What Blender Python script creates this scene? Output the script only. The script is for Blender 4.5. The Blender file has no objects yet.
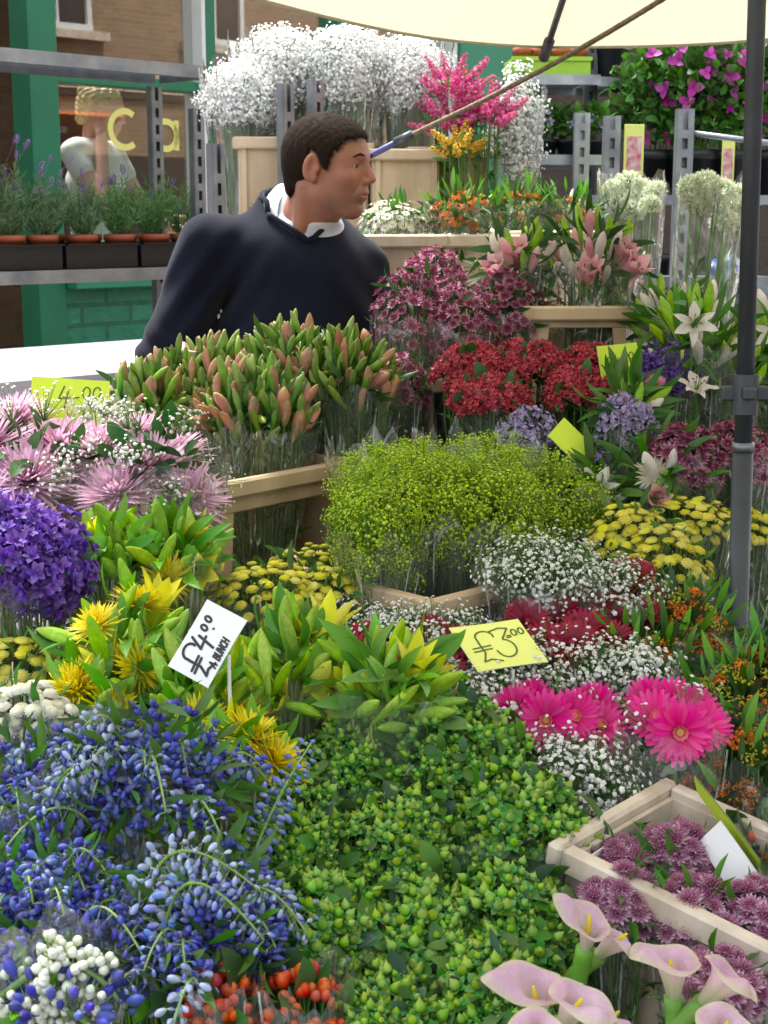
import bpy, math, random
import numpy as np
from mathutils import Matrix, Vector
C = bpy.context.scene
COL = C.collection
R = math.radians
# ---------------------------------------------------------------- camera, world, sun, exposure
PITCH = 11.1
FPX = 1500.0
EYE = 1.60
cam = bpy.data.cameras.new('camera')
cam.sensor_fit = 'VERTICAL'; cam.sensor_height = 24; cam.lens = FPX/1024*24
cam.clip_start = 0.05; cam.clip_end = 500
cam.dof.use_dof = True; cam.dof.focus_distance = 2.0; cam.dof.aperture_fstop = 13
camo = bpy.data.objects.new('camera', cam); COL.objects.link(camo)
camo.location = (0, 0, EYE); camo.rotation_euler = (R(90-PITCH), 0, 0)
C.camera = camo
world = bpy.data.worlds.new('World'); C.world = world; world.use_nodes = True
nt = world.node_tree
sky = nt.nodes.new('ShaderNodeTexSky'); sky.sky_type = 'NISHITA'; sky.sun_disc = False
SUN_EL, SUN_AZ = 62, -35            # sun high, ahead and to the left of the camera
sky.sun_elevation = R(SUN_EL); sky.sun_rotation = R(SUN_AZ)
sky.air_density = 1.6; sky.dust_density = 4.0; sky.ozone_density = 1.0
hsv = nt.nodes.new('ShaderNodeHueSaturation'); hsv.inputs['Saturation'].default_value = .35   # thin white overcast
nt.links.new(sky.outputs[0], hsv.inputs['Color']); nt.links.new(hsv.outputs[0], nt.nodes['Background'].inputs[0])
nt.nodes['Background'].inputs[1].default_value = 0.15
sun = bpy.data.lights.new('sun', 'SUN'); sun.energy = 2.9; sun.angle = R(17); sun.color = (1, .96, .9)
suno = bpy.data.objects.new('sun', sun); COL.objects.link(suno)
sd = Vector((math.sin(R(SUN_AZ))*math.cos(R(SUN_EL)), math.cos(R(SUN_AZ))*math.cos(R(SUN_EL)), math.sin(R(SUN_EL))))
suno.rotation_euler = sd.to_track_quat('Z', 'Y').to_euler(); suno.location = (-3, 3, 8)
C.view_settings.view_transform = 'Standard'; C.view_settings.look = 'None'
C.view_settings.exposure = 1.68; C.view_settings.gamma = 1
C.cycles.max_bounces = 7; C.cycles.diffuse_bounces = 3; C.cycles.glossy_bounces = 2
C.cycles.transmission_bounces = 4; C.cycles.transparent_max_bounces = 24
C.cycles.caustics_reflective = False; C.cycles.caustics_refractive = False
C.cycles.use_denoising = True
try: C.cycles.denoiser = 'OPENIMAGEDENOISE'
except Exception: pass
C.cycles.sample_clamp_indirect = 6
# ---------------------------------------------------------------- where things stand
def at(px, py, Y):
    """world point seen at pixel (px, py) of the photograph, Y metres ahead of the camera"""
    p = R(PITCH); dx = (px-384)/FPX; dy = (512-py)/FPX
    d = Vector((dx, math.cos(p)+dy*math.sin(p), -math.sin(p)+dy*math.cos(p)))
    return Vector((0, 0, EYE)) + d*(Y/d.y)
def mpp(Y): return Y/FPX
# ---------------------------------------------------------------- mesh templates: (verts, tris, t, mat)
class T:
    def __init__(s, v, f, t=None, m=None):
        s.v = np.asarray(v, float).reshape(-1, 3); s.f = np.asarray(f, int).reshape(-1, 3)
        s.t = np.zeros(len(s.v)) if t is None else np.asarray(t, float)
        s.m = np.zeros(len(s.f), int) if m is None else (np.full(len(s.f), m) if np.isscalar(m) else np.asarray(m, int))
    def mat(s, i): return T(s.v, s.f, s.t, np.full(len(s.f), i))
    def tt(s, a, b): return T(s.v, s.f, a+(b-a)*s.t, s.m)
    def x(s, M=None, loc=(0, 0, 0), sc=1.0):
        v = s.v*sc
        if M is not None: v = v@np.asarray(M, float).T
        return T(v+np.asarray(loc, float), s.f, s.t, s.m)
def join(ts):
    ts = [t for t in ts if len(t.v)]
    n = 0; F = []
    for t in ts: F.append(t.f+n); n += len(t.v)
    return T(np.concatenate([t.v for t in ts]), np.concatenate(F), np.concatenate([t.t for t in ts]), np.concatenate([t.m for t in ts]))
def scatter(t, Ms, locs, scs=None):
    Ms = np.asarray(Ms, float); locs = np.asarray(locs, float); N = len(locs)
    if scs is None: scs = np.ones(N)
    scs = np.asarray(scs, float).reshape(N, 1, 1)
    v = np.einsum('nij,vj->nvi', Ms, t.v)*scs + locs[:, None, :]
    f = t.f[None]+(np.arange(N)*len(t.v))[:, None, None]
    return T(v.reshape(-1, 3), f.reshape(-1, 3), np.tile(t.t, N), np.tile(t.m, N))
def rx(a): c, s = math.cos(a), math.sin(a); return np.array([[1, 0, 0], [0, c, -s], [0, s, c]])
def ry(a): c, s = math.cos(a), math.sin(a); return np.array([[c, 0, s], [0, 1, 0], [-s, 0, c]])
def rz(a): c, s = math.cos(a), math.sin(a); return np.array([[c, -s, 0], [s, c, 0], [0, 0, 1]])
def frames(N, spin):
    """3x3 bases with z = the given normals"""
    N = np.asarray(N, float).reshape(-1, 3); N = N/np.linalg.norm(N, axis=1, keepdims=True)
    a = np.where(np.abs(N[:, 2:3]) < .9, np.array([[0, 0, 1.]]), np.array([[1., 0, 0]]))
    x = np.cross(a, N); x /= np.linalg.norm(x, axis=1, keepdims=True); y = np.cross(N, x)
    s = np.asarray(spin, float).reshape(-1, 1); X = x*np.cos(s)+y*np.sin(s); Y = np.cross(N, X)
    return np.stack([X, Y, N], axis=2)
def grid_f(nu, nv, wrap=False):
    F = []
    for i in range(nu):
        for j in range(nv):
            a = i*(nv if wrap else nv+1)+j; jj = (j+1) % nv if wrap else j+1
            b = i*(nv if wrap else nv+1)+jj; c = a+(nv if wrap else nv+1); d = b+(nv if wrap else nv+1)
            F += [(a, b, d), (a, d, c)]
    return np.array(F)
P_LANCE = [(0, .12), (.15, .55), (.4, 1), (.7, .75), (.9, .3), (1, .02)]
P_OVATE = [(0, .1), (.15, .75), (.35, 1), (.65, .85), (.87, .45), (1, .02)]
P_ROUND = [(0, .3), (.3, .7), (.7, 1), (.9, .85), (1, .35)]
P_STRAP = [(0, .6), (.3, 1), (.7, .95), (.92, .7), (1, .15)]
def petal(L, W, a0=0., a1=0., nl=5, nw=2, prof=P_LANCE, cup=0., ruf=0., k=9., twist=0., side=0.):
    u = np.linspace(0, 1, nl+1); th = a0+(a1-a0)*u
    y = np.concatenate([[0], np.cumsum(np.cos(th[:-1]))])*L/nl; z = np.concatenate([[0], np.cumsum(np.sin(th[:-1]))])*L/nl
    w = np.interp(u, [p[0] for p in prof], [p[1] for p in prof])*W/2
    s = np.linspace(-1, 1, nw+1); V = []; tv = []
    for i in range(nl+1):
        for j in range(nw+1):
            q = s[j]*w[i]; n = cup*s[j]**2*w[i]+ruf*w[i]*4*abs(s[j])*math.sin(k*u[i]+s[j]*2)
            tw = twist*u[i]; qx = q*math.cos(tw); qn = n+q*math.sin(tw)
            V.append((qx+side*u[i]**2*L, y[i]-math.sin(th[i])*qn, z[i]+math.cos(th[i])*qn)); tv.append(u[i])
    return T(V, grid_f(nl, nw), tv)
def ring(p, n, rnd, r0=0., tilt=0., jt=.1, js=.1, z=0., phase=None, t0=None):
    out = []; ph = rnd.random()*6.28 if phase is None else phase
    for i in range(n):
        a = ph+6.2832*i/n+rnd.uniform(-.5, .5)*jt*6.28/n*2
        s = 1+rnd.uniform(-js, js)
        M = rz(a)@rx(tilt+rnd.uniform(-jt, jt))@ry(rnd.uniform(-jt, jt))
        out.append(p.x(M, rz(a)@np.array([0, r0, z]), s))
    return join(out)
def lathe(prof, seg=8, lobes=0, amp=0., cap=True):
    """prof: list of (r, z)"""
    V = []; tv = []; z0, z1 = prof[0][1], prof[-1][1]
    for (r, z) in prof:
        for j in range(seg):
            a = 6.2832*j/seg; rr = r*(1-amp*(.5+.5*math.cos(lobes*a))**4) if lobes else r; V.append((rr*math.cos(a), rr*math.sin(a), z)); tv.append((z-z0)/(z1-z0+1e-9))
    return T(V, grid_f(len(prof)-1, seg, True), tv)
def sphere(r, seg=6, rings=4, sz=1.):
    return lathe([(max(r*math.sin(math.pi*i/rings), r*.02), -r*sz*math.cos(math.pi*i/rings)) for i in range(rings+1)], seg)
def tube(pts, rad, seg=5):
    P = np.asarray(pts, float); n = len(P)
    rad = np.full(n, rad) if np.isscalar(rad) else np.asarray(rad, float)
    tg = np.gradient(P, axis=0); tg /= (np.linalg.norm(tg, axis=1, keepdims=True)+1e-12)
    ref = np.array([0, 0, 1.]) if abs(tg[0][2]) < .9 else np.array([1., 0, 0]); V = []; tv = []
    x = np.cross(ref, tg[0]); x /= np.linalg.norm(x)
    for i in range(n):
        x = x-tg[i]*np.dot(x, tg[i]); x /= (np.linalg.norm(x)+1e-12); y = np.cross(tg[i], x)
        for j in range(seg):
            a = 6.2832*j/seg; V.append(P[i]+rad[i]*(x*math.cos(a)+y*math.sin(a))); tv.append(i/(n-1))
    c0 = len(V); V.append(P[0]); tv.append(0); V.append(P[-1]); tv.append(1)
    F = list(grid_f(n-1, seg, True))
    for j in range(seg):
        F.append((c0, (j+1) % seg, j)); b = (n-1)*seg; F.append((c0+1, b+j, b+(j+1) % seg))
    return T(V, F, tv)
def tubes(A, B, r0, r1, seg=4, bend=None, nseg=3):
    """many stems at once, A -> B"""
    A = np.asarray(A, float); B = np.asarray(B, float); N = len(A); u = np.linspace(0, 1, nseg+1)
    P = A[:, None]+(B-A)[:, None]*u[None, :, None]
    if bend is not None: P = P+np.asarray(bend)[:, None]*(np.sin(u*math.pi))[None, :, None]
    d = B-A; d /= (np.linalg.norm(d, axis=1, keepdims=True)+1e-9); F0 = frames(d, np.zeros(N))
    a = np.arange(seg)*6.2832/seg; circ = F0[:, None, :, 0]*np.cos(a)[None, :, None]+F0[:, None, :, 1]*np.sin(a)[None, :, None]
    rad = (r0+(r1-r0)*u)
    V = P[:, :, None, :]+circ[:, None]*rad[None, :, None, None]
    f = grid_f(nseg, seg, True); nv = (nseg+1)*seg
    F = f[None]+(np.arange(N)*nv)[:, None, None]
    return T(V.reshape(-1, 3), F.reshape(-1, 3), np.tile(np.repeat(u, seg), N))
def box(sx, sy, sz, loc=(0, 0, 0), M=None, bev=0.):
    """closed box, optional chamfer"""
    b = bev; hx, hy, hz = sx/2, sy/2, sz/2
    if b <= 0:
        V = [(x*hx, y*hy, z*hz) for x in (-1, 1) for y in (-1, 1) for z in (-1, 1)]
        Q = [(0, 1, 3, 2), (4, 6, 7, 5), (0, 4, 5, 1), (2, 3, 7, 6), (0, 2, 6, 4), (1, 5, 7, 3)]
        F = [];
        for q in Q: F += [(q[0], q[1], q[2]), (q[0], q[2], q[3])]
    else:
        V = []; idx = {}
        for x in (-1, 1):
            for y in (-1, 1):
                for z in (-1, 1):
                    for k in range(3):
                        idx[(x, y, z, k)] = len(V)
                        V.append((x*(hx-(0 if k == 0 else b)), y*(hy-(0 if k == 1 else b)), z*(hz-(0 if k == 2 else b))))
        F = []
        def quad(a, b_, c, d): F.append((a, b_, c)); F.append((a, c, d))
        for k in range(3):
            o = [i for i in range(3) if i != k]
            for s in (-1, 1):
                def cc(u, v):
                    c = [0, 0, 0]; c[k] = s; c[o[0]] = u; c[o[1]] = v; return idx[(c[0], c[1], c[2], k)]
                q = [cc(-1, -1), cc(1, -1), cc(1, 1), cc(-1, 1)]
                quad(*q)
        for k in range(3):
            o = [i for i in range(3) if i != k]
            for u in (-1, 1):
                for v in (-1, 1):
                    def ce(s, kk):
                        c = [0, 0, 0]; c[k] = s; c[o[0]] = u; c[o[1]] = v; return idx[(c[0], c[1], c[2], kk)]
                    quad(ce(-1, o[0]), ce(1, o[0]), ce(1, o[1]), ce(-1, o[1]))
        for x in (-1, 1):
            for y in (-1, 1):
                for z in (-1, 1): F.append((idx[(x, y, z, 0)], idx[(x, y, z, 1)], idx[(x, y, z, 2)]))
    V = np.array(V); F = np.array(F)
    # orient outward
    tri = V[F]; nrm = np.cross(tri[:, 1]-tri[:, 0], tri[:, 2]-tri[:, 0]); cen = tri.mean(axis=1)
    flip = (nrm*cen).sum(axis=1) < 0; F[flip] = F[flip][:, ::-1]
    v = V
    if M is not None: v = v@np.asarray(M).T
    return T(v+np.asarray(loc), F)
def beam(a, b, w, h, bev=0.):
    a = np.asarray(a, float); b = np.asarray(b, float); d = b-a; L = np.linalg.norm(d); M = frames(d/L, 0)[0]
    return box(w, h, L, (a+b)/2, M, bev)
def prism(outline, y0, y1):
    """outline in x,z (ccw) extruded along y"""
    import mathutils
    o = [(p[0], p[1]) for p in outline]; n = len(o)
    tris = mathutils.geometry.tessellate_polygon([[Vector((p[0], p[1], 0)) for p in o]])
    V = [(p[0], y0, p[1]) for p in o]+[(p[0], y1, p[1]) for p in o]; F = []
    for t in tris: F.append(tuple(t)); F.append((t[2]+n, t[1]+n, t[0]+n))
    for i in range(n): j = (i+1) % n; F += [(i, j, j+n), (i, j+n, i+n)]
    return T(V, F)
# ---------------------------------------------------------------- objects
def mesh(name, t, mats, smooth=True):
    me = bpy.data.meshes.new(name); me.vertices.add(len(t.v)); me.vertices.foreach_set('co', t.v.astype(np.float32).ravel())
    nf = len(t.f); me.loops.add(nf*3); me.loops.foreach_set('vertex_index', t.f.astype(np.int32).ravel())
    me.polygons.add(nf); me.polygons.foreach_set('loop_start', np.arange(nf, dtype=np.int32)*3)
    try: me.polygons.foreach_set('loop_total', np.full(nf, 3, np.int32))
    except Exception: pass
    me.polygons.foreach_set('material_index', t.m.astype(np.int32))
    me.polygons.foreach_set('use_smooth', np.full(nf, smooth, bool))
    a = me.attributes.new('t', 'FLOAT', 'POINT'); a.data.foreach_set('value', t.t.astype(np.float32))
    for m in (mats if isinstance(mats, (list, tuple)) else [mats]): me.materials.append(m)
    me.update(calc_edges=True)
    return me
def obj(name, me, parent=None, M=None):
    o = bpy.data.objects.new(name, me); COL.objects.link(o)
    if parent is not None: o.parent = parent
    if M is not None: o.matrix_basis = M
    return o
def mk(name, t, mats, parent=None, smooth=False, M=None):
    return obj(name, mesh(name, t, mats, smooth), parent, M)
def thing(name, label, cat, loc=(0, 0, 0), rotz=0., group=None):
    o = bpy.data.objects.new(name, None); COL.objects.link(o); o.empty_display_size = .05
    o.location = loc; o.rotation_euler = (0, 0, rotz); o['label'] = label; o['category'] = cat
    if group: o['group'] = group
    return o
def tag(o, label, cat, group=None, kind=None):
    o['label'] = label; o['category'] = cat
    if group: o['group'] = group
    if kind: o['kind'] = kind
    return o
def mat4(M3, loc, s=1.0):
    m = Matrix([list(map(float, r)) for r in M3])*1.0
    m = m.to_4x4() @ Matrix.Scale(s, 4); m.translation = Vector([float(q) for q in loc]); return m
# ---------------------------------------------------------------- materials
def base_mat(name):
    m = bpy.data.materials.new(name); m.use_nodes = True; n = m.node_tree
    return m, n, n.nodes['Principled BSDF'], n.nodes['Material Output']
def N(n, t, **kw):
    x = n.nodes.new(t)
    for k, v in kw.items(): setattr(x, k, v)
    return x
def flora(name, stops, rough=.5, tr=.25, hue=.02, sat=.12, val=.22, blotch=0., spec=.35, bump=0., bscale=200, streak=0.):
    """plant tissue: colour runs along the piece (attribute t), each piece a little different, some light passes through"""
    m, n, p, out = base_mat(name); L = n.links.new
    at_ = N(n, 'ShaderNodeAttribute', attribute_name='t')
    cr = N(n, 'ShaderNodeValToRGB'); el = cr.color_ramp.elements
    while len(el) > 1: el.remove(el[-1])
    el[0].position = stops[0][0]; el[0].color = (*stops[0][1], 1)
    for pos, c in stops[1:]: e = el.new(pos); e.color = (*c, 1)
    L(at_.outputs['Fac'], cr.inputs[0])
    geo = N(n, 'ShaderNodeNewGeometry'); oi = N(n, 'ShaderNodeObjectInfo')
    ad = N(n, 'ShaderNodeMath', operation='ADD'); L(geo.outputs['Random Per Island'], ad.inputs[0]); L(oi.outputs['Random'], ad.inputs[1])
    fr = N(n, 'ShaderNodeMath', operation='FRACT'); L(ad.outputs[0], fr.inputs[0])
    wn = N(n, 'ShaderNodeTexWhiteNoise', noise_dimensions='1D'); L(fr.outputs[0], wn.inputs['W'])
    sp = N(n, 'ShaderNodeSeparateColor'); L(wn.outputs['Color'], sp.inputs[0])
    hs = N(n, 'ShaderNodeHueSaturation')
    def rng(src, lo, hi, dst):
        r = N(n, 'ShaderNodeMapRange'); L(src, r.inputs[0]); r.inputs[3].default_value = lo; r.inputs[4].default_value = hi; L(r.outputs[0], dst)
    rng(sp.outputs[0], .5-hue, .5+hue, hs.inputs['Hue']); rng(sp.outputs[1], 1-sat, 1+sat, hs.inputs['Saturation']); rng(sp.outputs[2], 1-val, 1+val, hs.inputs['Value'])
    L(cr.outputs[0], hs.inputs['Color']); col = hs.outputs[0]
    if blotch > 0:
        no = N(n, 'ShaderNodeTexNoise'); no.inputs['Scale'].default_value = 60; tc = N(n, 'ShaderNodeTexCoord'); L(tc.outputs['Object'], no.inputs['Vector'])
        mr = N(n, 'ShaderNodeMapRange'); L(no.outputs[0], mr.inputs[0]); mr.inputs[1].default_value = .3; mr.inputs[2].default_value = .7
        mr.inputs[3].default_value = 1-blotch; mr.inputs[4].default_value = 1+blotch*.6
        mx = N(n, 'ShaderNodeMix', data_type='RGBA', blend_type='MULTIPLY'); mx.inputs[0].default_value = 1
        L(col, mx.inputs[6]); L(mr.outputs[0], mx.inputs[7]); col = mx.outputs[2]
    if streak > 0:      # lengthwise veins and small blemishes of a bud or spathe
        tc3 = N(n, 'ShaderNodeTexCoord'); m3 = N(n, 'ShaderNodeMapping'); m3.inputs['Scale'].default_value = (1, 1, .07); L(tc3.outputs['Object'], m3.inputs[0])
        n3 = N(n, 'ShaderNodeTexNoise'); n3.inputs['Scale'].default_value = 420; n3.inputs['Detail'].default_value = 4; L(m3.outputs[0], n3.inputs['Vector'])
        n4 = N(n, 'ShaderNodeTexNoise'); n4.inputs['Scale'].default_value = 90; n4.inputs['Detail'].default_value = 5; L(tc3.outputs['Object'], n4.inputs['Vector'])
        a3 = N(n, 'ShaderNodeMath', operation='ADD'); L(n3.outputs[0], a3.inputs[0]); L(n4.outputs[0], a3.inputs[1])
        r3 = N(n, 'ShaderNodeMapRange'); L(a3.outputs[0], r3.inputs[0]); r3.inputs[1].default_value = .75; r3.inputs[2].default_value = 1.25; r3.inputs[3].default_value = 1-streak; r3.inputs[4].default_value = 1+streak*.7
        x3 = N(n, 'ShaderNodeMix', data_type='RGBA', blend_type='MULTIPLY'); x3.inputs[0].default_value = 1; L(col, x3.inputs[6]); L(r3.outputs[0], x3.inputs[7]); col = x3.outputs[2]
        b3 = N(n, 'ShaderNodeBump'); b3.inputs['Strength'].default_value = .5; b3.inputs['Distance'].default_value = .0012; L(n3.outputs[0], b3.inputs['Height']); L(b3.outputs[0], p.inputs['Normal'])
    L(col, p.inputs['Base Color']); p.inputs['Roughness'].default_value = rough; p.inputs['Specular IOR Level'].default_value = spec
    if bump > 0:
        nb = N(n, 'ShaderNodeTexNoise'); nb.inputs['Scale'].default_value = bscale; tc2 = N(n, 'ShaderNodeTexCoord'); L(tc2.outputs['Object'], nb.inputs['Vector'])
        bp = N(n, 'ShaderNodeBump'); bp.inputs['Strength'].default_value = bump; bp.inputs['Distance'].default_value = .002; L(nb.outputs[0], bp.inputs['Height']); L(bp.outputs[0], p.inputs['Normal'])
    if tr > 0:
        t = N(n, 'ShaderNodeBsdfTranslucent'); L(col, t.inputs[0]); mx = N(n, 'ShaderNodeMixShader'); mx.inputs[0].default_value = tr
        L(p.outputs[0], mx.inputs[1]); L(t.outputs[0], mx.inputs[2]); L(mx.outputs[0], out.inputs['Surface'])
    return m
def solid(name, col, rough=.5, metal=0., noise=0., nscale=8., col2=None, bump=0., bscale=60., spec=.5, stretch=(1, 1, 1), coords='Object', dirt=0.):
    m, n, p, out = base_mat(name); L = n.links.new
    p.inputs['Roughness'].default_value = rough; p.inputs['Metallic'].default_value = metal; p.inputs['Specular IOR Level'].default_value = spec
    tc = N(n, 'ShaderNodeTexCoord'); mp = N(n, 'ShaderNodeMapping'); mp.inputs['Scale'].default_value = stretch; L(tc.outputs[coords], mp.inputs[0])
    p.inputs['Base Color'].default_value = (*col, 1)
    if noise > 0 or col2:
        no = N(n, 'ShaderNodeTexNoise'); no.inputs['Scale'].default_value = nscale; no.inputs['Detail'].default_value = 5; L(mp.outputs[0], no.inputs['Vector'])
        cr = N(n, 'ShaderNodeValToRGB'); c2 = col2 or tuple(c*(1-noise) for c in col)
        cr.color_ramp.elements[0].position = .32; cr.color_ramp.elements[0].color = (*c2, 1); cr.color_ramp.elements[1].position = .68; cr.color_ramp.elements[1].color = (*col, 1)
        L(no.outputs[0], cr.inputs[0]); L(cr.outputs[0], p.inputs['Base Color'])
        mr = N(n, 'ShaderNodeMapRange'); L(no.outputs[0], mr.inputs[0]); mr.inputs[3].default_value = min(1, rough+.12); mr.inputs[4].default_value = max(.02, rough-.12); L(mr.outputs[0], p.inputs['Roughness'])
    if bump > 0:
        nb = N(n, 'ShaderNodeTexNoise'); nb.inputs['Scale'].default_value = bscale; nb.inputs['Detail'].default_value = 4; L(mp.outputs[0], nb.inputs['Vector'])
        bp = N(n, 'ShaderNodeBump'); bp.inputs['Strength'].default_value = bump; bp.inputs['Distance'].default_value = .004; L(nb.outputs[0], bp.inputs['Height']); L(bp.outputs[0], p.inputs['Normal'])
    return m
def film(name, haze=.06, tint=(1, 1, 1), glint=.5, scale=22.):
    """crinkled clear cellophane"""
    m, n, p, out = base_mat(name); L = n.links.new; n.nodes.remove(p)
    tc = N(n, 'ShaderNodeTexCoord'); no = N(n, 'ShaderNodeTexNoise'); no.inputs['Scale'].default_value = scale; no.inputs['Detail'].default_value = 3; no.inputs['Distortion'].default_value = 1.2
    mp = N(n, 'ShaderNodeMapping'); mp.inputs['Scale'].default_value = (1, 1, .35)
    L(tc.outputs['Object'], mp.inputs[0]); L(mp.outputs[0], no.inputs['Vector'])
    bp = N(n, 'ShaderNodeBump'); bp.inputs['Strength'].default_value = 1; bp.inputs['Distance'].default_value = .05; L(no.outputs[0], bp.inputs['Height'])
    g = N(n, 'ShaderNodeBsdfGlossy'); g.inputs['Roughness'].default_value = .07; g.inputs[0].default_value = (1, 1, 1, 1); L(bp.outputs[0], g.inputs['Normal'])
    lw = N(n, 'ShaderNodeLayerWeight'); lw.inputs[0].default_value = .5; L(bp.outputs[0], lw.inputs['Normal'])
    pw = N(n, 'ShaderNodeMath', operation='POWER'); L(lw.outputs['Facing'], pw.inputs[0]); pw.inputs[1].default_value = 3.2
    ml = N(n, 'ShaderNodeMath', operation='MULTIPLY_ADD'); ml.inputs[1].default_value = glint; ml.inputs[2].default_value = .065; L(pw.outputs[0], ml.inputs[0]); ml.use_clamp = True
    tr = N(n, 'ShaderNodeBsdfTransparent'); tr.inputs[0].default_value = (*tint, 1)
    df = N(n, 'ShaderNodeBsdfDiffuse'); df.inputs[0].default_value = (.85, .87, .88, 1)
    m0 = N(n, 'ShaderNodeMixShader'); m0.inputs[0].default_value = haze; L(tr.outputs[0], m0.inputs[1]); L(df.outputs[0], m0.inputs[2])
    m1 = N(n, 'ShaderNodeMixShader'); L(ml.outputs[0], m1.inputs[0]); L(m0.outputs[0], m1.inputs[1]); L(g.outputs[0], m1.inputs[2])
    L(m1.outputs[0], out.inputs['Surface'])
    return m
# ================================================================ materials of the setting
M = {}
M['steel'] = solid('galvanised', (.34, .37, .40), .42, .75, .35, 14, (.2, .22, .25), .12, 40)
M['steel_dark'] = solid('dark_steel', (.10, .11, .125), .45, .5, .4, 20)
M['pole'] = solid('pole_paint', (.072, .082, .10), .42, .35, .25, 12, None, .1, 90)
M['green'] = solid('green_paint', (.012, .190, .095), .42, 0, .2, 5, (.010, .15, .075), .15, 25)
M['green_pale'] = solid('green_pale', (.03, .27, .16), .35, 0, .15, 5)
M['white_paint'] = solid('white_paint', (.78, .78, .76), .5, 0, .08, 6)
M['white_sheet'] = solid('white_sheet', (.66, .65, .69), .5, 0, 0, 5, (.52, .47, .60), .3, 6, stretch=(1, 8, 1))
M['black_plastic'] = solid('black_plastic', (.012, .013, .015), .4, 0, .4, 30)
M['terracotta'] = solid('terracotta', (.42, .10, .045), .7, 0, .25, 30, None, .2, 90)
M['soil'] = solid('soil', (.03, .02, .014), .95, 0, .5, 60, None, .8, 90)
M['beige'] = solid('crate_plastic', (.66, .52, .35), .5, 0, 0, 13, (.44, .32, .19), .5, 30, stretch=(1, 1, .3))
M['beige_pale'] = solid('pale_crate', (.72, .63, .51), .55, 0, 0, 16, (.46, .37, .27), .55, 40, stretch=(1, 1, .35))
M['paper_lime'] = solid('lime_card', (.62, .82, .05), .6, 0, .05, 10)
M['paper_yellow'] = solid('yellow_card', (.80, .86, .22), .6, 0, .05, 10)
M['paper_white'] = solid('white_card', (.84, .84, .84), .55, 0, .05, 10)
M['ink'] = solid('marker_ink', (.012, .012, .014), .5)
M['ink_blue'] = solid('blue_ink', (.03, .04, .12), .5)
M['ink_green'] = solid('olive_marker', (.07, .12, .015), .5)
M['rope'] = solid('rope_fibre', (.30, .24, .16), .85, 0, .4, 120, (.16, .12, .07), .4, 200)
M['blue_tape'] = solid('blue_tape', (.07, .08, .24), .5)
M['yellow_letter'] = solid('yellow_letter', (.80, .76, .22), .5)
M['orange_awning'] = solid('orange_awning', (.65, .16, .04), .8)
M['dark_wood'] = solid('dark_wood', (.05, .032, .022), .7, 0, .4, 12, None, .3, 40, stretch=(1, 1, 6))
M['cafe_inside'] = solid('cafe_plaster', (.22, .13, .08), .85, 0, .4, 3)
M['tar'] = solid('tarpaulin', (.018, .028, .024), .6, 0, .4, 8, None, .4, 14)
M['lime_plastic'] = solid('lime_plastic', (.33, .60, .03), .4, 0, .1, 10)
M['label_red'] = solid('label_print', (.55, .04, .05), .45, 0, 0, 60, (.75, .66, .60))
M['blue_plastic'] = solid('blue_plastic', (.02, .08, .42), .35, 0, .3, 20)
M['film'] = film('cellophane', .045, (1, 1, 1), .95, 16)
M['film_crease_glint'] = film('cellophane_crease_glint', .42, (1, 1, 1), 1.0, 30)  # extra white haze paints the glints along the folds
M['film_heavy'] = film('cloudy_cellophane', .08, (.98, .99, .99), 1.0, 12)

def brick_mat(name, c1, c2, mortar, scale, bump=.6, rough=.8, off=.5):
    m, n, p, out = base_mat(name); L = n.links.new
    tc = N(n, 'ShaderNodeTexCoord'); sp = N(n, 'ShaderNodeSeparateXYZ'); cb = N(n, 'ShaderNodeCombineXYZ')
    L(tc.outputs['Object'], sp.inputs[0]); L(sp.outputs[0], cb.inputs[0]); L(sp.outputs[2], cb.inputs[1])
    b = N(n, 'ShaderNodeTexBrick'); L(cb.outputs[0], b.inputs[0])
    b.inputs['Scale'].default_value = scale; b.inputs['Brick Width'].default_value = .225; b.inputs['Row Height'].default_value = .075; b.inputs['Mortar Size'].default_value = .008
    b.inputs['Color1'].default_value = (*c1, 1); b.inputs['Color2'].default_value = (*c2, 1); b.inputs['Mortar'].default_value = (*mortar, 1)
    no = N(n, 'ShaderNodeTexNoise'); no.inputs['Scale'].default_value = 18; no.inputs['Detail'].default_value = 6; L(tc.outputs['Object'], no.inputs[0])
    mx = N(n, 'ShaderNodeMix', data_type='RGBA', blend_type='MULTIPLY'); mx.inputs[0].default_value = .45; L(b.outputs[0], mx.inputs[6]); L(no.outputs[0], mx.inputs[7])
    L(mx.outputs[2], p.inputs['Base Color']); p.inputs['Roughness'].default_value = rough
    ma = N(n, 'ShaderNodeMath', operation='MULTIPLY_ADD'); L(b.outputs['Fac'], ma.inputs[0]); ma.inputs[1].default_value = -1; L(no.outputs[0], ma.inputs[2])
    bp = N(n, 'ShaderNodeBump'); bp.inputs['Strength'].default_value = bump; bp.inputs['Distance'].default_value = .012; L(ma.outputs[0], bp.inputs['Height']); L(bp.outputs[0], p.inputs['Normal'])
    return m
M['brick_green'] = brick_mat('painted_brick', (.02, .26, .14), (.03, .31, .17), (.012, .16, .085), 1, 1.0, .5)
M['brick_tan'] = brick_mat('stock_brick', (.40, .25, .13), (.30, .17, .085), (.36, .30, .22), 1)
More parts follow.
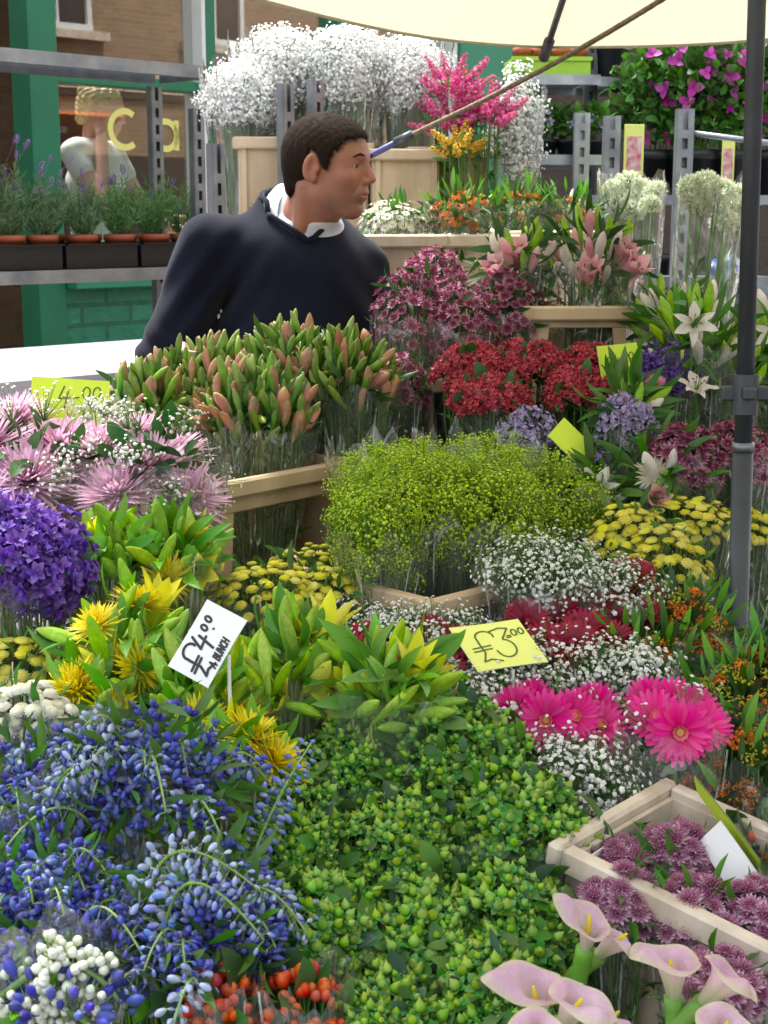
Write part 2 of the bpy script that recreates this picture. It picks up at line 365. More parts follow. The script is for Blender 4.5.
def paving():
    m, n, p, out = base_mat('paving'); L = n.links.new; tc = N(n, 'ShaderNodeTexCoord')
    b = N(n, 'ShaderNodeTexBrick'); L(tc.outputs['Object'], b.inputs[0]); b.inputs['Scale'].default_value = 1
    b.inputs['Brick Width'].default_value = .6; b.inputs['Row Height'].default_value = .45; b.inputs['Mortar Size'].default_value = .008
    b.inputs['Color1'].default_value = (.24, .22, .20, 1); b.inputs['Color2'].default_value = (.18, .17, .16, 1); b.inputs['Mortar'].default_value = (.06, .055, .05, 1)
    L(b.outputs[0], p.inputs['Base Color']); p.inputs['Roughness'].default_value = .8
    return m
M['paving'] = paving()

# ================================================================ ground
mk('ground', box(90, 90, .2, (0, 10, -.1)), solid('asphalt', (.055, .055, .058), .9, 0, .3, 3, None, .4, 120))['kind'] = 'structure'
g = mk('pavement', box(26, 5.2, .12, (0, 0, .06)), M['paving']); g['kind'] = 'structure'
YAW = 44.; UX = Vector((math.sin(R(YAW)), math.cos(R(YAW)), 0)); UY = Vector((-UX.y, UX.x, 0)); RZ = R(90-YAW)
g.location = at(100, 218, 5.8)*1.0-UY*2.2; g.location.z = 0.004; g.rotation_euler.z = RZ

class Plane:
    """a vertical frame: local x runs along it, local y away from the street, z up"""
    def __init__(s, P0, ang):
        s.P = Vector((P0[0], P0[1], 0)); s.a = ang; s.u = Vector((math.cos(ang), math.sin(ang), 0)); s.v = Vector((-s.u.y, s.u.x, 0))
    def px(s, px, py, y=0.):
        o = at(px, py, 1.0)-Vector((0, 0, EYE)); A = s.P+s.v*y
        # A + q*u = t*o   (x, y)
        det = s.u.x*(-o.y)-(-o.x)*s.u.y
        q = ((-A.x)*(-o.y)-(-o.x)*(-A.y))/det
        t = (s.u.x*(-A.y)-s.u.y*(-A.x))/det
        return q, EYE+t*o.z
    def w(s, q, y=0., z=0.): return s.P+s.u*q+s.v*y+Vector((0, 0, z))
def span(P, x0, x1, z0, z1, y0, y1, bev=0.):
    return box(abs(x1-x0), abs(y1-y0), abs(z1-z0), ((x0+x1)/2, (y0+y1)/2, (z0+z1)/2), None, bev)

# ================================================================ the cafe front
F = Plane(at(100, 218, 5.8), RZ)
cafe = thing('cafe_building', 'green painted cafe shopfront with large windows behind the lavender shelf', 'shopfront', F.P, F.a)
q0 = F.px(27, 100)[0]; q1 = F.px(55, 100)[0]
mk('pillar', span(F, q0, q1, 0, 3.5, -.03, .10, .006), M['green'], cafe)
qL = F.px(-260, 100)[0]; mk('pillar', span(F, qL-.3, qL, 0, 3.5, -.12, .12, .006), M['green'], cafe)
q2 = F.px(1400, 100)[0] if False else q1+9.0
mq = [F.px(x, 100)[0] for x in (203, 212)]; mq2 = [F.px(x, 60)[0] for x in (333, 344)]; mq3 = [F.px(x, 60)[0] for x in (447, 453)]; mq4 = [F.px(x, 60)[0] for x in (453, 508)]
zs = F.px(100, 279)[1]
mk('brick_wall', span(F, q1+.001, mq4[1], 0, zs-.03, -.02, .16), M['brick_green'], cafe)
mk('sill', span(F, q1+.003, mq4[0], zs-.032, zs+.012, -.09, .13, .004), M['green_pale'], cafe)
for a, b, mm in ((mq[0], mq[1], 'green'), (mq[0]-.022, mq[0]-.002, 'white_paint'), (mq2[0], mq2[1], 'green'), (mq3[0], mq3[1], 'white_paint')):
    mk('window_frame', span(F, a, b, zs+.015, 3.2, -.03, .09, .003), M[mm], cafe)
mk('panel', span(F, mq4[0]+.003, mq4[1], zs-.028, 3.2, -.05, .1, .004), M['green_pale'], cafe)
mk('fascia', span(F, qL-.3, mq4[1]+3, 3.2, 4.0, -.2, .1, .01), M['green'], cafe)
mk('wall', span(F, mq4[1]+.003, mq4[1]+7, 0, 3.198, -.04, .2), M['dark_wood'], cafe)
mk('wall', span(F, qL-3, qL-.303, 0, 3.198, -.04, .2), M['brick_tan'], cafe)
mk('upper_wall', span(F, qL-3, mq4[1]+7, 4.003, 4.6, -.04, .3), M['brick_tan'], cafe)
mk('transom', span(F, q1+.003, mq[0]-.025, F.px(150, 84)[1]-.02, F.px(150, 84)[1]+.02, -.01, .06, .003), M['green'], cafe)
# door bay left of the pillar: dark door with an orange brown panel
mk('door', join([span(F, qL+.003, q0-.9, .1, 2.9, .3, .36), span(F, q0-.28, q0-.2, .1, 2.9, .9, .96)]), M['dark_wood'], cafe)
def glass_mat():
    m, n, p, out = base_mat('shop_glass'); L = n.links.new; n.nodes.remove(p)
    t = N(n, 'ShaderNodeBsdfTransparent'); t.inputs[0].default_value = (.9, .92, .9, 1); g = N(n, 'ShaderNodeBsdfGlossy'); g.inputs['Roughness'].default_value = .01
    fr = N(n, 'ShaderNodeLayerWeight'); fr.inputs[0].default_value = .5; mx = N(n, 'ShaderNodeMixShader')
    ma = N(n, 'ShaderNodeMath', operation='MULTIPLY_ADD'); ma.inputs[1].default_value = .3; ma.inputs[2].default_value = .075; L(fr.outputs['Facing'], ma.inputs[0]); L(ma.outputs[0], mx.inputs[0])
    L(t.outputs[0], mx.inputs[1]); L(g.outputs[0], mx.inputs[2]); L(mx.outputs[0], out.inputs[0]); return m
M['glass'] = glass_mat()
for a, b in ((q1+.002, mq[0]-.024), (mq[1]+.002, mq2[0]-.002), (mq2[1]+.002, mq3[0]-.002)):
    mk('window_pane', span(F, a, b, zs+.014, 3.199, .03, .038), M['glass'], cafe)
# lettering on the pane: round yellow capitals
def arc_strip(cx, cz, r, w, a0, a1, n=28):
    pts = []
    for i in range(n+1): a = R(a0+(a1-a0)*i/n); pts.append((cx+(r+w/2)*math.cos(a), cz+(r+w/2)*math.sin(a)))
    for i in range(n, -1, -1): a = R(a0+(a1-a0)*i/n); pts.append((cx+(r-w/2)*math.cos(a), cz+(r-w/2)*math.sin(a)))
    V = [(p[0], 0, p[1]) for p in pts]; m_ = len(pts); Fc = []
    for i in range(n): a, b, c, d = i, i+1, m_-2-i, m_-1-i; Fc += [(a, b, c), (a, c, d)]
    return T(V, Fc)
cx, cz = F.px(129, 129); rr = (F.px(129, 110)[1]-F.px(129, 149)[1])/2*.93; ax, az = F.px(170, 134); ra = rr*.78
let = [arc_strip(cx, cz, rr, .024, 52, 308), arc_strip(ax, cz-rr+ra, ra, .024, 0, 360), span(F, ax+ra-.012, ax+ra+.012, cz-rr-.004, cz-rr+2*ra+.006, 0, .001)]
fx = ax+ra+.13
let += [span(F, fx, fx+.024, cz-rr, cz+rr*.7, 0, .001), arc_strip(fx+.08, cz+rr*.7, .068, .024, 70, 180), span(F, fx-.05, fx+.1, cz+.02, cz+.044, .0015, .0025)]
ex = fx+.22; let += [arc_strip(ex, cz-rr+ra, ra, .024, -40-360+75, -10), span(F, ex-ra+.01, ex+ra-.01, cz-rr+ra-.012, cz-rr+ra+.012, .0015, .0025), arc_strip(ex+.04, cz+rr, .03, .022, -60, 60)]
lt = join(let); lt = T(lt.v+np.array([0, .026, 0]), lt.f)
mk('lettering', lt, M['yellow_letter'], cafe)
# room behind the glass
rm = [span(F, qL, mq4[1], .0, .32, .21, 4.2), span(F, qL, mq4[1], 3.3, 3.4, .12, .9), span(F, qL, mq4[1], 3.3, 3.4, 3.2, 4.3), span(F, mq4[1]+.2, mq4[1]+.3, 0, 3.3, .3, 4.2)]  # ceiling has an added, unseen open gap to let daylight into the room
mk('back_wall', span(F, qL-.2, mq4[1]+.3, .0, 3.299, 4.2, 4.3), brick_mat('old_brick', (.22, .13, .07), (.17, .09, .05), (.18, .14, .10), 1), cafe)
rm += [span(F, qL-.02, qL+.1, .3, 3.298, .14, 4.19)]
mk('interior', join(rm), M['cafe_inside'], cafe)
# cafe table with a white top inside
P_ = F.px(122, 196, .75); ct = thing('cafe_table', 'small white cafe table indoors beside the blonde woman', 'table', F.w(P_[0]+.12, .62, .32), F.a)
mk('table_top', lathe([(.001, .80), (.30, .80), (.31, .815), (.30, .83), (.001, .83)], 28), M['white_paint'], ct, True)
mk('leg', lathe([(.2, 0), (.2, .02), (.03, .05), (.025, .79)], 16), M['steel_dark'], ct, True)

# ================================================================ house across the street (seen mirrored in the cafe windows)
HB = 14.
hx0, _ = F.px(-500, 100, HB); hx1, _ = F.px(520, 100, HB)
house = thing('terraced_house', 'tan brick house across the street, mirrored in the cafe windows', 'house', F.P, F.a)
mk('wall', span(F, hx0, hx1+6, 0, 9, -HB-.3, -HB), M['brick_tan'], house)
wx0, wz0 = F.px(92, 32, HB)
def sash(x1, z0, w=1.15, h=1.9):
    fr = mk('window', join([span(F, x1-w, x1, z0, z0+.09, -HB+.002, -HB+.10), span(F, x1-w, x1, z0+h-.08, z0+h, -HB+.002, -HB+.08), span(F, x1-w, x1-w+.08, z0+.09, z0+h-.08, -HB+.002, -HB+.08),
        span(F, x1-.08, x1, z0+.09, z0+h-.08, -HB+.002, -HB+.08), span(F, x1-w/2-.02, x1-w/2+.02, z0+.092, z0+h-.082, -HB+.03, -HB+.06), span(F, x1-w+.082, x1-.082, z0+h/2-.03, z0+h/2+.03, -HB+.062, -HB+.1)]), M['white_paint'], house)
    mk('pane', span(F, x1-w+.082, x1-.082, z0+.092, z0+h-.082, -HB+.004, -HB+.02), M['black_plastic'], fr)
    mk('sill', span(F, x1-w-.1, x1+.25, z0-.12, z0-.002, -HB+.002, -HB+.16), M['beige_pale'], fr)
for i in range(-1, 5): sash(wx0+i*2.9, wz0)
ox0, oz0 = F.px(55, 128, HB); ox1, oz1 = F.px(82, 104, HB)
aw = mk('awning', join([box(ox1-ox0+.9, 1.1, .05, ((ox0+ox1)/2-.45, -HB+.55, (oz0+oz1)/2-.22), rx(.35))]), M['orange_awning'], house)
sg0 = F.px(52, 96, HB); sg1 = F.px(108, 82, HB)
mk('sign_board', span(F, ox0-1.8, ox0+4.6, oz1+.12, oz1+.62, -HB+.003, -HB+.06), M['dark_wood'], house)
mk('shop_panel', span(F, ox0-1.8, ox0+4.6, oz1+.22, oz1+.54, -HB+.062, -HB+.07), M['beige'], house)
def block_text(s, x, z, h, dirx=1, w=.05):
    G = {'M': [[(0, 0), (0, 1), (.35, .35), (.7, 1), (.7, 0)]], 'i': [[(0, 0), (0, .62)], [(0, .8), (0, .92)]], 'l': [[(0, 0), (0, 1)]], '.': [[(0, 0), (0, .08)]]}
    out = []; c = x
    for ch in s:
        for st in G[ch]:
            for p, q in zip(st[:-1], st[1:]): out.append(beam((c+dirx*p[0]*h, 0, z+p[1]*h), (c+dirx*q[0]*h, 0, z+q[1]*h+1e-4), w, .012))
        c += dirx*h*(.95 if ch == 'M' else .38)
    return join(out)
tx = F.px(106, 100, HB)[0]
t_ = block_text('Mill.', tx, oz1+.25, .25, -1); mk('lettering', T(t_.v+np.array([0, -HB+.078, 0]), t_.f), M['black_plastic'], house)
mk('shop_window', span(F, ox0-1.8, ox0+4.6, .5, oz0-.35, -HB+.003, -HB+.03), M['black_plastic'], house)

# ================================================================ Danish trolleys and racks
def channel(z0, z1, w=.034, d=.022, holes=True):
    """perforated galvanised post, open channel with a column of slots shown as dark recessed strips"""
    t = .003; L = z1-z0; parts = [box(t, d, L, (-w/2, 0, (z0+z1)/2)), box(t, d, L, (w/2, 0, (z0+z1)/2))]
    # front web with slots: two rails plus rungs
    parts += [box(w*.32, t, L, (-w*.33, -d/2, (z0+z1)/2)), box(w*.32, t, L, (w*.33, -d/2, (z0+z1)/2))]
    n = int(L/.05)
    for i in range(n): parts.append(box(w*.36, t*.8, .022, (0, -d/2, z0+.02+i*.05)))
    parts.append(box(w*.9, t, L, (0, d/2-.002, (z0+z1)/2)))
    return join(parts)
def trolley(label, P, x0, x1, depth, z1, shelves, name='plant_trolley', posts=(1, 1, 1, 1), pz=None, group='metal plant trolleys', pw=.034):
    tr = thing(name, label, 'trolley', P.w(x0), P.a, group)
    W = x1-x0; pz = pz or [z1]*4
    for k, (x, y) in enumerate(((0, 0), (W, 0), (0, depth), (W, depth))):
        if posts[k]:
            c = channel(.12, pz[k], pw); mk('post', T(c.v+np.array([x, y, 0]), c.f), M['steel'], tr)
    for z in shelves:
        s_ = [box(W+.03, .022, .036, (W/2, -.024, z-.016)), box(W+.03, .018, .036, (W/2, depth+.022, z-.016)), box(.018, depth, .036, (-.03, depth/2, z-.016)), box(.018, depth, .036, (W+.03, depth/2, z-.016)), box(W, depth, .006, (W/2, depth/2, z-.006))]
        mk('shelf', join(s_), M['steel'], tr)
    mk('base', box(W+.06, depth+.06, .05, (W/2, depth/2, .14)), M['steel_dark'], tr)
    for x in (0, W):
        for y in (0, depth): mk('wheel', T((lathe([(.005, -.015), (.05, -.015), (.055, -.01), (.055, .01), (.05, .015), (.005, .015)], 16).v@rx(math.pi/2).T)+np.array([x, y, .057]), lathe([(.005, -.015), (.05, -.015), (.055, -.01), (.055, .01), (.05, .015), (.005, .015)], 16).f), M['black_plastic'], tr)
    return tr
LT = Plane(at(100, 218, 4.35), RZ)
lx1, _ = LT.px(197, 150); lz_top = LT.px(100, 64)[1]; lz_mid = LT.px(100, 271)[1]
trolley('galvanised trolley with two shelves carrying the lavender pots', LT, lx1-1.35, lx1, .20, lz_top, [lz_top+.015, lz_mid+.005, .75], pz=[LT.px(197, 66)[1]-.02, LT.px(197, 109)[1], lz_top-.03, lz_top-.03], pw=.040)
# second trolley behind the man
ST = Plane(at(286, 218, 3.75), RZ)
zz = ST.px(286, 84)[1]
trolley('galvanised trolley standing right behind the man, holding the white gypsophila crates', ST, ST.px(222, 150)[0]-.02, ST.px(286, 150)[0], .46, zz, [.5], pz=[ST.px(222, 144)[1], zz, zz, zz], pw=.035, posts=(1, 1, 0, 0))
q_, z_ = ST.px(315, 80, .0); c_ = channel(.12, z_, .035); st3 = thing('rack_post', 'lone galvanised rack post rising behind the head of the man', 'post', ST.w(q_), ST.a); mk('upright', T(c_.v, c_.f), M['steel'], st3); mk('foot', box(.08, .08, .116, (0, 0, .06)), M['steel_dark'], st3)

# ================================================================ white counter to the left of the man
wt0 = at(70, 344, 3.8); wz = wt0.z
WP = Plane((wt0.x, wt0.y), RZ)
tb = thing('trestle_table', 'white sheeted counter on the left, empty in front of the green wall', 'table', WP.P, WP.a)
kk = WP.px(138, 341)[0]
# find the depth at which the front edge is seen at y 372
dlt = .62
mk('table_top', box(kk+1.62, dlt, .04, ((kk+.28-1.34)/2, -dlt/2, wz-.02), None, .006), M['white_sheet'], tb)
for x in (-1.2, kk+.2):
    for y in (-.06, -dlt+.06): mk('leg', box(.04, .04, wz-.04, (x, y, (wz-.04)/2)), M['steel_dark'], tb)

# ================================================================ benches under the flowers
def bench(label, x0, x1, y0, y1, z, name='trestle_table'):
    b = thing(name, label, 'table', (0, 0, 0), 0, 'benches under the flowers')
    mk('table_top', box(x1-x0, y1-y0, .035, ((x0+x1)/2, (y0+y1)/2, z-.0175), None, .004), M['dark_wood'], b)
    mk('cloth', box(x1-x0-.02, y1-y0-.02, .3, ((x0+x1)/2, (y0+y1)/2, z-.19)), M['tar'], b)
    for x in (x0+.05, x1-.05):
        for y in (y0+.05, y1-.05): mk('leg', box(.045, .045, z-.342, (x, y, (z-.342)/2)), M['dark_wood'], b)
bench('low dark bench under the front row of flowers', -.75, 1.0, .95, 1.78, .55)
bench('dark bench under the middle rows of flowers, stepped above the front one', -.95, 1.15, 1.80, 2.62, .76)
bench('dark bench to the right of the man under the back rows', .08, 1.6, 2.64, 3.25, .95)

# ================================================================ umbrella
PA = at(757, 0, 2.06); PB = at(737, 640, 2.02); dr = (PA-PB).normalized()
base = PB-dr*(PB.z/dr.z); apex = PB+dr*((2.52-PB.z)/dr.z)
um = thing('market_umbrella', 'cream market umbrella on a dark grey pole at the right edge', 'umbrella', base)
bl = lambda p: np.array(p)-np.array(base)
zj = PA+(PB-PA)*.685
mk('pole', join([tube([bl(base), bl(zj)], .0142, 18), tube([bl(zj+dr*.002), bl(apex)], .0120, 18)]), M['pole'], um, True)
mk('collar', tube([bl(zj-dr*.006), bl(zj+dr*.006)], .0155, 18), M['steel'], um, True)
zc = PA+(PB-PA)*.60; cb = bl(zc)
mk('clamp', join([tube([cb-np.array(dr)*.028, cb+np.array(dr)*.026], .0185, 16), box(.066, .018, .02, cb, None, .003), box(.018, .066, .018, cb+np.array([0, 0, .003]), None, .003)]), M['pole'], um)
cxy = Vector((base.x+.03, base.y, 0)); RAD = 1.36; ZE = 1.955
A0 = 97
corn = []
for k in range(8):
    a = R(A0+45*k); corn.append(Vector((cxy.x+RAD*math.cos(a), 2.05+RAD*math.sin(a)*.98, ZE)))
cor0 = at(545, 47, 3.42); corn[0] = cor0
corn = [Vector((c.x, c.y, cor0.z+.0)) for c in corn]
corn[1] = at(188, -20, 2.80); corn[7] = at(1010, 2, 3.25); corn[2].z += .05
V = []; Fc = []; nr, nsg = 10, 10; tt = []
for k in range(8):
    a, b = corn[k], corn[(k+1) % 8]
    for i in range(nr+1):
        for j in range(nsg+1):
            e = a.lerp(b, j/nsg); u = i/nr; p = apex.lerp(e, u)
            bow = math.sin(math.pi*j/nsg)
            p = p+(apex-e).normalized()*0; p.z += .10*math.sin(math.pi*u)*.5-.035*bow*math.sin(math.pi*u*.5)
            hd = (Vector((apex.x, apex.y, p.z))-p)*.05*bow*u**3; p = p+hd
            V.append(bl(p))
    o = k*(nr+1)*(nsg+1); Fc += [tuple(np.array(t)+o) for t in grid_f(nr, nsg)]
M['canvas'] = flora('canopy_canvas', [(0, (.62, .585, .45))], .8, .30, 0, 0, 0, spec=.1, bump=.3, bscale=300)
cn = mk('canopy', T(V, np.array(Fc)), M['canvas'], um, True)
hem = []
for k in range(8):
    a, b = corn[k], corn[(k+1) % 8]; pts = []
    for j in range(nsg+1):
        e = a.lerp(b, j/nsg); bow = math.sin(math.pi*j/nsg); p = e.copy(); p.z += -.035*bow; p = p+(Vector((apex.x, apex.y, p.z))-p)*.05*bow; pts.append(bl(p))
    hem.append(tube(pts, .004, 5))
mk('hem', join(hem), M['canvas'], cn, True)
for k in range(8):
    e = corn[k]; mid = apex.lerp(e, .5)
    pts = []
    for i in range(9):
        u = i/8; p = apex.lerp(e, u); p.z += .10*math.sin(math.pi*u)*.5-.016; pts.append(bl(p))
    rb = mk('rib', tube(pts, .0075, 8), M['steel_dark'], um, True)
    pe = np.array(pts[-1]); pd = np.array(pts[-2])-pe; pd /= np.linalg.norm(pd)
    mk('pocket', join([tube([pe-pd*.012, pe+pd*.05], .0125, 8)]), M['steel_dark'], rb, True)
mk('hub', tube([bl(apex-dr*.09), bl(apex-dr*.02)], .035, 14), M['steel_dark'], um, True)
# ================================================================ rope from the umbrella pole down to a trolley post
ra_ = at(300, 196, 3.66); ra1 = at(368, 157, 3.5); rb_ = at(652, -2, 2.95); top = rb_+(rb_-ra1)*.28
rp = thing('guy_rope', 'twisted brown guy rope with a blue taped end running up to the umbrella', 'rope', ra_)
def twist(p, q, r, n, turns):
    out = []; d = (q-p); L = d.length; Fm = frames([d], [0])[0]
    for s in range(3):
        pts = []; 
        for i in range(n):
            u = i/(n-1); a = s*2.094+turns*6.2832*u; sag = -.018*math.sin(math.pi*u)
            pts.append(np.array(p)+np.array(d)*u+Fm[:, 0]*r*.5*math.cos(a)+Fm[:, 1]*r*.5*math.sin(a)+np.array([0, 0, sag])-np.array(ra_))
        out.append(tube(pts, r*.62, 5))
    return join(out)
k1 = at(413, 134, 3.42)
mk('cord', twist(k1, top, .0052, 560, 70), M['rope'], rp, True)
mk('taped_end', join([tube([np.array(ra_)-np.array(ra_), np.array(ra1-ra_), np.array(k1-ra_)], .0075, 8)]), M['blue_tape'], rp, True)
mk('ferrule', tube([np.array(k1-ra_)-np.array((k1-ra1).normalized())*.05, np.array(k1-ra_)], [.0115, .0095], 10), M['steel_dark'], rp, True)

# ================================================================ racks at the right back
RP = Plane(at(650, 218, 4.7), R(4))
def rq(px, py, y=0.): return RP.px(px, py, y)
rk = thing('plant_rack', 'black and galvanised shelf rack with trays of potted plants at the back right', 'rack', RP.P, RP.a)
def rpost(px, yt, y, mt='steel', w=.035, zb=.1):
    q, z = rq(px, yt, y); c = channel(zb, z, w); mk('post', T(c.v+np.array([q, y, 0]), c.f), M[mt], rk)
rpost(582, 113, .0, w=.045); rpost(592, 20, .45, 'steel_dark', .04); rpost(518, 35, .45, 'steel_dark', .03)
def rshelf(xa, xb, py, y0, y1, mt='steel', h=.03):
    qa = rq(xa, py, y0)[0]; qb, z = rq(xb, py, y0)
    mk('shelf', join([box(qb-qa, .02, h, ((qa+qb)/2, y0, z)), box(qb-qa, .02, h, ((qa+qb)/2, y1, z)), box(qb-qa, y1-y0-.02, .006, ((qa+qb)/2, (y0+y1)/2, z+h/2-.004))]), M[mt], rk)
    return z+h/2
zA = rshelf(510, 600, 80, .1, .5); zA2 = rshelf(598, 640, 82, .3, .7); zB = rshelf(520, 612, 160, .05, .45); zC = rshelf(588, 800, 200, .2, .6); zD = rshelf(640, 820, 298, -.15, .3)
mk('bottom_shelf', box(1.3, .5, .05, (rq(660, 300)[0], .2, .5)), M['steel_dark'], rk)
# near right trolley posts with a cross rail
R2 = Plane(at(650, 218, 4.15), R(4))
rt = thing('plant_trolley', 'galvanised trolley frame with two tall posts behind the white globe flowers', 'trolley', R2.P, R2.a, 'metal plant trolleys')
for px, yt, w in ((612, 116, .042), (685, 109, .045)):
    q, z = R2.px(px, yt); c = channel(.1, z, w); mk('post', T(c.v+np.array([q, 0, 0]), c.f), M['steel'], rt)
qa, za = R2.px(689, 133); qb, zb_ = R2.px(800, 147)
mk('rail', tube([(qa, 0, za), (qb, 0, zb_)], .008, 8), M['steel'], rt, True)
qa, za = R2.px(612, 282, .1); qb, zb_ = R2.px(800, 282, .1); mk('shelf', join([box(qb-qa, .02, .03, ((qa+qb)/2, .09, za)), box(qb-qa, .4, .006, ((qa+qb)/2, .3, za))]), M['steel'], rt)
# ================================================================ crates, buckets, cards
def ribbon(pts, w, z=.0004):
    """flat pen stroke in x,y with round joints"""
    out = []; P = np.asarray(pts, float)
    for p, q in zip(P[:-1], P[1:]):
        d = q-p; L = np.linalg.norm(d)
        if L < 1e-7: continue
        n = np.array([-d[1], d[0]])/L*w/2
        V = [(*(p+n), z), (*(p-n), z), (*(q-n), z), (*(q+n), z)]; out.append(T(V, [(0, 1, 2), (0, 2, 3)]))
    for k, p in enumerate(P):
        V = [(p[0], p[1], z+1e-5*(1+k % 3))]+[(p[0]+w/2*math.cos(a*.785), p[1]+w/2*math.sin(a*.785), z+1e-5*(1+k % 3)) for a in range(8)]
        out.append(T(V, [(0, 1+i, 1+(i+1) % 8) for i in range(8)]))
    return join(out)
def ell(cx, cy, rx_, ry_, a0=0, a1=360, n=14): return [(cx+rx_*math.cos(R(a0+(a1-a0)*i/n)), cy+ry_*math.sin(R(a0+(a1-a0)*i/n))) for i in range(n+1)]
GL = {
 '£': ([ell(.38, .78, .2, .18, -10, 200, 10)+[(.2, .6), (.24, .3), (.14, .04)]+[(.14, .04), (.3, .09), (.52, .0)], [(.02, .46), (.42, .5)], [(.02, .36), (.42, .4)]], .62),
 '3': ([[(.05, .92), (.3, 1), (.5, .95), (.28, .62)]+ell(.25, .3, .24, .3, 80, -170, 12)], .6),
 '4': ([[(.22, 1), (.05, .42), (.55, .5)], [(.42, .78), (.36, 0)]], .62),
 '0': ([ell(.2, .72, .16, .26, 0, 360, 14)], .44),
 '.': ([[(.03, .04), (.06, .02)]], .16), '=': ([[(.04, .52), (.28, .56)], [(.04, .38), (.28, .42)]], .36),
 '-': ([[(.04, .46), (.28, .5)]], .36),
 'A': ([[(0, 0), (.22, 1), (.44, 0)], [(.1, .4), (.36, .4)]], .56), 'B': ([[(0, 0), (0, 1), (.3, .9), (.28, .6), (.02, .52), (.34, .4), (.32, .05), (0, 0)]], .46),
 'U': ([[(0, 1), (.03, .15), (.2, 0), (.38, .15), (.42, 1)]], .54), 'N': ([[(0, 0), (.02, 1), (.38, 0), (.42, 1)]], .54),
 'C': ([[(.4, .85), (.2, 1), (.03, .6), (.05, .2), (.22, 0), (.42, .15)]], .5), 'H': ([[(0, 1), (.02, 0)], [(.4, 1), (.4, 0)], [(.02, .5), (.4, .55)]], .52),
}
def writing(lines, W, H):
    """lines: (text, x, y, size, slope, stroke)"""
    out = []
    for (s, x, y, h, sl, w) in lines:
        for ch in s:
            if ch == ' ': x += h*.4; continue
            g, adv = GL[ch]
            for st in g: out.append(ribbon([(x+p[0]*h+p[1]*h*.12, y+p[1]*h) for p in st], w, .0012))
            x += adv*h*1.05; y += sl*adv*h
    return join(out)
def card(label, tl, tr, bl_, mat, lines=(), ink='ink', group='handwritten price cards', stick=.16, fold=None, thick=.0012, back='paper_white'):
    """price card given by three corner points; writing lies on its front"""
    x = (tr-tl); W = x.length; x.normalize(); y = (tl-bl_); y = (y-x*y.dot(x)); H = y.length; y.normalize(); z = x.cross(y)
    root = thing('price_card', label, 'price card', bl_, 0, group)
    M3 = np.array([x, y, z]).T
    nx, ny = 8, 5; V = []
    for j in range(ny+1):
        for i in range(nx+1):
            u, v = i/nx, j/ny; V.append((u*W, v*H, .0016*math.sin(3.1*u)*math.sin(2+v*2)))
    f = T(V, grid_f(ny, nx)); fl = f.x(M3)
    bk = T(np.array(V)-np.array([0, 0, thick]), grid_f(ny, nx)[:, ::-1]).x(M3)
    mk('sheet', join([fl.mat(0), bk.mat(1)]), [M[mat], M[back]], root, True)
    if lines:
        w = writing([(s, a*W, b*H, h*H, sl, wd) for (s, a, b, h, sl, wd) in lines], W, H)
        w.v[:, 2] += .0016*np.sin(3.1*w.v[:, 0]/W)*np.sin(2+w.v[:, 1]/H*2)-.0006
        mk('writing', w.x(M3), M[ink], root)
    if stick:
        a = np.array(x)*W*.5; b_ = a-np.array([0, 0, stick])
        mk('stick', tube([a+np.array(z)*-.004, b_+np.array(z)*-.004], .0022, 6), M['paper_white'], root)
    return root
def panel_w_window(W, H, th, x0, x1, z0, z1, skew=.02):
    """front wall with a trapezoid hand hole"""
    return join([box(W, th, H-z1, (0, 0, (H+z1)/2), None, .002), box(W, th, z0, (0, 0, z0/2), None, .002),
                 prism([(-W/2, z0), (x0-skew, z0), (x0, z1), (-W/2, z1)], -th/2, th/2), prism([(x1+skew, z0), (W/2, z0), (W/2, z1), (x1, z1)], -th/2, th/2)])
def crate(label, loc, rot, W, D, H, window=True, mat='beige', name='flower_crate', group='beige plastic flower crates', tilt=0., win=(.14, .14, .12, .05), label_patch=False, grain=False):
    """loc = middle of the front bottom edge; open box with a rolled rim, feet down"""
    root = thing(name, label, 'crate', loc, rot, group); root.rotation_euler = (tilt, 0, rot)
    th = .006
    if window: fr = panel_w_window(W, H, th*1.6, -W/2+win[0]*W, W/2-win[1]*W, win[2]*H, H-win[3]*1.0)
    else: fr = box(W, th, H, (0, 0, H/2), None, .001)
    body = [fr, box(W, th, H, (0, D, H/2), None, .001), box(th, D-th, H-.001, (-W/2+th/2, D/2, H/2)), box(th, D-th, H-.001, (W/2-th/2, D/2, H/2)), box(W-.02, D-.02, th, (0, D/2, th/2+.001))]
    if not window:
        for k in range(3): body.append(box(W*.9, .003, .004, (0, -th/2-.0015, H*(.25+.22*k))))
        for sx in (-1, 1): body.append(box(.012, .008, H-.004, (sx*(W/2-.012), -th/2-.003, H/2)))
    b = mk('body', join(body), M[mat], root)
    r_ = .018
    rim = [box(W+.03, r_, .028, (0, -r_/2-.0035, H-.002), None, .004), box(W+.03, r_, .028, (0, D+r_/2+.0035, H-.002), None, .004), box(r_, D+.006, .027, (-W/2-r_/2+.004, D/2, H-.002), None, .003), box(r_, D+.006, .027, (W/2+r_/2-.004, D/2, H-.002), None, .003)]
    mk('rim', join(rim), M[mat], root)
    if label_patch:
        mk('paper_label', box(.075, .0012, .05, label_patch[:3], rz(label_patch[3])), M['paper_white'], b)
    return root
def bucket(label, loc, r=.11, H=.3, mat='black_plastic', group='flower buckets on the benches'):
    root = thing('flower_bucket', label, 'bucket', loc, 0, group)
    t = lathe([(.001, .004), (r*.78, .0), (r*.8, .004), (r, H), (r+.008, H), (r+.008, H+.006), (r-.004, H+.006), (r*.76, .012), (.001, .014)], 24)
    mk('body', t, M[mat], root, True)
    return root
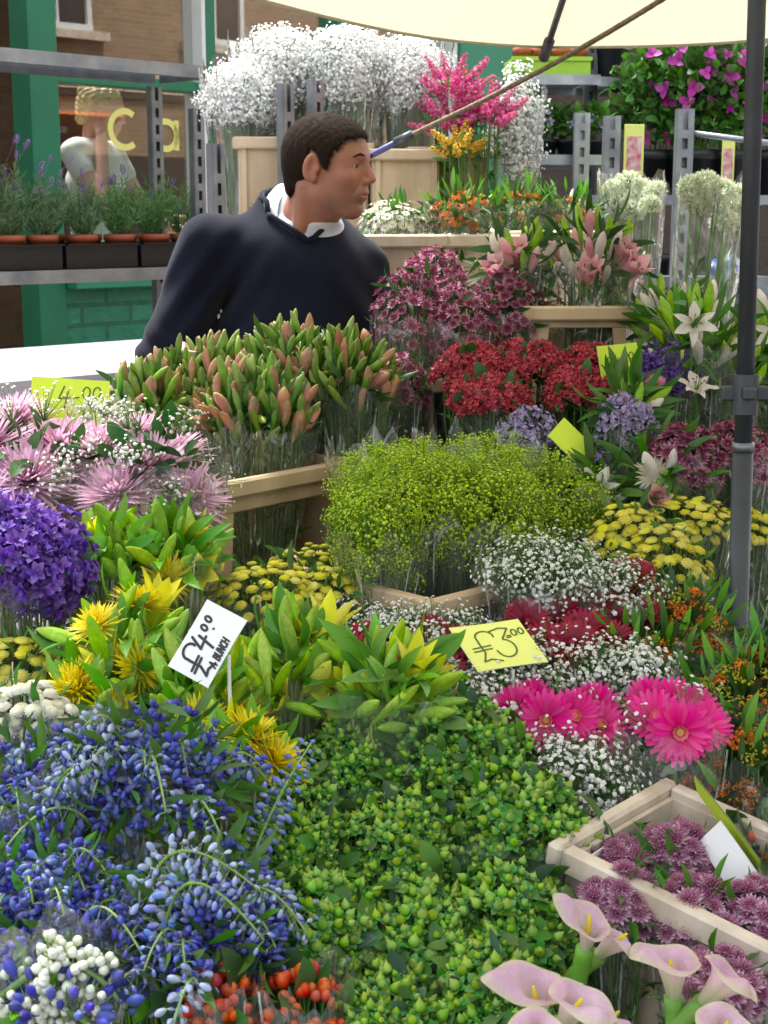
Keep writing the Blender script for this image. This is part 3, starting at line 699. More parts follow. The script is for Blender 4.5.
def rigid_pot(root, r, H, mat, nm='pot'):
    mk(nm, lathe([(.001, 0), (r*.72, 0), (r*.93, H*.78), (r, H*.78), (r, H), (r-.004, H), (r*.9, H*.8), (.001, H*.8)], 22), M[mat], root, True)
# ================================================================ plant materials
G1 = (.10, .26, .03); G2 = (.045, .15, .022); G3 = (.16, .34, .04)
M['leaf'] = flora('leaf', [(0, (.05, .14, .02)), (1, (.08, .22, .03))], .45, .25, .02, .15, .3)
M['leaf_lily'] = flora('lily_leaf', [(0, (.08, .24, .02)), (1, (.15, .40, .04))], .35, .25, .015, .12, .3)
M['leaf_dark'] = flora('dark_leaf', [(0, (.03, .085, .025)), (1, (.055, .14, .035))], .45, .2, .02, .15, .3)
M['leaf_blue'] = flora('blue_green_leaf', [(0, (.04, .10, .055)), (1, (.08, .17, .09))], .5, .2, .02, .15, .3)
M['stem'] = flora('stem', [(0, (.06, .13, .03)), (1, (.10, .22, .04))], .5, 0, .02, .1, .3)
M['stem_dark'] = flora('dark_stem', [(0, (.03, .07, .02)), (1, (.06, .14, .03))], .5, 0, .02, .1, .3)
M['bud_salmon'] = flora('salmon_bud', [(0, (.24, .34, .07)), (.22, (.48, .32, .18)), (.7, (.62, .27, .20)), (1, (.38, .30, .12))], .4, .2, .015, .12, .18, .15, streak=.22)
M['bud_green'] = flora('green_bud', [(0, (.12, .27, .04)), (.6, (.20, .38, .06)), (1, (.26, .32, .08))], .38, .2, .02, .12, .2, .1, streak=.22)
M['bud_lime'] = flora('lime_bud', [(0, (.22, .52, .03)), (.5, (.42, .72, .05)), (1, (.38, .60, .04))], .33, .25, .015, .1, .15, .12, streak=.22)
M['petal_lemon'] = flora('lemon_petal', [(0, (.45, .60, .05)), (.5, (.78, .78, .06)), (1, (.85, .80, .08))], .4, .35, .01, .1, .1)
M['mum_yellow'] = flora('yellow_mum', [(0, (.80, .62, .01)), (1, (.88, .76, .02))], .5, .35, .008, .06, .1)
M['mum_pink'] = flora('pink_mum', [(0, (.48, .18, .34)), (.3, (.66, .36, .53)), (1, (.78, .52, .67))], .5, .35, .008, .1, .1)
M['mum_pink2'] = flora('bright_pink_mum', [(0, (.72, .25, .45)), (1, (.85, .45, .62))], .5, .35, .008, .1, .1)
M['mum_cream'] = flora('cream_mum', [(0, (.80, .70, .45)), (1, (.88, .80, .72))], .5, .35, .008, .1, .08)
M['button_yellow'] = flora('yellow_button', [(0, (.62, .58, .04)), (.5, (.82, .76, .10)), (1, (.88, .82, .30))], .7, .15, .01, .1, .12, bump=1.0, bscale=700)
M['button_olive'] = flora('olive_button', [(0, (.36, .36, .03)), (1, (.55, .52, .06))], .6, .15, .02, .1, .18)
M['button_white'] = flora('white_button', [(0, (.66, .64, .40)), (.6, (.84, .83, .74)), (1, (.88, .87, .82))], .6, .15, .01, .1, .08)
M['purple'] = flora('purple_petal', [(0, (.10, .04, .30)), (1, (.22, .10, .52))], .55, .25, .02, .1, .3)
M['lilac'] = flora('lilac_petal', [(0, (.36, .28, .52)), (1, (.52, .44, .70))], .6, .25, .015, .15, .2)
M['magenta'] = flora('magenta_petal', [(0, (.50, .01, .14)), (.25, (.80, .02, .26)), (1, (.88, .06, .38))], .45, .32, .008, .06, .12)
M['crimson'] = flora('crimson_petal', [(0, (.14, .003, .02)), (1, (.36, .006, .045))], .5, .25, .01, .08, .2)
M['gerb_eye'] = flora('gerbera_eye', [(0, (.12, .01, .02)), (.6, (.22, .02, .03)), (1, (.60, .25, .06))], .7, 0, .01, .1, .2)
M['gerb_ring'] = flora('gerbera_ring', [(0, (.70, .08, .12)), (1, (.88, .24, .26))], .6, .2, .01, .1, .1)
M['white_bloom'] = flora('white_bloom', [(0, (.78, .80, .70)), (1, (.90, .90, .88))], .6, .3, .01, .1, .06)
M['gyp_far'] = flora('white_bloom_dense', [(0, (.93, .94, .90)), (1, (.97, .97, .96))], .6, .45, .0, .05, .02)
M['lime_bloom'] = flora('lime_bloom', [(0, (.38, .56, .03)), (1, (.52, .72, .05))], .6, .3, .02, .1, .28)
M['hyp_bract'] = flora('hypericum_bract', [(0, (.07, .24, .04)), (1, (.11, .33, .06))], .42, .25, .02, .12, .25)
M['hyp_berry'] = flora('hypericum_berry', [(0, (.14, .33, .035)), (.6, (.23, .44, .045)), (1, (.32, .38, .05))], .25, .1, .02, .1, .18)
M['hyp_red'] = flora('red_berry', [(0, (.50, .05, .02)), (.5, (.62, .045, .02)), (1, (.55, .12, .03))], .25, .08, .012, .1, .2)
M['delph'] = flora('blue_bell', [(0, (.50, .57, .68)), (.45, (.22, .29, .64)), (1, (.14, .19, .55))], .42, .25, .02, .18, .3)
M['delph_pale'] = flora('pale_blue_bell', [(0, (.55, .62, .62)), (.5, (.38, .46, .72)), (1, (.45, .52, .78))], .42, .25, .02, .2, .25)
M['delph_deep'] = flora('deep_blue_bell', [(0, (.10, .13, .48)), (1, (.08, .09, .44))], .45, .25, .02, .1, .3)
M['bud_white'] = flora('white_bead', [(0, (.50, .60, .34)), (.5, (.80, .84, .68)), (1, (.84, .86, .76))], .4, .2, .01, .1, .1)
M['astr'] = flora('mauve_bract', [(0, (.50, .20, .35)), (.5, (.64, .36, .50)), (1, (.78, .56, .66))], .55, .3, .012, .12, .2)
M['astr_dk'] = flora('mauve_centre', [(0, (.32, .07, .17)), (1, (.54, .22, .35))], .65, .15, .012, .12, .25)
M['astr2'] = flora('wine_bract', [(0, (.30, .08, .17)), (.5, (.44, .16, .27)), (1, (.54, .25, .36))], .55, .3, .012, .12, .22)
M['astr2_dk'] = flora('wine_centre', [(0, (.17, .025, .07)), (1, (.34, .08, .15))], .65, .15, .012, .12, .25)
M['coral'] = flora('coral_floret', [(0, (.38, .03, .05)), (1, (.56, .085, .12))], .5, .25, .012, .08, .25)
M['orange'] = flora('orange_floret', [(0, (.66, .15, .01)), (1, (.84, .30, .015))], .5, .25, .015, .08, .2)
M['yelgreen'] = flora('yellow_green_bead', [(0, (.32, .38, .03)), (1, (.52, .52, .04))], .5, .15, .02, .1, .2)
M['lily_pink'] = flora('pink_lily', [(0, (.55, .55, .25)), (.25, (.85, .50, .52)), (.7, (.82, .38, .46)), (1, (.85, .60, .60))], .42, .35, .01, .12, .1, streak=.10)
M['lily_white'] = flora('white_lily', [(0, (.70, .74, .45)), (.3, (.86, .82, .76)), (1, (.88, .82, .80))], .42, .35, .01, .1, .06, streak=.07)
M['calla'] = flora('calla_spathe', [(0, (.40, .55, .18)), (.3, (.70, .70, .48)), (.6, (.82, .62, .68)), (.9, (.76, .48, .64)), (1, (.70, .62, .42))], .38, .35, .008, .1, .05, .06, streak=.07)
M['calla_stem'] = flora('calla_stem', [(0, (.18, .40, .05)), (.7, (.22, .46, .06)), (1, (.50, .58, .22))], .35, .1, .01, .08, .1)
M['stock'] = flora('snapdragon_petal', [(0, (.70, .20, .36)), (1, (.72, .05, .28))], .5, .3, .02, .2, .2)
M['stock_yel'] = flora('golden_snapdragon', [(0, (.80, .45, .05)), (1, (.82, .58, .06))], .5, .3, .02, .1, .15)
M['boug'] = flora('bougainvillea_bract', [(0, (.55, .05, .40)), (1, (.66, .09, .52))], .5, .4, .015, .1, .2)
M['lav'] = flora('lavender_spike', [(0, (.22, .12, .34)), (1, (.36, .22, .50))], .7, .15, .02, .15, .25)
M['lav_leaf'] = flora('lavender_leaf', [(0, (.09, .16, .08)), (1, (.22, .33, .17))], .6, .2, .02, .15, .28)
M['lav_leaf2'] = flora('rosemary_leaf', [(0, (.08, .19, .06)), (1, (.18, .36, .11))], .6, .2, .02, .15, .28)
M['globe'] = flora('white_globe', [(0, (.45, .55, .28)), (1, (.84, .86, .74))], .6, .3, .01, .1, .08)
M['anther'] = flora('anther', [(0, (.25, .06, .01)), (1, (.35, .10, .01))], .8, 0)
# ================================================================ species templates
rn = random.Random(7)
def lily_bud(L=.075, r=.0105, seg=9, bend=.12):
    pr = [(.0022, 0), (.0045, .05), (.62*r, .22), (.86*r, .42), (r, .62), (.90*r, .78), (.52*r, .92), (.20*r, .985), (.02*r, 1)]
    t = lathe([(a, b*L) for a, b in pr], 18 if L > .06 else 12, 3, .16)
    t.v[:, 0] += bend*L*(t.v[:, 2]/L)**2
    return t
def fine(t): return t
def mum(petL, W, rings, n, a_in=1.35, a_out=-.25, curl=.5, jt=.12, nl=5, inner=.45):
    out = []
    for i in range(rings):
        q = i/(rings-1); tl = a_in+(a_out-a_in)*q**.8; L = petL*(inner+(1-inner)*q**.7)
        out.append(ring(petal(L, W, 0, curl*(1-.5*q), nl, 1, P_STRAP, .8), int(n*(.6+.4*q)), rn, .002, tl, jt*1.3, .14, z=.004*(1-q)))
    out.append(sphere(petL*.14, 6, 4))
    return join(out)
def gerbera(r=.036):
    o = [ring(petal(r, r*.235, 0, .15, 4, 2, P_ROUND, .25), 25, rn, r*.16, .08, .05, .05), ring(petal(r*.85, r*.20, 0, .3, 4, 2, P_ROUND, .25), 22, rn, r*.14, .28, .06, .06, z=.001),
         ring(petal(r*.26, r*.07, .1, .8, 3, 1, P_STRAP), 30, rn, r*.09, .5, .1, .1, z=.002).mat(2)]
    d = lathe([(r*.14, .001), (r*.15, .004), (r*.10, .006), (.0004, .0045)], 14).mat(1); d.t[:] = np.clip(d.t, 0, 1); o.append(d)
    cal = lathe([(.0022, -.012), (.006, -.008), (r*.24, -.002), (r*.3, 0)], 10).mat(3); o.append(cal)
    return join(o)
def floret5(r, n=5, up=.5, w=.75): return ring(petal(r, r*w, 0, .3, 2, 1, P_ROUND), n, rn, r*.08, up, .12, .1)
def floret_simple(r):
    """tiny bloom: a faceted bead, wider than tall"""
    v = [(0, 0, r*.6), (0, 0, -r*.5)]+[(r*math.cos(i*1.2566), r*math.sin(i*1.2566), rn.uniform(-.15, .25)*r) for i in range(5)]
    f = []
    for i in range(5): a, b = 2+i, 2+(i+1) % 5; f += [(0, a, b), (1, b, a)]
    return T(v, f, [1, 0]+[.7]*5)
def button(r, flat=.55):
    d = lathe([(r*.3, -r*.3), (r*.85, -r*.12), (r, .05*r), (r*.86, flat*r*.6), (r*.5, flat*r*.85), (.02*r, flat*r*.8)], 10)
    d.t = 1-d.t*.8
    return join([d, ring(petal(r*.36, r*.3, 0, 0, 2, 1, P_ROUND), 14, rn, r*.78, .15, .15, .1, z=-.02*r).tt(.9, 1)])
def astrantia(r=.013, far=False):
    n = 12 if far else 16
    o = [ring(petal(r, r*.36, 0, .25, 3, 1, P_LANCE), n, rn, r*.12, .35, .12, .1)]
    if not far: o.append(ring(petal(r*.9, r*.32, 0, .25, 3, 1, P_LANCE), n-4, rn, r*.1, .15, .12, .1))
    k = 26 if far else 60; dd = []
    for i in range(k):
        z = 1-i/k*.85; a = i*2.39996; s = math.sqrt(max(0, 1-z*z)); d = np.array([s*math.cos(a), s*math.sin(a), z])
        dd.append(d)
    dd = np.array(dd)
    p = T([(-.12*r, 0, 0), (.12*r, 0, 0), (0, 0, .45*r)], [(0, 1, 2)], [0, 0, 1]) if far else join([T([(-.08*r, 0, 0), (.08*r, 0, 0), (0, 0, .42*r)], [(0, 1, 2)], [0, 0, 1]), sphere(.06*r, 4, 2).x(None, (0, 0, .44*r)).tt(.8, 1)])
    o.append(scatter(p, frames(dd, np.arange(k)*1.3), dd*r*.3*np.array([1, 1, .8])+np.array([0, 0, r*.12])).mat(1))
    return join(o)
def cluster(flt, n, R_, flat=.6, zmin=.0, seed=1, jit=.18, mat=0, spoke=None):
    g = np.random.default_rng(seed); i = np.arange(n); z = 1-(1-zmin)*(i+.5)/n; s = np.sqrt(1-z*z); a = i*2.39996+g.random(n)
    d = np.stack([s*np.cos(a), s*np.sin(a), z], 1); P = d*R_*(1+jit*g.standard_normal((n, 1)))*np.array([1, 1, flat])
    d2 = d+g.standard_normal((n, 3))*.2
    out = [scatter(flt, frames(d2, g.random(n)*6), P, g.uniform(.8, 1.2, n)).mat(mat)]
    if spoke is not None:
        base_ = np.zeros((n, 3)); base_[:, 2] = -R_*.9; out.append(tubes(base_, P, spoke, spoke*.6, 3, nseg=1).mat(spoke_mat))
    return join(out)
spoke_mat = 1
def hyper_cluster(seed, berryr=.0048):
    g = random.Random(seed); o = []
    n = g.choice([3, 4, 5, 5, 6])
    for i in range(n):
        a = 6.28*i/n+g.uniform(-.4, .4); rr = .0125*(0 if (i == 0 and n > 4) else 1)*g.uniform(.7, 1.2); tl = .55*(rr > 0)
        Mx = rz(a)@rx(-tl*g.uniform(.6, 1.2)); loc = rz(a)@np.array([0, rr, -.15*rr+g.uniform(-.003, .003)])
        be = lathe([(.0006, -.001), (berryr*.8, .0015), (berryr, .0042), (berryr*.8, .0075), (berryr*.35, .0098), (.0002, .0125)], 8)
        br = ring(petal(.0098, .0072, .1, -.1, 3, 2, P_OVATE, .15), 5, g, .001, .25, .15, .12)
        o.append(join([br.mat(0), be.mat(1)]).x(Mx, loc, g.uniform(.85, 1.15)))
        o.append(tube([(0, 0, -.03), tuple(loc*.6+np.array([0, 0, -.006])), tuple(loc)], .0009, 3).mat(2))
    for i in range(g.choice([2, 3, 4])):
        a = g.uniform(0, 6.28); o.append(petal(g.uniform(.016, .028), .012, .2, -.4, 4, 2, P_OVATE, .2).x(rz(a)@rx(g.uniform(-.2, .5)), rz(a)@np.array([0, .004, -.012])).mat(0))
    return join(o)
def open_lily(L=.075, W=.032, spread=.75, curl=-1.0):
    o = [ring(petal(L, W, .1, curl, 8, 4, P_OVATE, .25, .08, 10), 3, rn, .004, spread+.1, .08, .05, phase=0), ring(petal(L*.97, W*.75, .1, curl, 8, 4, P_LANCE, .3, .05, 8), 3, rn, .004, spread, .08, .05, phase=1.05)]
    for i in range(6):
        a = i*1.047; e = rz(a)@np.array([0, L*.22, L*.62]); o.append(tube([(0, 0, 0), tuple(e*.5+np.array([0, 0, .006])), tuple(e)], .0008, 4).mat(1))
        o.append(box(.0022, .008, .0022, e, rz(a)).mat(2))
    o.append(tube([(0, 0, 0), (0, .002, L*.75)], .0011, 4).mat(1))
    return join(o)
def calla(L=.11, seed=0):
    """rolled spathe: a trumpet whose rim curls back and runs out into a point on one side"""
    g = random.Random(seed); nu, nv = 18, 40; V = []; tv = []; k = L/.10; ph = g.random()*6
    for i in range(nu+1):
        u = i/nu
        for j in range(nv+1):
            a = -math.pi*1.12+2.24*math.pi*j/nv; lip = ((1+math.cos(min(abs(a), math.pi)))/2)**1.5; tip = math.exp(-(a/.42)**2)
            h = L*u*(.58+.26*lip+.20*tip); e = max(0, (u-.70)/.30)
            r = (.0055+.017*u**1.7+.0105*e**1.6*(.55+.6*lip)+.010*u**3*tip)*k*(1+.06*j/nv)
            z = h-(.010*e**2.2*(.8+.5*lip)+.012*e**3*tip)*k+.0022*math.sin(4*a+ph)*u**3
            V.append((r*math.sin(a)*(1-.25*tip*u*u), r*math.cos(a)+.004*u*u*k, z)); tv.append(u)
    sp = T(V, grid_f(nu, nv), tv)
    spa = tube([(0, 0, .012), (0, .001, .03), (0, .002, .050)], [.0026, .003, .0012], 8)
    return sp, spa
def leaf_blade(L, W, droop=-.8, nl=6): return petal(L, W, .35, droop, nl, 2, P_LANCE, .35)

# ================================================================ bunch machinery
def fib(n, zmin, g, jit=.12):
    i = np.arange(n); z = 1-(1-zmin)*(i+.5)/n; s = np.sqrt(np.clip(1-z*z, 0, 1)); a = i*2.39996+g.random()*6
    d = np.stack([s*np.cos(a), s*np.sin(a), z], 1)+g.standard_normal((n, 3))*jit*(1.5/np.sqrt(max(n, 4)))*2
    return d/np.linalg.norm(d, axis=1, keepdims=True)
class Bunch:
    def __init__(s, name, label, cat, c, r, drop, seed, group=None, lean=(0, 0)):
        s.c = np.array(c, float); s.r = np.array(r, float) if not np.isscalar(r) else np.array([r, r, r*.8])
        s.g = np.random.default_rng(seed); s.rnd = random.Random(seed)
        s.base = s.c-np.array([lean[0], lean[1], drop]); s.drop = drop
        s.root = thing(name, label, cat, s.base, 0, group); s.k = s.c-s.base
    def pts(s, n, zmin=0., jit=.12, depth=.0, upb=.35):
        d = fib(n, zmin, s.g, jit)
        P = s.k+d*s.r*(1-depth*s.g.random((n, 1))); nr = d/s.r*s.r.mean(); nr /= np.linalg.norm(nr, axis=1, keepdims=True); nr[:, 2] += upb
        nr /= np.linalg.norm(nr, axis=1, keepdims=True); return P, nr
    def parts(s, nm, mes, P, nr, smin=.85, smax=1.15, spin=None, sub=None):
        mes = mes if isinstance(mes, list) else [mes]; n = len(P); sp = s.g.random(n)*6.28 if spin is None else spin
        Fm = frames(nr, sp); out = []
        for i in range(n):
            o = obj(nm, mes[i % len(mes)] if len(mes) < 3 else s.rnd.choice(mes), s.root, mat4(Fm[i], P[i], s.rnd.uniform(smin, smax))); out.append(o)
        return out
    def mass(s, nm, t, P, nr, mats, smin=.8, smax=1.2, smooth=True, stuff=False):
        n = len(P); o = mk(nm, scatter(t, frames(nr, s.g.random(n)*6.28), P, s.g.uniform(smin, smax, n)), mats, s.root, smooth)
        if stuff: o['kind'] = 'stuff'
        return o
    def stems(s, P, r=.0018, mat='stem', spread=.3, nm='stems', top=None):
        A = np.zeros_like(P); A[:, :2] = (P[:, :2]-s.k[:2])*spread*.5+s.g.standard_normal((len(P), 2))*.006
        B = P if top is None else P+top
        o = mk(nm, tubes(A, B, r*1.2, r*.8, 4, s.g.standard_normal((len(P), 3))*.006, 4), M[mat], s.root, True); return A, B
    def leaves(s, A, B, per, t, mat, lo=.45, hi=.97, up=.5, nm='foliage', smin=.7, smax=1.2, out=1.):
        n = len(A)*per; i = np.repeat(np.arange(len(A)), per); u = s.g.uniform(lo, hi, (n, 1)); P = A[i]+(B[i]-A[i])*u
        d = (B[i]-A[i]); d /= np.linalg.norm(d, axis=1, keepdims=True); rnd_ = s.g.standard_normal((n, 3)); x = rnd_-d*(rnd_*d).sum(1, keepdims=True); x /= np.linalg.norm(x, axis=1, keepdims=True)
        # leaf template grows along +y, face +z
        Y = x*out+d*up+s.g.standard_normal((n, 3))*.15; Y /= np.linalg.norm(Y, axis=1, keepdims=True); Zv = d-Y*(d*Y).sum(1, keepdims=True); Zv /= np.linalg.norm(Zv, axis=1, keepdims=True); X = np.cross(Y, Zv)
        return mk(nm, scatter(t, np.stack([X, Y, Zv], 2), P, s.g.uniform(smin, smax, n)), M[mat], s.root, True)
    def filler(s, n, t, mat, lo=.5, hi=.93, zmin=-.2, nm='foliage', smin=.7, smax=1.2, upb=0.):
        d = fib(n, zmin, s.g, .3); q = s.g.uniform(lo, hi, (n, 1)); P = s.k+d*s.r*q
        Fm = frames(d+s.g.standard_normal((n, 3))*.5+np.array([0, 0, upb]), s.g.random(n)*6.28)
        # turn leaf so it grows outwards: y along normal
        Fm = np.stack([Fm[:, :, 0], Fm[:, :, 2], -Fm[:, :, 1]], 2)
        return mk(nm, scatter(t, Fm, P, s.g.uniform(smin, smax, n)), M[mat], s.root, True)
    def wrap(s, over=.02, grow=1.06, film_='film', seg=40, low=.25, jag=.03, a0=0., a1=6.2832, r0=.3, nm='wrap'):
        g = s.g; rows = 12; V = []
        jg = g.random(seg+1)*jag; jg[-1] = jg[0] if a1 > 6.2 else jg[-1]
        ph = g.random(4)*6
        for i in range(rows+1):
            u = i/rows
            for j in range(seg+1):
                a = a0+(a1-a0)*j/seg; w = 1+.05*math.sin(5*a+ph[0]+3*u)+.035*math.sin(11*a+ph[1]-5*u)+.02*math.sin(23*a+ph[2])
                rad = s.r[:2]*grow*(r0+(1-r0)*(u**.8))*w
                cz = low*s.k[2]+(s.k[2]*(1-low)+over+jg[j])*u
                cxy = s.k[:2]*(cz/s.k[2] if s.k[2] > 0 else 1)
                V.append((cxy[0]+rad[0]*math.cos(a), cxy[1]+rad[1]*math.sin(a), cz+.008*math.sin(7*a+ph[3])*u))
        W_ = np.array(V).reshape(rows+1, seg+1, 3); cr = []
        for k in range(int(seg*.55)):       # doubled folds as whitened ribbons, their bright glint streaks put into the colour
            j = s.rnd.uniform(0, seg-1.01); i0 = s.rnd.uniform(2, rows-3); ln = s.rnd.uniform(1.0, 4.5); sl_ = s.rnd.uniform(-.5, .5); q = []
            for e in range(7):
                i = min(rows-.01, i0+ln*e/6); jj = min(max(j+sl_*e/6, 0), seg-.01); a_, b_ = int(i), int(jj); fi, fj = i-a_, jj-b_
                p = W_[a_, b_]*(1-fi)*(1-fj)+W_[a_+1, b_]*fi*(1-fj)+W_[a_, b_+1]*(1-fi)*fj+W_[a_+1, b_+1]*fi*fj; o_ = p-s.k; o_[2] = 0; o_ /= (np.linalg.norm(o_)+1e-9)
                w_ = .0011*math.sin(math.pi*(e+.4)/6.8)*s.rnd.uniform(.6, 1.6); tg = np.array([-o_[1], o_[0], 0]); q += [p+o_*.0015-tg*w_, p+o_*.0035, p+o_*.0015+tg*w_]
            cr.append(T(q, grid_f(6, 2)))
        return mk(nm, join([T(V, grid_f(rows, seg))]+[c.mat(1) for c in cr]), [M[film_], M['film_crease_glint']], s.root, True)
ME = {}
def me(name, t, mats, smooth=True):
    ME[name] = mesh(name, t, [M[m] for m in mats], smooth); return ME[name]
# ---- shared part meshes
me('lily_bud_salmon', lily_bud(.066, .0083), ['bud_salmon'])
me('lily_bud_salmon2', join([lily_bud(.066, .0120, 9, .05), petal(.05, .014, .3, 1.0, 4, 2, P_LANCE, .3).x(ry(0)@rx(1.1), (0, .008, .012))]), ['bud_salmon'])
me('lily_bud_green', lily_bud(.060, .0064, 9, .1), ['bud_green'])
me('lily_bud_lime', lily_bud(.090, .0096, 12, .10), ['bud_lime'])
me('lily_bud_lime2', lily_bud(.082, .0088, 12, .20), ['bud_lime'])
me('lily_flower_lemon', join([ring(petal(.088, .030, .0, -.35, 7, 3, P_OVATE, .5), 3, rn, .003, 1.42, .04, .05), ring(petal(.086, .024, .0, -.4, 7, 3, P_LANCE, .5), 3, rn, .003, 1.36, .05, .05)]), ['petal_lemon'])
me('spider_yellow', mum(.040, .0042, 6, 26, 1.3, .05, .35), ['mum_yellow'])
me('spider_pink', mum(.063, .0050, 8, 44, 1.4, -.05, .6, .1, 6, .35), ['mum_pink'])
me('spider_pink2', mum(.05, .0046, 6, 30, 1.3, -.05, .45), ['mum_pink2'])
me('spider_cream', mum(.05, .0058, 5, 24, 1.3, .05, .35), ['mum_cream'])
me('gerbera_magenta', gerbera(.035), ['magenta', 'gerb_eye', 'gerb_ring', 'stem'])
me('gerbera_crimson', gerbera(.035), ['crimson', 'crimson', 'crimson', 'stem'])
for i in range(6): me('hyper%d' % i, hyper_cluster(i), ['hyp_bract', 'hyp_berry', 'stem'])
me('astr_near', astrantia(.0135), ['astr', 'astr_dk']); me('astr_far', astrantia(.0125, True), ['astr2', 'astr2_dk'])
me('button_y', button(.0085), ['button_yellow']); me('button_o', button(.0075), ['button_olive']); me('button_w', button(.0082, .8), ['button_white'])
TF = floret5(.0052, 4, .45, .95)
me('coral_head', cluster(join([TF, tube([(0, 0, -.012), (0, 0, 0)], .0011, 3)]), 60, .019, .75, -.1, 3, .15), ['coral'])
me('coral_head2', cluster(join([TF, tube([(0, 0, -.012), (0, 0, 0)], .0011, 3)]), 42, .016, .8, -.1, 4, .2), ['coral'])
RUF = join([petal(.0045, .005, .4, 1., 2, 2, P_ROUND, .3).x(rz(a)) for a in (0, 1.26, 2.5, 3.8, 5.0)])
me('lilac_head', cluster(RUF, 46, .017, .6, -.1, 5, .2), ['lilac'])
me('purple_head', cluster(RUF, 60, .021, .75, -.3, 6, .22), ['purple'])
DPF = join([ring(petal(.013, .0085, .0, -.3, 3, 2, P_OVATE, .2), 5, rn, .001, .5, .2, .15), ring(petal(.008, .006, .0, -.3, 2, 1, P_OVATE, .2), 4, rn, .0, 1.0, .2, .15)])
me('purple_spike', cluster(DPF, 34, .030, .9, -.5, 8, .2), ['purple'])
BD = floret_simple(.0028)
me('orange_head', join([cluster(BD, 40, .016, .6, -.1, 9, .2), cluster(TF.x(None, (0, 0, 0), .9), 14, .016, .65, .3, 10, .2)]), ['orange'])
me('yelgreen_head', cluster(BD, 34, .013, .6, -.1, 11, .2), ['yelgreen'])
me('daisy', join([ring(petal(.0085, .0045, 0, .1, 2, 1, P_ROUND), 12, rn, .002, .1, .1, .1), lathe([(.003, .0), (.0035, .002), (.0002, .003)], 8).mat(1)]), ['white_bloom', 'button_yellow'])
me('pink_lily', open_lily(.074, .040, 1.2, -.35), ['lily_pink', 'stem', 'anther']); me('white_lily', open_lily(.072, .033, .75, -.9), ['lily_white', 'stem', 'anther'])
me('pink_bud', lily_bud(.085, .0125, 10, .08), ['lily_pink']); me('pale_bud', lily_bud(.085, .0115, 10, .08), ['lily_white'])
me('globe', cluster(join([petal(.011, .0022, .2, .9, 3, 1, P_STRAP).x(rx(.9)), petal(.010, .0022, .2, .9, 3, 1, P_STRAP).x(rz(2.1)@rx(.9)), petal(.010, .0022, .2, .9, 3, 1, P_STRAP).x(rz(4.2)@rx(.9))]), 190, .021, .9, -.65, 12, .06), ['globe'])
SNF = join([petal(.013, .015, .2, 1.2, 3, 3, P_ROUND, .3, .2), petal(.011, .013, .3, -1.2, 3, 3, P_ROUND, .3, .2).x(rz(math.pi)), petal(.010, .012, .3, 1.0, 3, 2, P_ROUND, .3, .2).x(rz(1.6))])
def spike(flt, L, n, r, seed):
    g = np.random.default_rng(seed); z = np.linspace(0, 1, n); a = np.arange(n)*2.4; rad = r*(1-z*.7); d = np.stack([np.cos(a), np.sin(a), .25+z*.8], 1)
    P = np.stack([np.cos(a)*rad, np.sin(a)*rad, z*L], 1); return join([scatter(flt, frames(d, g.random(n)*6), P, 1.1-.55*z), tube([(0, 0, -.02), (0, 0, L)], .0022, 5).mat(1)])
me('snap', spike(SNF, .10, 26, .014, 1), ['stock', 'stem']); me('snap_y', spike(SNF, .07, 20, .012, 2), ['stock_yel', 'stem'])
LEAF_LILY = leaf_blade(.075, .015, -.3); LEAF_S = leaf_blade(.045, .010, -.4, 4); LEAF_OV = petal(.04, .022, .2, -.5, 5, 2, P_OVATE, .2); LEAF_BIG = petal(.062, .034, .2, -.4, 6, 3, P_OVATE, .18)
GREENS = ['first', 'second', 'third', 'fourth', 'fifth', 'sixth', 'seventh', 'eighth']

def gyp(label, c, r, drop, n, seed, br=.0026, mat='white_bloom', wrap=True, group='gypsophila bunches', zmin=-.3, name='gypsophila_bunch', lean=(0, 0), depth=.35):
    b = Bunch(name, label, 'gypsophila', c, r, drop, seed, group, lean)
    k = max(14, n//22); Pk, nk = b.pts(k, zmin, .3, .35)
    i = b.g.integers(0, k, n); off = b.g.standard_normal((n, 3)); off /= np.linalg.norm(off, axis=1, keepdims=True)
    P = Pk[i]+off*(b.r.mean()*(.30 if mat == 'gyp_far' else .48))*b.g.random((n, 1))**.5*np.array([1, 1, .7])
    b.mass('blossoms', floret_simple(br), P, nk[i]+off, [M[mat]], .7, 1.35, False, True)
    if mat == 'gyp_far': Pi, ni = b.pts(n//2, zmin, .3, .55, .2); b.mass('inner_blossoms', floret_simple(br*1.3), Pi, ni, [M[mat]], .8, 1.3, False, True)
    m_ = min(n, 1400); t_ = mk('sprigs', tubes(Pk[i[:m_]]-nk[i[:m_]]*b.r.mean()*.35, P[:m_], .0006, .0004, 3, nseg=1), M['stem'], b.root)
    b.stems(Pk-nk*b.r.mean()*.35, .0011, 'stem')
    if wrap: b.wrap(.0 if mat != 'gyp_far' else .03, 1.04, 'film' if mat != 'gyp_far' else 'film_heavy', jag=.03 if mat != 'gyp_far' else .09)
    return b
def scatter_in_bunch(b, n, br, mat, zmin=-.1, spread=.25, name='gypsophila_sprigs', out=1.0):
    """white sprigs tucked between the flowers of a bunch"""
    k = max(6, n//30); Pk, nk = b.pts(k, zmin, .4, .05); Pk = b.k+(Pk-b.k)*out; i = b.g.integers(0, k, n); off = b.g.standard_normal((n, 3))
    P = Pk[i]+off*np.array([1, 1, .6])*b.r.mean()*spread*.5; m = b.mass(name, floret_simple(br), P, nk[i]+off*.5, [M[mat]], .7, 1.35, False, True)
    q = Pk[i]-nk[i]*.03; mk('sprigs', tubes(q, P, .0005, .0004, 3, nseg=1), M['stem'], b.root)
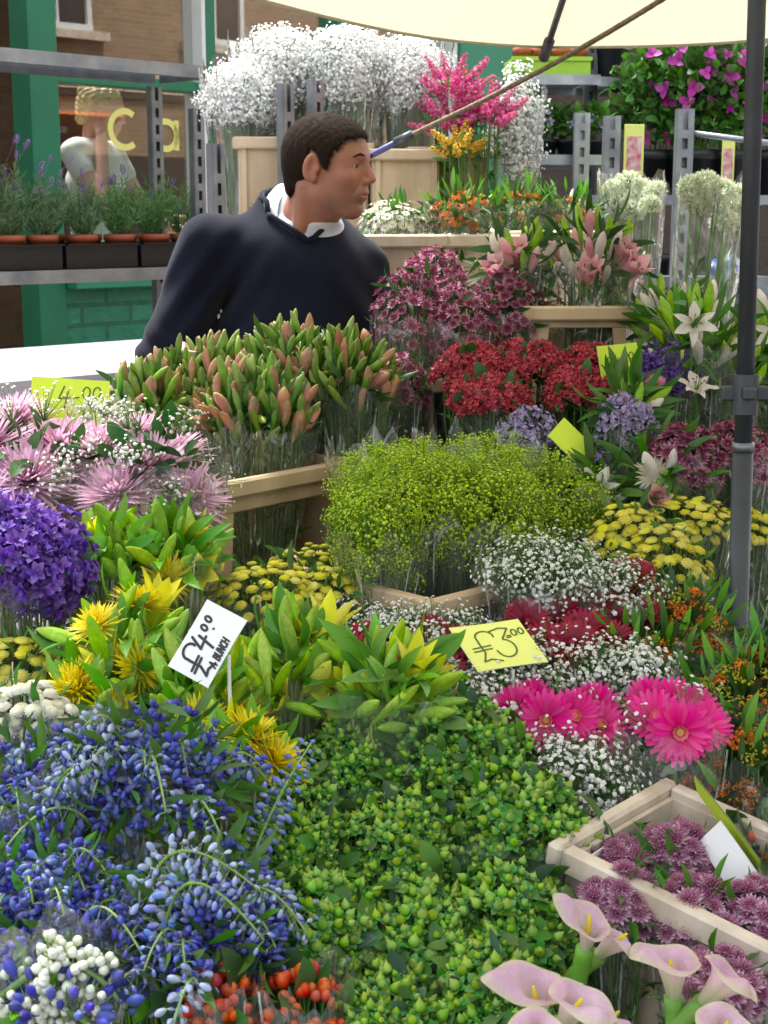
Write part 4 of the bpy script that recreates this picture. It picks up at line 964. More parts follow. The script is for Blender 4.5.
# ================================================================ placing helpers
def px_m(c):
    v = Vector(c)-Vector((0, 0, EYE)); p = R(PITCH); return (v.y*math.cos(p)-v.z*math.sin(p))/FPX
def bz(Y): return .56 if Y < 1.79 else (.77 if Y < 2.63 else .96)
def E(x0, y0, x1, y1, Y, d=None):
    """centre and radii of the mass whose outline is seen in that pixel box, Y metres away"""
    c = at((x0+x1)/2, (y0+y1)/2, Y); m = px_m(c); rx_ = (x1-x0)/2*m; rz_ = (y1-y0)/2*m
    return c, (rx_, d if d else max(rx_*.9, rz_*.8), rz_)
def EB(name, label, cat, bx, Y, seed, group=None, d=None, drop=None, lean=(0, 0)):
    c, r = E(*bx, Y, d); return Bunch(name, label, cat, c, r, drop if drop else c.z-bz(Y), seed, group, lean)
def flowers(name, label, cat, bx, Y, seed, n, mes, part='flower', group=None, d=None, drop=None, zmin=0., upb=.35, leaf=LEAF_S, lmat='leaf', per=3, fill=40, wrap=True, stem=.0016, smat='stem', smin=.85, smax=1.15, jit=.12, depth=.12, low=.3, wkw=None, lean=(0, 0), top=None, film_='film'):
    b = EB(name, label, cat, bx, Y, seed, group, d, drop, lean)
    P, nr = b.pts(n, zmin, jit, depth, upb)
    b.parts(part, [ME[m] for m in mes], P, nr, smin, smax)
    A, B = b.stems(P-nr*.004, stem, smat)
    if per: b.leaves(A, B, per, leaf, lmat, .4, .96)
    if fill: b.filler(fill, leaf, lmat, .4, .9)
    if wrap: b.wrap(.0, 1.05, film_, low=low, **(wkw or {}))
    return b
# ================================================================ hypericum (front middle)
HG = 'green hypericum bunches in the front'
HYB = hyper_cluster(9)
hyps = [((300, 715, 420, 815), 1.63, 'green hypericum bunch at the top left of its group, below the yellow lily buds'), ((395, 700, 520, 800), 1.62, 'green hypericum bunch at the top of its group, beside the magenta gerberas'), ((235, 790, 345, 900), 1.47, 'green hypericum bunch touching the blue delphiniums'),
        ((335, 795, 470, 905), 1.48, 'green hypericum bunch in the very middle of its group'), ((450, 770, 590, 890), 1.50, 'green hypericum bunch at the right edge of its group, above the calla lilies'), ((250, 880, 375, 985), 1.33, 'green hypericum bunch just above the red berries'),
        ((355, 885, 490, 1000), 1.34, 'green hypericum bunch low in its group, between red berries and calla lilies'), ((455, 870, 570, 985), 1.36, 'green hypericum bunch directly left of the calla lilies'), ((330, 975, 450, 1080), 1.22, 'green hypericum bunch cut by the bottom edge of the photo'), ((440, 960, 540, 1070), 1.23, 'green hypericum bunch at the bottom left of the large pink calla')]
for i, (bx, Y, lab) in enumerate(hyps):
    bx = (bx[0]-10, bx[1]-4, bx[2]+10, bx[3]+14); b = EB('hypericum_bunch', lab, 'hypericum', bx, Y, 100+i, HG, .10)
    P, nr = b.pts(99, -.15, .35, .42, .6)
    b.parts('berry_cluster', [ME['hyper%d' % k] for k in range(6)], P, nr, .52, 1.1); P4, n4 = b.pts(60, -.2, .35, .22, .2); b.mass('small_leaves', LEAF_OV, P4, n4+b.g.standard_normal(n4.shape)*.5, [M['leaf']], .35, .75)
    A, B = b.stems(P, .0014, 'stem'); b.leaves(A, B, 1, LEAF_OV, 'leaf_blue', .6, .88, .4, smin=.5, smax=.9)
    b.filler(40, LEAF_BIG, 'leaf_blue', .4, .70, -.3, smin=.35, smax=.7); P3, n3 = b.pts(90, -.3, .25, .35, .5); b.mass('inner_clusters', HYB, P3*[.9, .9, .97], n3, [M['hyp_bract'], M['hyp_berry'], M['stem']], .6, .95, stuff=True)
    P2, n2 = b.pts(7, -.05, .3, .18, .0); b.mass('large_leaves', LEAF_BIG, P2, n2, [M['leaf']], .4, .8)
    if i in (5, 6, 0, 4): b.wrap(.01, 1.1, low=.35)
# ================================================================ red berries
def berries(label, bx, Y, seed, n=60):
    b = EB('hypericum_bunch', label, 'red berries', bx, Y, seed, 'red hypericum berry bunches')
    P, nr = b.pts(n, 0, .3, .25, .8)
    bb = ME.get('redberry') or me('redberry', join([lathe([(.0008, -.001), (.004, .0015), (.0052, .005), (.0045, .009), (.002, .0118), (.0002, .0125)], 9), ring(petal(.006, .004, .2, .6, 2, 1, P_OVATE), 4, rn, .001, .3).x(None, (0, 0, -.001)).mat(1)]), ['hyp_red', 'hyp_bract'])
    b.parts('berry', [bb], P, nr, .8, 1.2); A, B = b.stems(P, .0011); b.leaves(A, B, 1, LEAF_S, 'leaf', .6, .9); b.filler(26, LEAF_OV, 'leaf_dark'); b.wrap(.02, 1.1, 'film_heavy', low=.4); return b
berries('red berry bunch at the bottom edge, between blue delphiniums and green hypericum', (178, 975, 262, 1060), 1.19, 151)
berries('red berry bunch at the bottom edge, right beside the green hypericum', (255, 975, 345, 1060), 1.20, 152)
berries('few red berries behind the near mauve astrantia', (600, 832, 650, 885), 1.52, 153, 18)
berries('red berries behind the folded lime price card at the right edge', (738, 828, 800, 880), 1.50, 154, 26)
# ================================================================ delphiniums
BELL = join([lathe([(.0006, 0), (.0022, .001), (.0040, .005), (.0045, .009), (.0030, .0125), (.0004, .0145)], 10, 5, .22), tube([(0, 0, 0), (.001, 0, -.005), (.004, 0, -.008)], .0005, 3).tt(1, 1)])
for _m, _mm in (('bell', 'delph'), ('bell_pale', 'delph_pale'), ('bell_deep', 'delph_deep')): me(_m, BELL, [_mm])
def spike_path(p0, p1, p2, n=26):
    p0, p1, p2 = map(np.array, (p0, p1, p2)); u = np.linspace(0, 1, n)[:, None]; return (1-u)**2*p0+2*u*(1-u)*p1+u*u*p2
def delph_spike(b, path, nb, mat, lo=.3, sz=1., droop=.6, r0=.0024, ped=.012):
    """one flower spike: curved stem, bells on short stalks"""
    P = path-np.array(b.base); n = len(P)
    st = mk('spike', tube(P, np.linspace(r0, r0*.4, n), 6), M['stem_pale'], b.root, True)
    g = b.g; u = lo+(1-lo)*np.linspace(0, 1, nb)**.9; idx = u*(n-1); i0 = np.clip(idx.astype(int), 0, n-2); fr = (idx-i0)[:, None]; Q = P[i0]*(1-fr)+P[i0+1]*fr
    d = P[i0+1]-P[i0]; d /= np.linalg.norm(d, axis=1, keepdims=True); F0 = frames(d, np.arange(nb)*2.4); out = F0[:, :, 0]
    L = ped*(1.25-u*.7)[:, None]*g.uniform(.7, 1.3, (nb, 1)); E_ = Q+out*L+np.array([0, 0, -1])*L*.15; nrm = out+d*.25+np.array([0, 0, -1])*droop+g.standard_normal((nb, 3))*.25
    s = sz*(.98-.5*u)*g.uniform(.8, 1.2, nb)
    bl_ = mk('bells', join([scatter(BELL, frames(nrm, g.random(nb)*6), E_, s).mat(0), tubes(Q, E_, .0006, .0005, 3, nseg=1).mat(1)]), [M[mat], M['stem_pale']], st, True)
M['stem_pale'] = flora('pale_stem', [(0, (.16, .28, .07)), (1, (.28, .42, .14))], .45, .05, .02, .1, .2)
DG = 'blue delphinium bunches in the front left corner'
dl = [('blue delphinium bunch at the left edge, under the white button flowers', (20, 800), 1.42, 61, (-60, 735, 110, 850)), ('blue delphinium bunch in the middle of the corner, under the yellow mums', (140, 800), 1.40, 62, (60, 700, 240, 860)),
      ('blue delphinium bunch lowest in the corner, beside the red berries', (220, 940), 1.26, 63, (130, 850, 290, 1010)), ('deep blue delphinium bunch at the left edge, above the white beads', (40, 930), 1.27, 64, (-50, 830, 140, 1000))]
for k, (lab, cc, Y, sd, bx) in enumerate(dl):
    c, r = E(*bx, Y, .10); b = Bunch('delphinium_bunch', lab, 'delphinium', c, r, c.z-.56, sd, DG)
    g = b.g
    for j in range(20):
        a = g.uniform(0, 6.28); q = g.uniform(.15, 1.0); topp = np.array(c)+np.array([math.cos(a)*r[0]*q, math.sin(a)*r[1]*q, r[2]*(1.05-.8*q*q)*g.uniform(.7, 1.15)])
        s0 = np.array(c)+np.array([math.cos(a)*r[0]*.3*q, math.sin(a)*r[1]*.3*q, -.16]); arch = g.uniform(.0, 1.0); dirn = np.array([math.cos(a+g.uniform(-.8, .8)), -abs(math.sin(a))*.9, 0])
        end = topp+dirn*(.03+.05*arch)+np.array([0, 0, -.02-.05*arch]); ctl = topp+np.array([0, 0, .035*(1+arch)])-dirn*.01
        pth = np.concatenate([np.linspace(np.array(b.base)+(s0-np.array(b.base))*[.3, .3, 0], s0, 4)[:-1], spike_path(s0, ctl, end, 26)])
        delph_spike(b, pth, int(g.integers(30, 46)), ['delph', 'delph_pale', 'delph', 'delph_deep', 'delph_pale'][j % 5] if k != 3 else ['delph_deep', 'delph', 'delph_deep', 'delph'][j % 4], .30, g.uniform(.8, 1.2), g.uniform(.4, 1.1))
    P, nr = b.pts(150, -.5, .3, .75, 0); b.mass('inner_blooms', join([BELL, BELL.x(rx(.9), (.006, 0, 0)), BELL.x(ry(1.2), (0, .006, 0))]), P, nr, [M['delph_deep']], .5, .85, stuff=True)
    b.filler(110, LEAF_S, 'leaf', .4, .95, -.6)
    if k in (0, 3): b.wrap(.03, 1.1, 'film_heavy', low=.45)
# the tall leaning spike in front of the hypericum, and named arching ones
c0 = at(262, 880, 1.33); b = Bunch('delphinium_bunch', 'upright blue delphinium spikes leaning right in front of the green hypericum', 'delphinium', c0, (.05, .05, .05), c0.z-.56, 66, DG)
for (pa, pb, pc, Ya, Yc, nb, mt) in (((238, 905), (268, 820), (312, 742), 1.34, 1.42, 70, 'delph'), ((150, 960), (170, 855), (262, 893), 1.24, 1.22, 60, 'delph_pale'), ((165, 990), (185, 885), (264, 940), 1.22, 1.19, 55, 'delph'), ((255, 1010), (262, 930), (255, 860), 1.22, 1.28, 90, 'delph_deep'), ((228, 1005), (240, 940), (232, 880), 1.22, 1.28, 60, 'delph')):
    A_ = np.array(at(*pa, Ya)); B_ = np.array(at(*pb, (Ya+Yc)/2)); C_ = np.array(at(*pc, Yc)); ctl = 2*B_-.5*(A_+C_); low_ = np.array(b.base)+(A_-np.array(b.base))*[.4, .4, 0]
    delph_spike(b, np.concatenate([np.linspace(low_, A_, 4)[:-1], spike_path(A_, ctl, C_, 28)]), nb, mt, .22, 1.0, .5)
# white-green beads with a broad leaf, bottom left corner
b = EB('delphinium_bunch', 'spray of white green buds round a bright green stem in the bottom left corner', 'budding spray', (-20, 955, 135, 1060), 1.16, 67, 'budding sprays')
for (pa, pb, pc) in (((-10, 1010), (60, 965), (118, 1000)), ((-20, 1040), (50, 1010), (105, 1035)), ((20, 1050), (60, 975), (45, 955))):
    A_, B_, C_ = (np.array(at(*q, 1.16)) for q in (pa, pb, pc)); ctl = 2*B_-.5*(A_+C_); path = np.concatenate([np.linspace(np.array(b.base), A_, 4)[:-1], spike_path(A_, ctl, C_, 26)])-np.array(b.base)
    st = mk('spike', tube(path, np.linspace(.004, .002, len(path)), 8), M['stem_pale'], b.root, True)
    n = 80; g = b.g; i = g.integers(3, len(path)-1, n); d = path[i]-path[i-1]; d /= np.linalg.norm(d, axis=1, keepdims=True); o_ = frames(d, g.random(n)*6)[:, :, 0]; e = path[i]+o_*g.uniform(.008, .02, (n, 1))
    mk('beads', join([scatter(lathe([(.0008, -.004), (.0034, -.002), (.0042, .001), (.003, .004), (.0003, .0052)], 8), frames(o_, g.random(n)*6), e, g.uniform(.75, 1.2, n)).mat(0), tubes(path[i], e, .0007, .0006, 3, nseg=1).mat(1)]), [M['bud_white'], M['stem_pale']], st, True)
b.filler(14, LEAF_S, 'leaf_lily', .3, .8); P, nr = b.pts(60, -.2, .3, .5, 0); b.mass('inner_blooms', BELL, P, nr, [M['delph_deep']], .8, 1.3, stuff=True)
# ================================================================ yellow lilies with spider mums
YG = 'bunches of green lily buds with yellow flowers'
def yellow_lilies(label, bx, Y, seed, nb, nf, ns, d=None, group=YG, wrap=True):
    b = EB('lily_bunch', label, 'lily bunch', bx, Y, seed, group, d)
    n = nb+nf; n = int(nb*3.0)+nf; nb = n-nf; P, nr = b.pts(n, -.25, .25, .25, .6); ii = b.g.permutation(n); g = b.g
    nr = nr+g.standard_normal(nr.shape)*.28; nr /= np.linalg.norm(nr, axis=1, keepdims=True)
    P = P-nr*.05
    b.parts('bud', [ME['lily_bud_lime'], ME['lily_bud_lime2'], ME['lily_bud_lime']], P[ii[:nb]], nr[ii[:nb]], .68, 1.02)
    if nf: b.parts('flower', [ME['lily_flower_lemon']], P[ii[nb:]], nr[ii[nb:]], .8, 1.05)
    A, B = b.stems(P, .0022, 'calla_stem'); b.leaves(A, B, 2, leaf_blade(.06, .011, -.6), 'leaf_lily', .5, .86, .7, smin=.5, smax=1.0)
    b.filler(50, leaf_blade(.07, .018, -.5), 'leaf_lily', .3, .7, -.2)
    if ns:
        P, nr = b.pts(ns, .0, .3, .25, .3); b.parts('spider_mum', [ME['spider_yellow']], P-nr*.012, nr, .9, 1.15)
    if wrap: b.wrap(.0, 1.05, low=.45)
    return b
yellow_lilies('green lily buds bunch furthest back on the left, touching the purple flowers', (65, 512, 165, 620), 1.98, 201, 9, 1, 3)
yellow_lilies('green lily buds bunch below the pink spider mums, beside the olive buttons', (122, 515, 222, 612), 1.98, 202, 8, 2, 2)
yellow_lilies('green lily buds bunch directly left of the white price card', (60, 585, 190, 730), 1.78, 203, 11, 1, 4, .12)
yellow_lilies('green lily buds bunch in front of the white price card', (140, 650, 260, 790), 1.66, 204, 11, 1, 3, .11)
yellow_lilies('green lily buds bunch right of the white price card with open lemon petals', (235, 610, 350, 740), 1.74, 205, 10, 5, 2, .11)
yellow_lilies('green lily buds bunch nearest the dark red gerberas, reaching right', (330, 640, 450, 740), 1.66, 206, 9, 4, 0, .10)
yellow_lilies('low green lily buds bunch with yellow mums above the blue delphiniums', (165, 720, 300, 840), 1.54, 207, 8, 2, 4, .10)
yellow_lilies('yellow spider mum bunch with few lily buds above the delphiniums at left', (60, 650, 150, 760), 1.68, 208, 3, 1, 6, .10)
# ================================================================ button mums, purple, pink spider mums at the left
def buttons(label, bx, Y, seed, n, m_, cat='button flowers', group='bunches of button flowers', d=None, **k):
    return flowers('button_flower_bunch', label, cat, bx, Y, seed, n, [m_], 'flower', group, d, None, -.1, .9, LEAF_S, 'leaf', 1, 30, True, .0012, depth=.25, jit=.2, **k)
buttons('white button flower bunch at the left edge above the delphiniums', (-25, 682, 76, 765), 1.56, 211, 80, 'button_w')
buttons('pale yellow button flower bunch at the left edge below the purple flowers', (-30, 636, 58, 710), 1.76, 212, 60, 'button_y')
buttons('olive yellow button flower bunch just under the salmon lily crate', (255, 545, 372, 615), 2.14, 213, 95, 'button_o')
buttons('yellow button flower bunch behind the white price card', (205, 562, 330, 650), 2.02, 214, 98, 'button_y')
buttons('small yellow button flower bunch between the lily buds and the lime green mass', (285, 565, 372, 650), 2.04, 215, 70, 'button_y')
gyp('thin white gypsophila sprigs in front of the yellow button flowers', *E(255, 620, 345, 670, 1.98), .3, 160, 216, .0026)
buttons('yellow button flower bunch beside the lime green mass on its right', (585, 502, 672, 600), 2.12, 217, 98, 'button_y')
buttons('yellow button flower bunch behind the orange flowers, lowest of the yellow ones at the right', (615, 522, 712, 640), 2.07, 218, 98, 'button_y')
buttons('yellow button flower bunch under the mauve carnations', (640, 497, 742, 565), 2.2, 219, 98, 'button_y')
buttons('yellow button flower bunch partly behind the umbrella pole', (700, 508, 785, 575), 2.24, 220, 80, 'button_y')
def purple(label, bx, Y, seed, n, m_, **k): return flowers('statice_bunch', label, 'statice', bx, Y, seed, n, [m_], 'flower_head', 'purple and lilac statice bunches', None, None, -.2, .3, LEAF_S, 'leaf_dark', 2, 30, k.pop('wrap', True), depth=.3, jit=.35, **k)
purple('dense deep purple flower bunch at the left edge', (-50, 512, 82, 650), 1.86, 221, 34, 'purple_spike')
purple('second deep purple flower bunch behind the first at the left edge', (-60, 505, 45, 600), 2.0, 222, 20, 'purple_spike', wrap=False)
def spiders(label, bx, Y, seed, n, m_, gn=0, d=None, pos=None, group='spider chrysanthemum bunches', **k):
    b = EB('spider_mum_bunch', label, 'chrysanthemum bunch', bx, Y, seed, group, d)
    if pos is None: P, nr = b.pts(n, .0, .2, .05, .2)
    else:
        P = np.array([np.array(at(x, y, yy))-b.base for x, y, yy in pos]); nr = P-b.k*[1, 1, .75]; nr /= np.linalg.norm(nr, axis=1, keepdims=True); nr = nr+np.array([0, -.55, .35]); nr /= np.linalg.norm(nr, axis=1, keepdims=True)
    b.parts('flower', [ME[m_]], P, nr, .98, 1.18); A, B = b.stems(P, .0026, 'stem'); b.leaves(A, B, 4, LEAF_OV, 'leaf_dark', .3, .6)
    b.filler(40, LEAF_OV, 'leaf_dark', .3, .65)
    if gn: scatter_in_bunch(b, gn, .0026, 'white_bloom', -.2, .35)
    b.wrap(.0, 1.1, low=.4); return b
spiders('pink spider chrysanthemums with gypsophila at the left edge', (-40, 395, 110, 545), 2.12, 231, 9, 'spider_pink', 300, None, [(28, 482, 2.08), (-15, 450, 2.14), (12, 425, 2.22), (62, 452, 2.16), (10, 545, 2.0), (60, 500, 2.1), (-20, 505, 2.06)])
spiders('pink spider chrysanthemums with gypsophila in front of the lime price card, next to salmon lilies', (85, 400, 222, 540), 2.1, 232, 9, 'spider_pink', 420, None, [(96, 455, 2.14), (150, 468, 2.1), (185, 498, 2.08), (135, 445, 2.2), (118, 495, 2.06), (168, 455, 2.18)])
gyp('small gypsophila bunch in front of the lime price card at the left', *E(70, 392, 130, 432, 2.24, .05), .35, 200, 233, .0024)
gyp('small gypsophila bunch below the pink spider mums above the lily buds', *E(145, 480, 205, 560, 2.04, .05), .3, 200, 234, .0026)
card('lime card marked 4 behind the pink spider mums at the left', at(29, 376, 2.30), at(107, 381, 2.33), at(30, 428, 2.27), 'paper_lime', [('4-00', .32, .42, .42, .05, .0022)], 'ink_green')
card('white card with £4.00 A BUNCH in black marker among the yellow lily buds', at(183, 640, 1.60), at(222, 574, 1.63), at(208, 688, 1.565), 'paper_white', [('£', .05, .12, .80, .1, .0032), ('4', .36, .34, .52, .1, .0032), ('0.0', .60, .52, .30, .1, .0028), ('A BUNCH', .26, .07, .17, .05, .0022)])
card('yellow card marked £3.00 lying over the dark red gerberas', at(447, 628, 1.80), at(516, 619, 1.84), at(478, 672, 1.73), 'paper_yellow', [('£', .08, .14, .72, .1, .0024), ('3', .40, .20, .66, .1, .0024), ('=00', .66, .52, .26, .1, .0022)], 'ink_green', stick=.2)
# ================================================================ salmon lilies in their crate
sc_rim = at(212, 490, 2.26); sdir = Vector((math.sin(R(40)), math.cos(R(40)), 0)); cl_ = sc_rim+sdir*.155
crate('beige crate with an open hand hole holding the salmon lily buds', (cl_.x, cl_.y, .775), R(50), .31, .26, cl_.z-.775, True, 'beige', win=(.13, .10, .12, .042))
SHF = -14
SG = 'salmon lily bud bunches in the beige crate'
sal = [((108, 375, 200, 480), 2.52, 'salmon lily bunch at the far left of its crate, over the pink mums'), ((160, 350, 260, 470), 2.55, 'salmon lily bunch second from the left in its crate, tallest buds'), ((200, 380, 310, 480), 2.46, 'salmon lily bunch in front, right above the crate rim'),
       ((240, 335, 340, 450), 2.62, 'salmon lily bunch behind the others, in front of the sweater'), ((290, 345, 392, 450), 2.60, 'salmon lily bunch at the far right of its crate')]
for i, (bx, Y, lab) in enumerate(sal):
    bx = (bx[0]-6, bx[1]+SHF, bx[2]+6, bx[3]); b = EB('lily_bunch', lab, 'lily bunch', bx, Y, 240+i, SG, .09); n = 110
    P, nr = b.pts(n, -.05, .25, .2, 1.3); nr = nr+b.g.standard_normal(nr.shape)*.3; nr /= np.linalg.norm(nr, axis=1, keepdims=True); P = P-nr*.03
    k = b.g.permutation(n); b.parts('bud', [ME['lily_bud_green']], P[k[:76]], nr[k[:76]], .75, 1.15); b.parts('bud', [ME['lily_bud_salmon'], ME['lily_bud_salmon'], ME['lily_bud_salmon2']], P[k[76:]], nr[k[76:]], .7, .95)
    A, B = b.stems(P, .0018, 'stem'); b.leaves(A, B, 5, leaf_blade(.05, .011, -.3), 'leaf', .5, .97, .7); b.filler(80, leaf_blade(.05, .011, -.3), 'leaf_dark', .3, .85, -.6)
    b.wrap(-.01, 1.05, low=.25)
# ================================================================ lime green mass in a wooden crate
lc = at(428, 606, 1.95); ld = Vector((math.sin(R(46)), math.cos(R(46)), 0)); lw = .46; lp = lc+ld*(lw/2)
M['pale_wood'] = solid('poplar', (.66, .50, .34), .75, 0, 0, 6, (.52, .37, .23), .3, 30, stretch=(1, 1, 9))
lcr = crate('pale wooden crate under the lime green flower mass', (lp.x, lp.y, .775), R(44), lw, .30, lc.z-.775, False, 'pale_wood', group='wooden flower crates')
sl_ = []
for k_ in range(2): sl_ += [box(lw+.004, .003, .003, (0, -.0105, lc.z-.775-.045-.06*k_)), box(.003, .30, .003, (-lw/2-.0105, .15, lc.z-.775-.045-.06*k_))]
for x_ in (-.47, -.44, .44, .47):
    for k_ in range(3): sl_.append(box(.004, .003, .004, (lw*x_, -.0118, lc.z-.775-.02-.055*k_)))
mk('slat_gaps', join(sl_), M['dark_wood'], lcr)
LGN = 'lime green flower bunches in the wooden crate'
LSP = join([cluster(floret_simple(.0021), 36, .015, .7, -.3, 20, .35), tubes(np.zeros((9, 3))+np.array([0, 0, -.03]), np.array([[.009*math.cos(k*.7), .009*math.sin(k*.7), 0] for k in range(9)]), .0006, .0004, 3, nseg=1)])
LSP2 = join([cluster(floret_simple(.0021), 30, .013, .9, -.3, 21, .4), tubes(np.zeros((9, 3))+np.array([0, 0, -.03]), np.array([[.008*math.cos(k*.7+.3), .008*math.sin(k*.7+.3), 0] for k in range(9)]), .0006, .0004, 3, nseg=1)])
me('lime_spray', LSP, ['lime_bloom']); me('lime_spray2', LSP2, ['lime_bloom'])
lim = [((322, 470, 415, 585), 2.08, 'lime green bunch at the left end of its crate'), ((360, 448, 470, 570), 2.14, 'lime green bunch second from the left in its crate'), ((345, 440, 440, 520), 2.28, 'lime green bunch at the back left of its crate'), ((420, 455, 530, 580), 2.14, 'lime green bunch in the middle front of its crate'),
       ((430, 436, 530, 520), 2.3, 'lime green bunch at the back of its crate, below the red flowers'), ((490, 450, 600, 575), 2.24, 'lime green bunch at the right end of its crate'), ((520, 470, 610, 560), 2.32, 'lime green bunch at the right back of its crate, beside the cream flower')]
for i, (bx, Y, lab) in enumerate(lim):
    bx = (max(bx[0]-16, 330), bx[1]+(i*37 % 11)-4, min(bx[2]+16, 612), bx[3]); b = EB('lime_flower_bunch', lab, 'lime flowers', bx, Y, 260+i, LGN, .10); P, nr = b.pts(100, -.75, .25, .2, .6)
    P = P+b.g.standard_normal(P.shape)*.008; b.parts('spray', [ME['lime_spray'], ME['lime_spray2'], ME['lime_spray']], P, nr, .6, 1.3); A, B = b.stems(P, .0010, 'stem'); b.leaves(A, B, 1, LEAF_S, 'leaf', .5, .9, smin=.4, smax=.7)
    P2, n2 = b.pts(1300, -.75, .3, .5, .3); b.mass('inner_blooms', floret_simple(.0024), P2, n2, [M['lime_bloom']], .7, 1.3, False, True)
    b.wrap(.025 if i in (2, 4, 6) else -.02, 1.04, 'film_heavy' if i in (2, 4, 6) else 'film', low=.30, jag=.06 if i in (2, 4, 6) else .03)
# ================================================================ dark red gerberas with gypsophila
def gerb(label, bx, Y, seed, pos, m_, gn, group, facing=(0, -.8, .6), back=None, sc=(.9, 1.1), wr=True, drop=None):
    b = EB('gerbera_bunch', label, 'gerbera bunch', bx, Y, seed, group, None, drop)
    P = np.array([np.array(at(x, y, yy))-b.base for x, y, yy in pos]); f = np.array(facing)+b.g.standard_normal((len(P), 3))*.18; f /= np.linalg.norm(f, axis=1, keepdims=True)
    b.parts('flower', [ME[m_]], P, f, *sc); b.stems(P-f*.012, .0022, 'stem'); 
    if gn: scatter_in_bunch(b, gn, .0027, 'white_bloom', -.3, .5)
    if wr: b.wrap(.0, 1.1, low=.4)
    return b
RG = 'dark red gerbera bunches with gypsophila'
up = (-.1, -.35, .95)
gerb('dark red gerberas with gypsophila left of the yellow £3 card', (335, 620, 455, 700), 1.90, 281, [(365, 636, 1.88), (398, 642, 1.86), (430, 634, 1.88), (412, 664, 1.80), (442, 668, 1.80), (350, 656, 1.84), (380, 668, 1.80), (455, 646, 1.86)], 'gerbera_crimson', 500, RG, up, sc=(.72, .92))
gerb('dark red gerberas with gypsophila behind the yellow £3 card', (500, 600, 610, 660), 1.96, 282, [(527, 622, 1.90), (556, 614, 1.92), (545, 640, 1.86), (583, 628, 1.88), (606, 616, 1.92), (572, 644, 1.84), (612, 636, 1.86)], 'gerbera_crimson', 520, RG, up, sc=(.72, .92))
gerb('dark red gerberas with gypsophila furthest back, touching the yellow buttons', (560, 570, 660, 640), 2.04, 283, [(588, 596, 1.96), (618, 588, 1.98), (608, 610, 1.93), (642, 596, 1.97), (640, 616, 1.92), (632, 575, 2.0)], 'gerbera_crimson', 520, RG, up, sc=(.72, .92))
gerb('dark red gerberas with gypsophila in front of the yellow £3 card', (440, 660, 530, 730), 1.78, 284, [(470, 690, 1.78), (455, 700, 1.75), (490, 700, 1.76), (515, 690, 1.8)], 'gerbera_crimson', 420, RG, up, sc=(.72, .92))
GG = 'white gypsophila bunches among the gerberas'
gyp('white gypsophila bunch right of the wooden crate, before the yellow buttons', *E(478, 538, 612, 615, 2.00, .10), .3, 1500, 291, .0026, group=GG)
gyp('white gypsophila bunch left of the yellow £3 card, below the wooden crate', *E(365, 605, 485, 672, 1.90, .08), .3, 1000, 292, .0026, group=GG)
gyp('white gypsophila bunch right of the yellow £3 card, above the magenta gerberas', *E(500, 632, 640, 705, 1.84, .09), .3, 1300, 293, .0028, group=GG)
gyp('white gypsophila bunch below the yellow £3 card, left of the magenta gerberas', *E(415, 668, 530, 750, 1.74, .08), .3, 1000, 294, .0028, group=GG)
gyp('white gypsophila bunch between the two magenta gerbera bunches', *E(590, 640, 680, 712, 1.80, .06), .3, 650, 295, .0030, group=GG)
gyp('white gypsophila bunch hanging below the magenta gerberas, beside the big crate', *E(520, 735, 640, 850, 1.60, .07), .3, 700, 296, .0030, group=GG)
gyp('white gypsophila bunch at the far left of the gerberas under the olive buttons', *E(325, 600, 400, 650, 1.98, .05), .3, 300, 297, .0026, group=GG)
gyp('white gypsophila bunch around the topmost dark red gerberas', *E(570, 560, 665, 640, 1.97, .07), .3, 700, 298, .0026, group=GG)
MG = 'magenta gerbera bunches in cellophane'
fw = (.05, -.85, .5)
gerb('left magenta gerbera bunch standing in a row before the gypsophila', (495, 675, 630, 800), 1.68, 301, [(516, 710, 1.69), (546, 720, 1.67), (574, 716, 1.68), (594, 708, 1.71), (532, 702, 1.73), (600, 726, 1.69), (608, 742, 1.71)], 'gerbera_magenta', 120, MG, fw, sc=(.72, .95))
gerb('right magenta gerbera bunch leaning over the big crate', (620, 680, 722, 800), 1.62, 302, [(680, 732, 1.60), (656, 718, 1.63), (703, 726, 1.62), (672, 706, 1.66), (650, 702, 1.69), (694, 710, 1.65)], 'gerbera_magenta', 60, MG, (-.1, -.8, .55), sc=(.75, .98))
# ================================================================ orange milkweed
OG = 'orange milkweed bunches with narrow leaves'
def milk(label, bx, Y, seed, n, yel=.35, wrap=True, d=None, drop=None, up_=.8):
    b = EB('milkweed_bunch', label, 'orange flowers', bx, Y, seed, OG, d, drop); P, nr = b.pts(n, -.2, .25, .3, up_); k = b.g.permutation(n); m_ = int(n*yel)
    b.parts('flower_head', [ME['orange_head']], P[k[m_:]], nr[k[m_:]], .6, 1.0)
    if m_: b.parts('bud_head', [ME['yelgreen_head']], P[k[:m_]], nr[k[:m_]], .6, 1.0)
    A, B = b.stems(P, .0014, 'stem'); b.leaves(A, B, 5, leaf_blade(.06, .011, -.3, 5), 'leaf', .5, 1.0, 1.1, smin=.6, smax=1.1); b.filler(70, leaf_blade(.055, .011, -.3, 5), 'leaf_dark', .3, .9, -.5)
    P2, n2 = b.pts(26, -.1, .3, .0, .9); b.mass('leaf_tips', leaf_blade(.05, .010, .3, 5).x(rx(.9)), P2, n2, [M['leaf_lily']], .7, 1.2)
    if wrap: b.wrap(.02, 1.06, low=.35)
    return b
milk('orange milkweed bunch in cellophane right in front of the umbrella pole', (645, 592, 728, 700), 1.96, 311, 34, .2)
milk('yellow green milkweed bunch between gypsophila and umbrella pole', (600, 630, 690, 700), 1.88, 312, 30, .7)
milk('orange milkweed bunch right of the magenta gerberas', (690, 660, 790, 770), 1.75, 313, 34, .55)
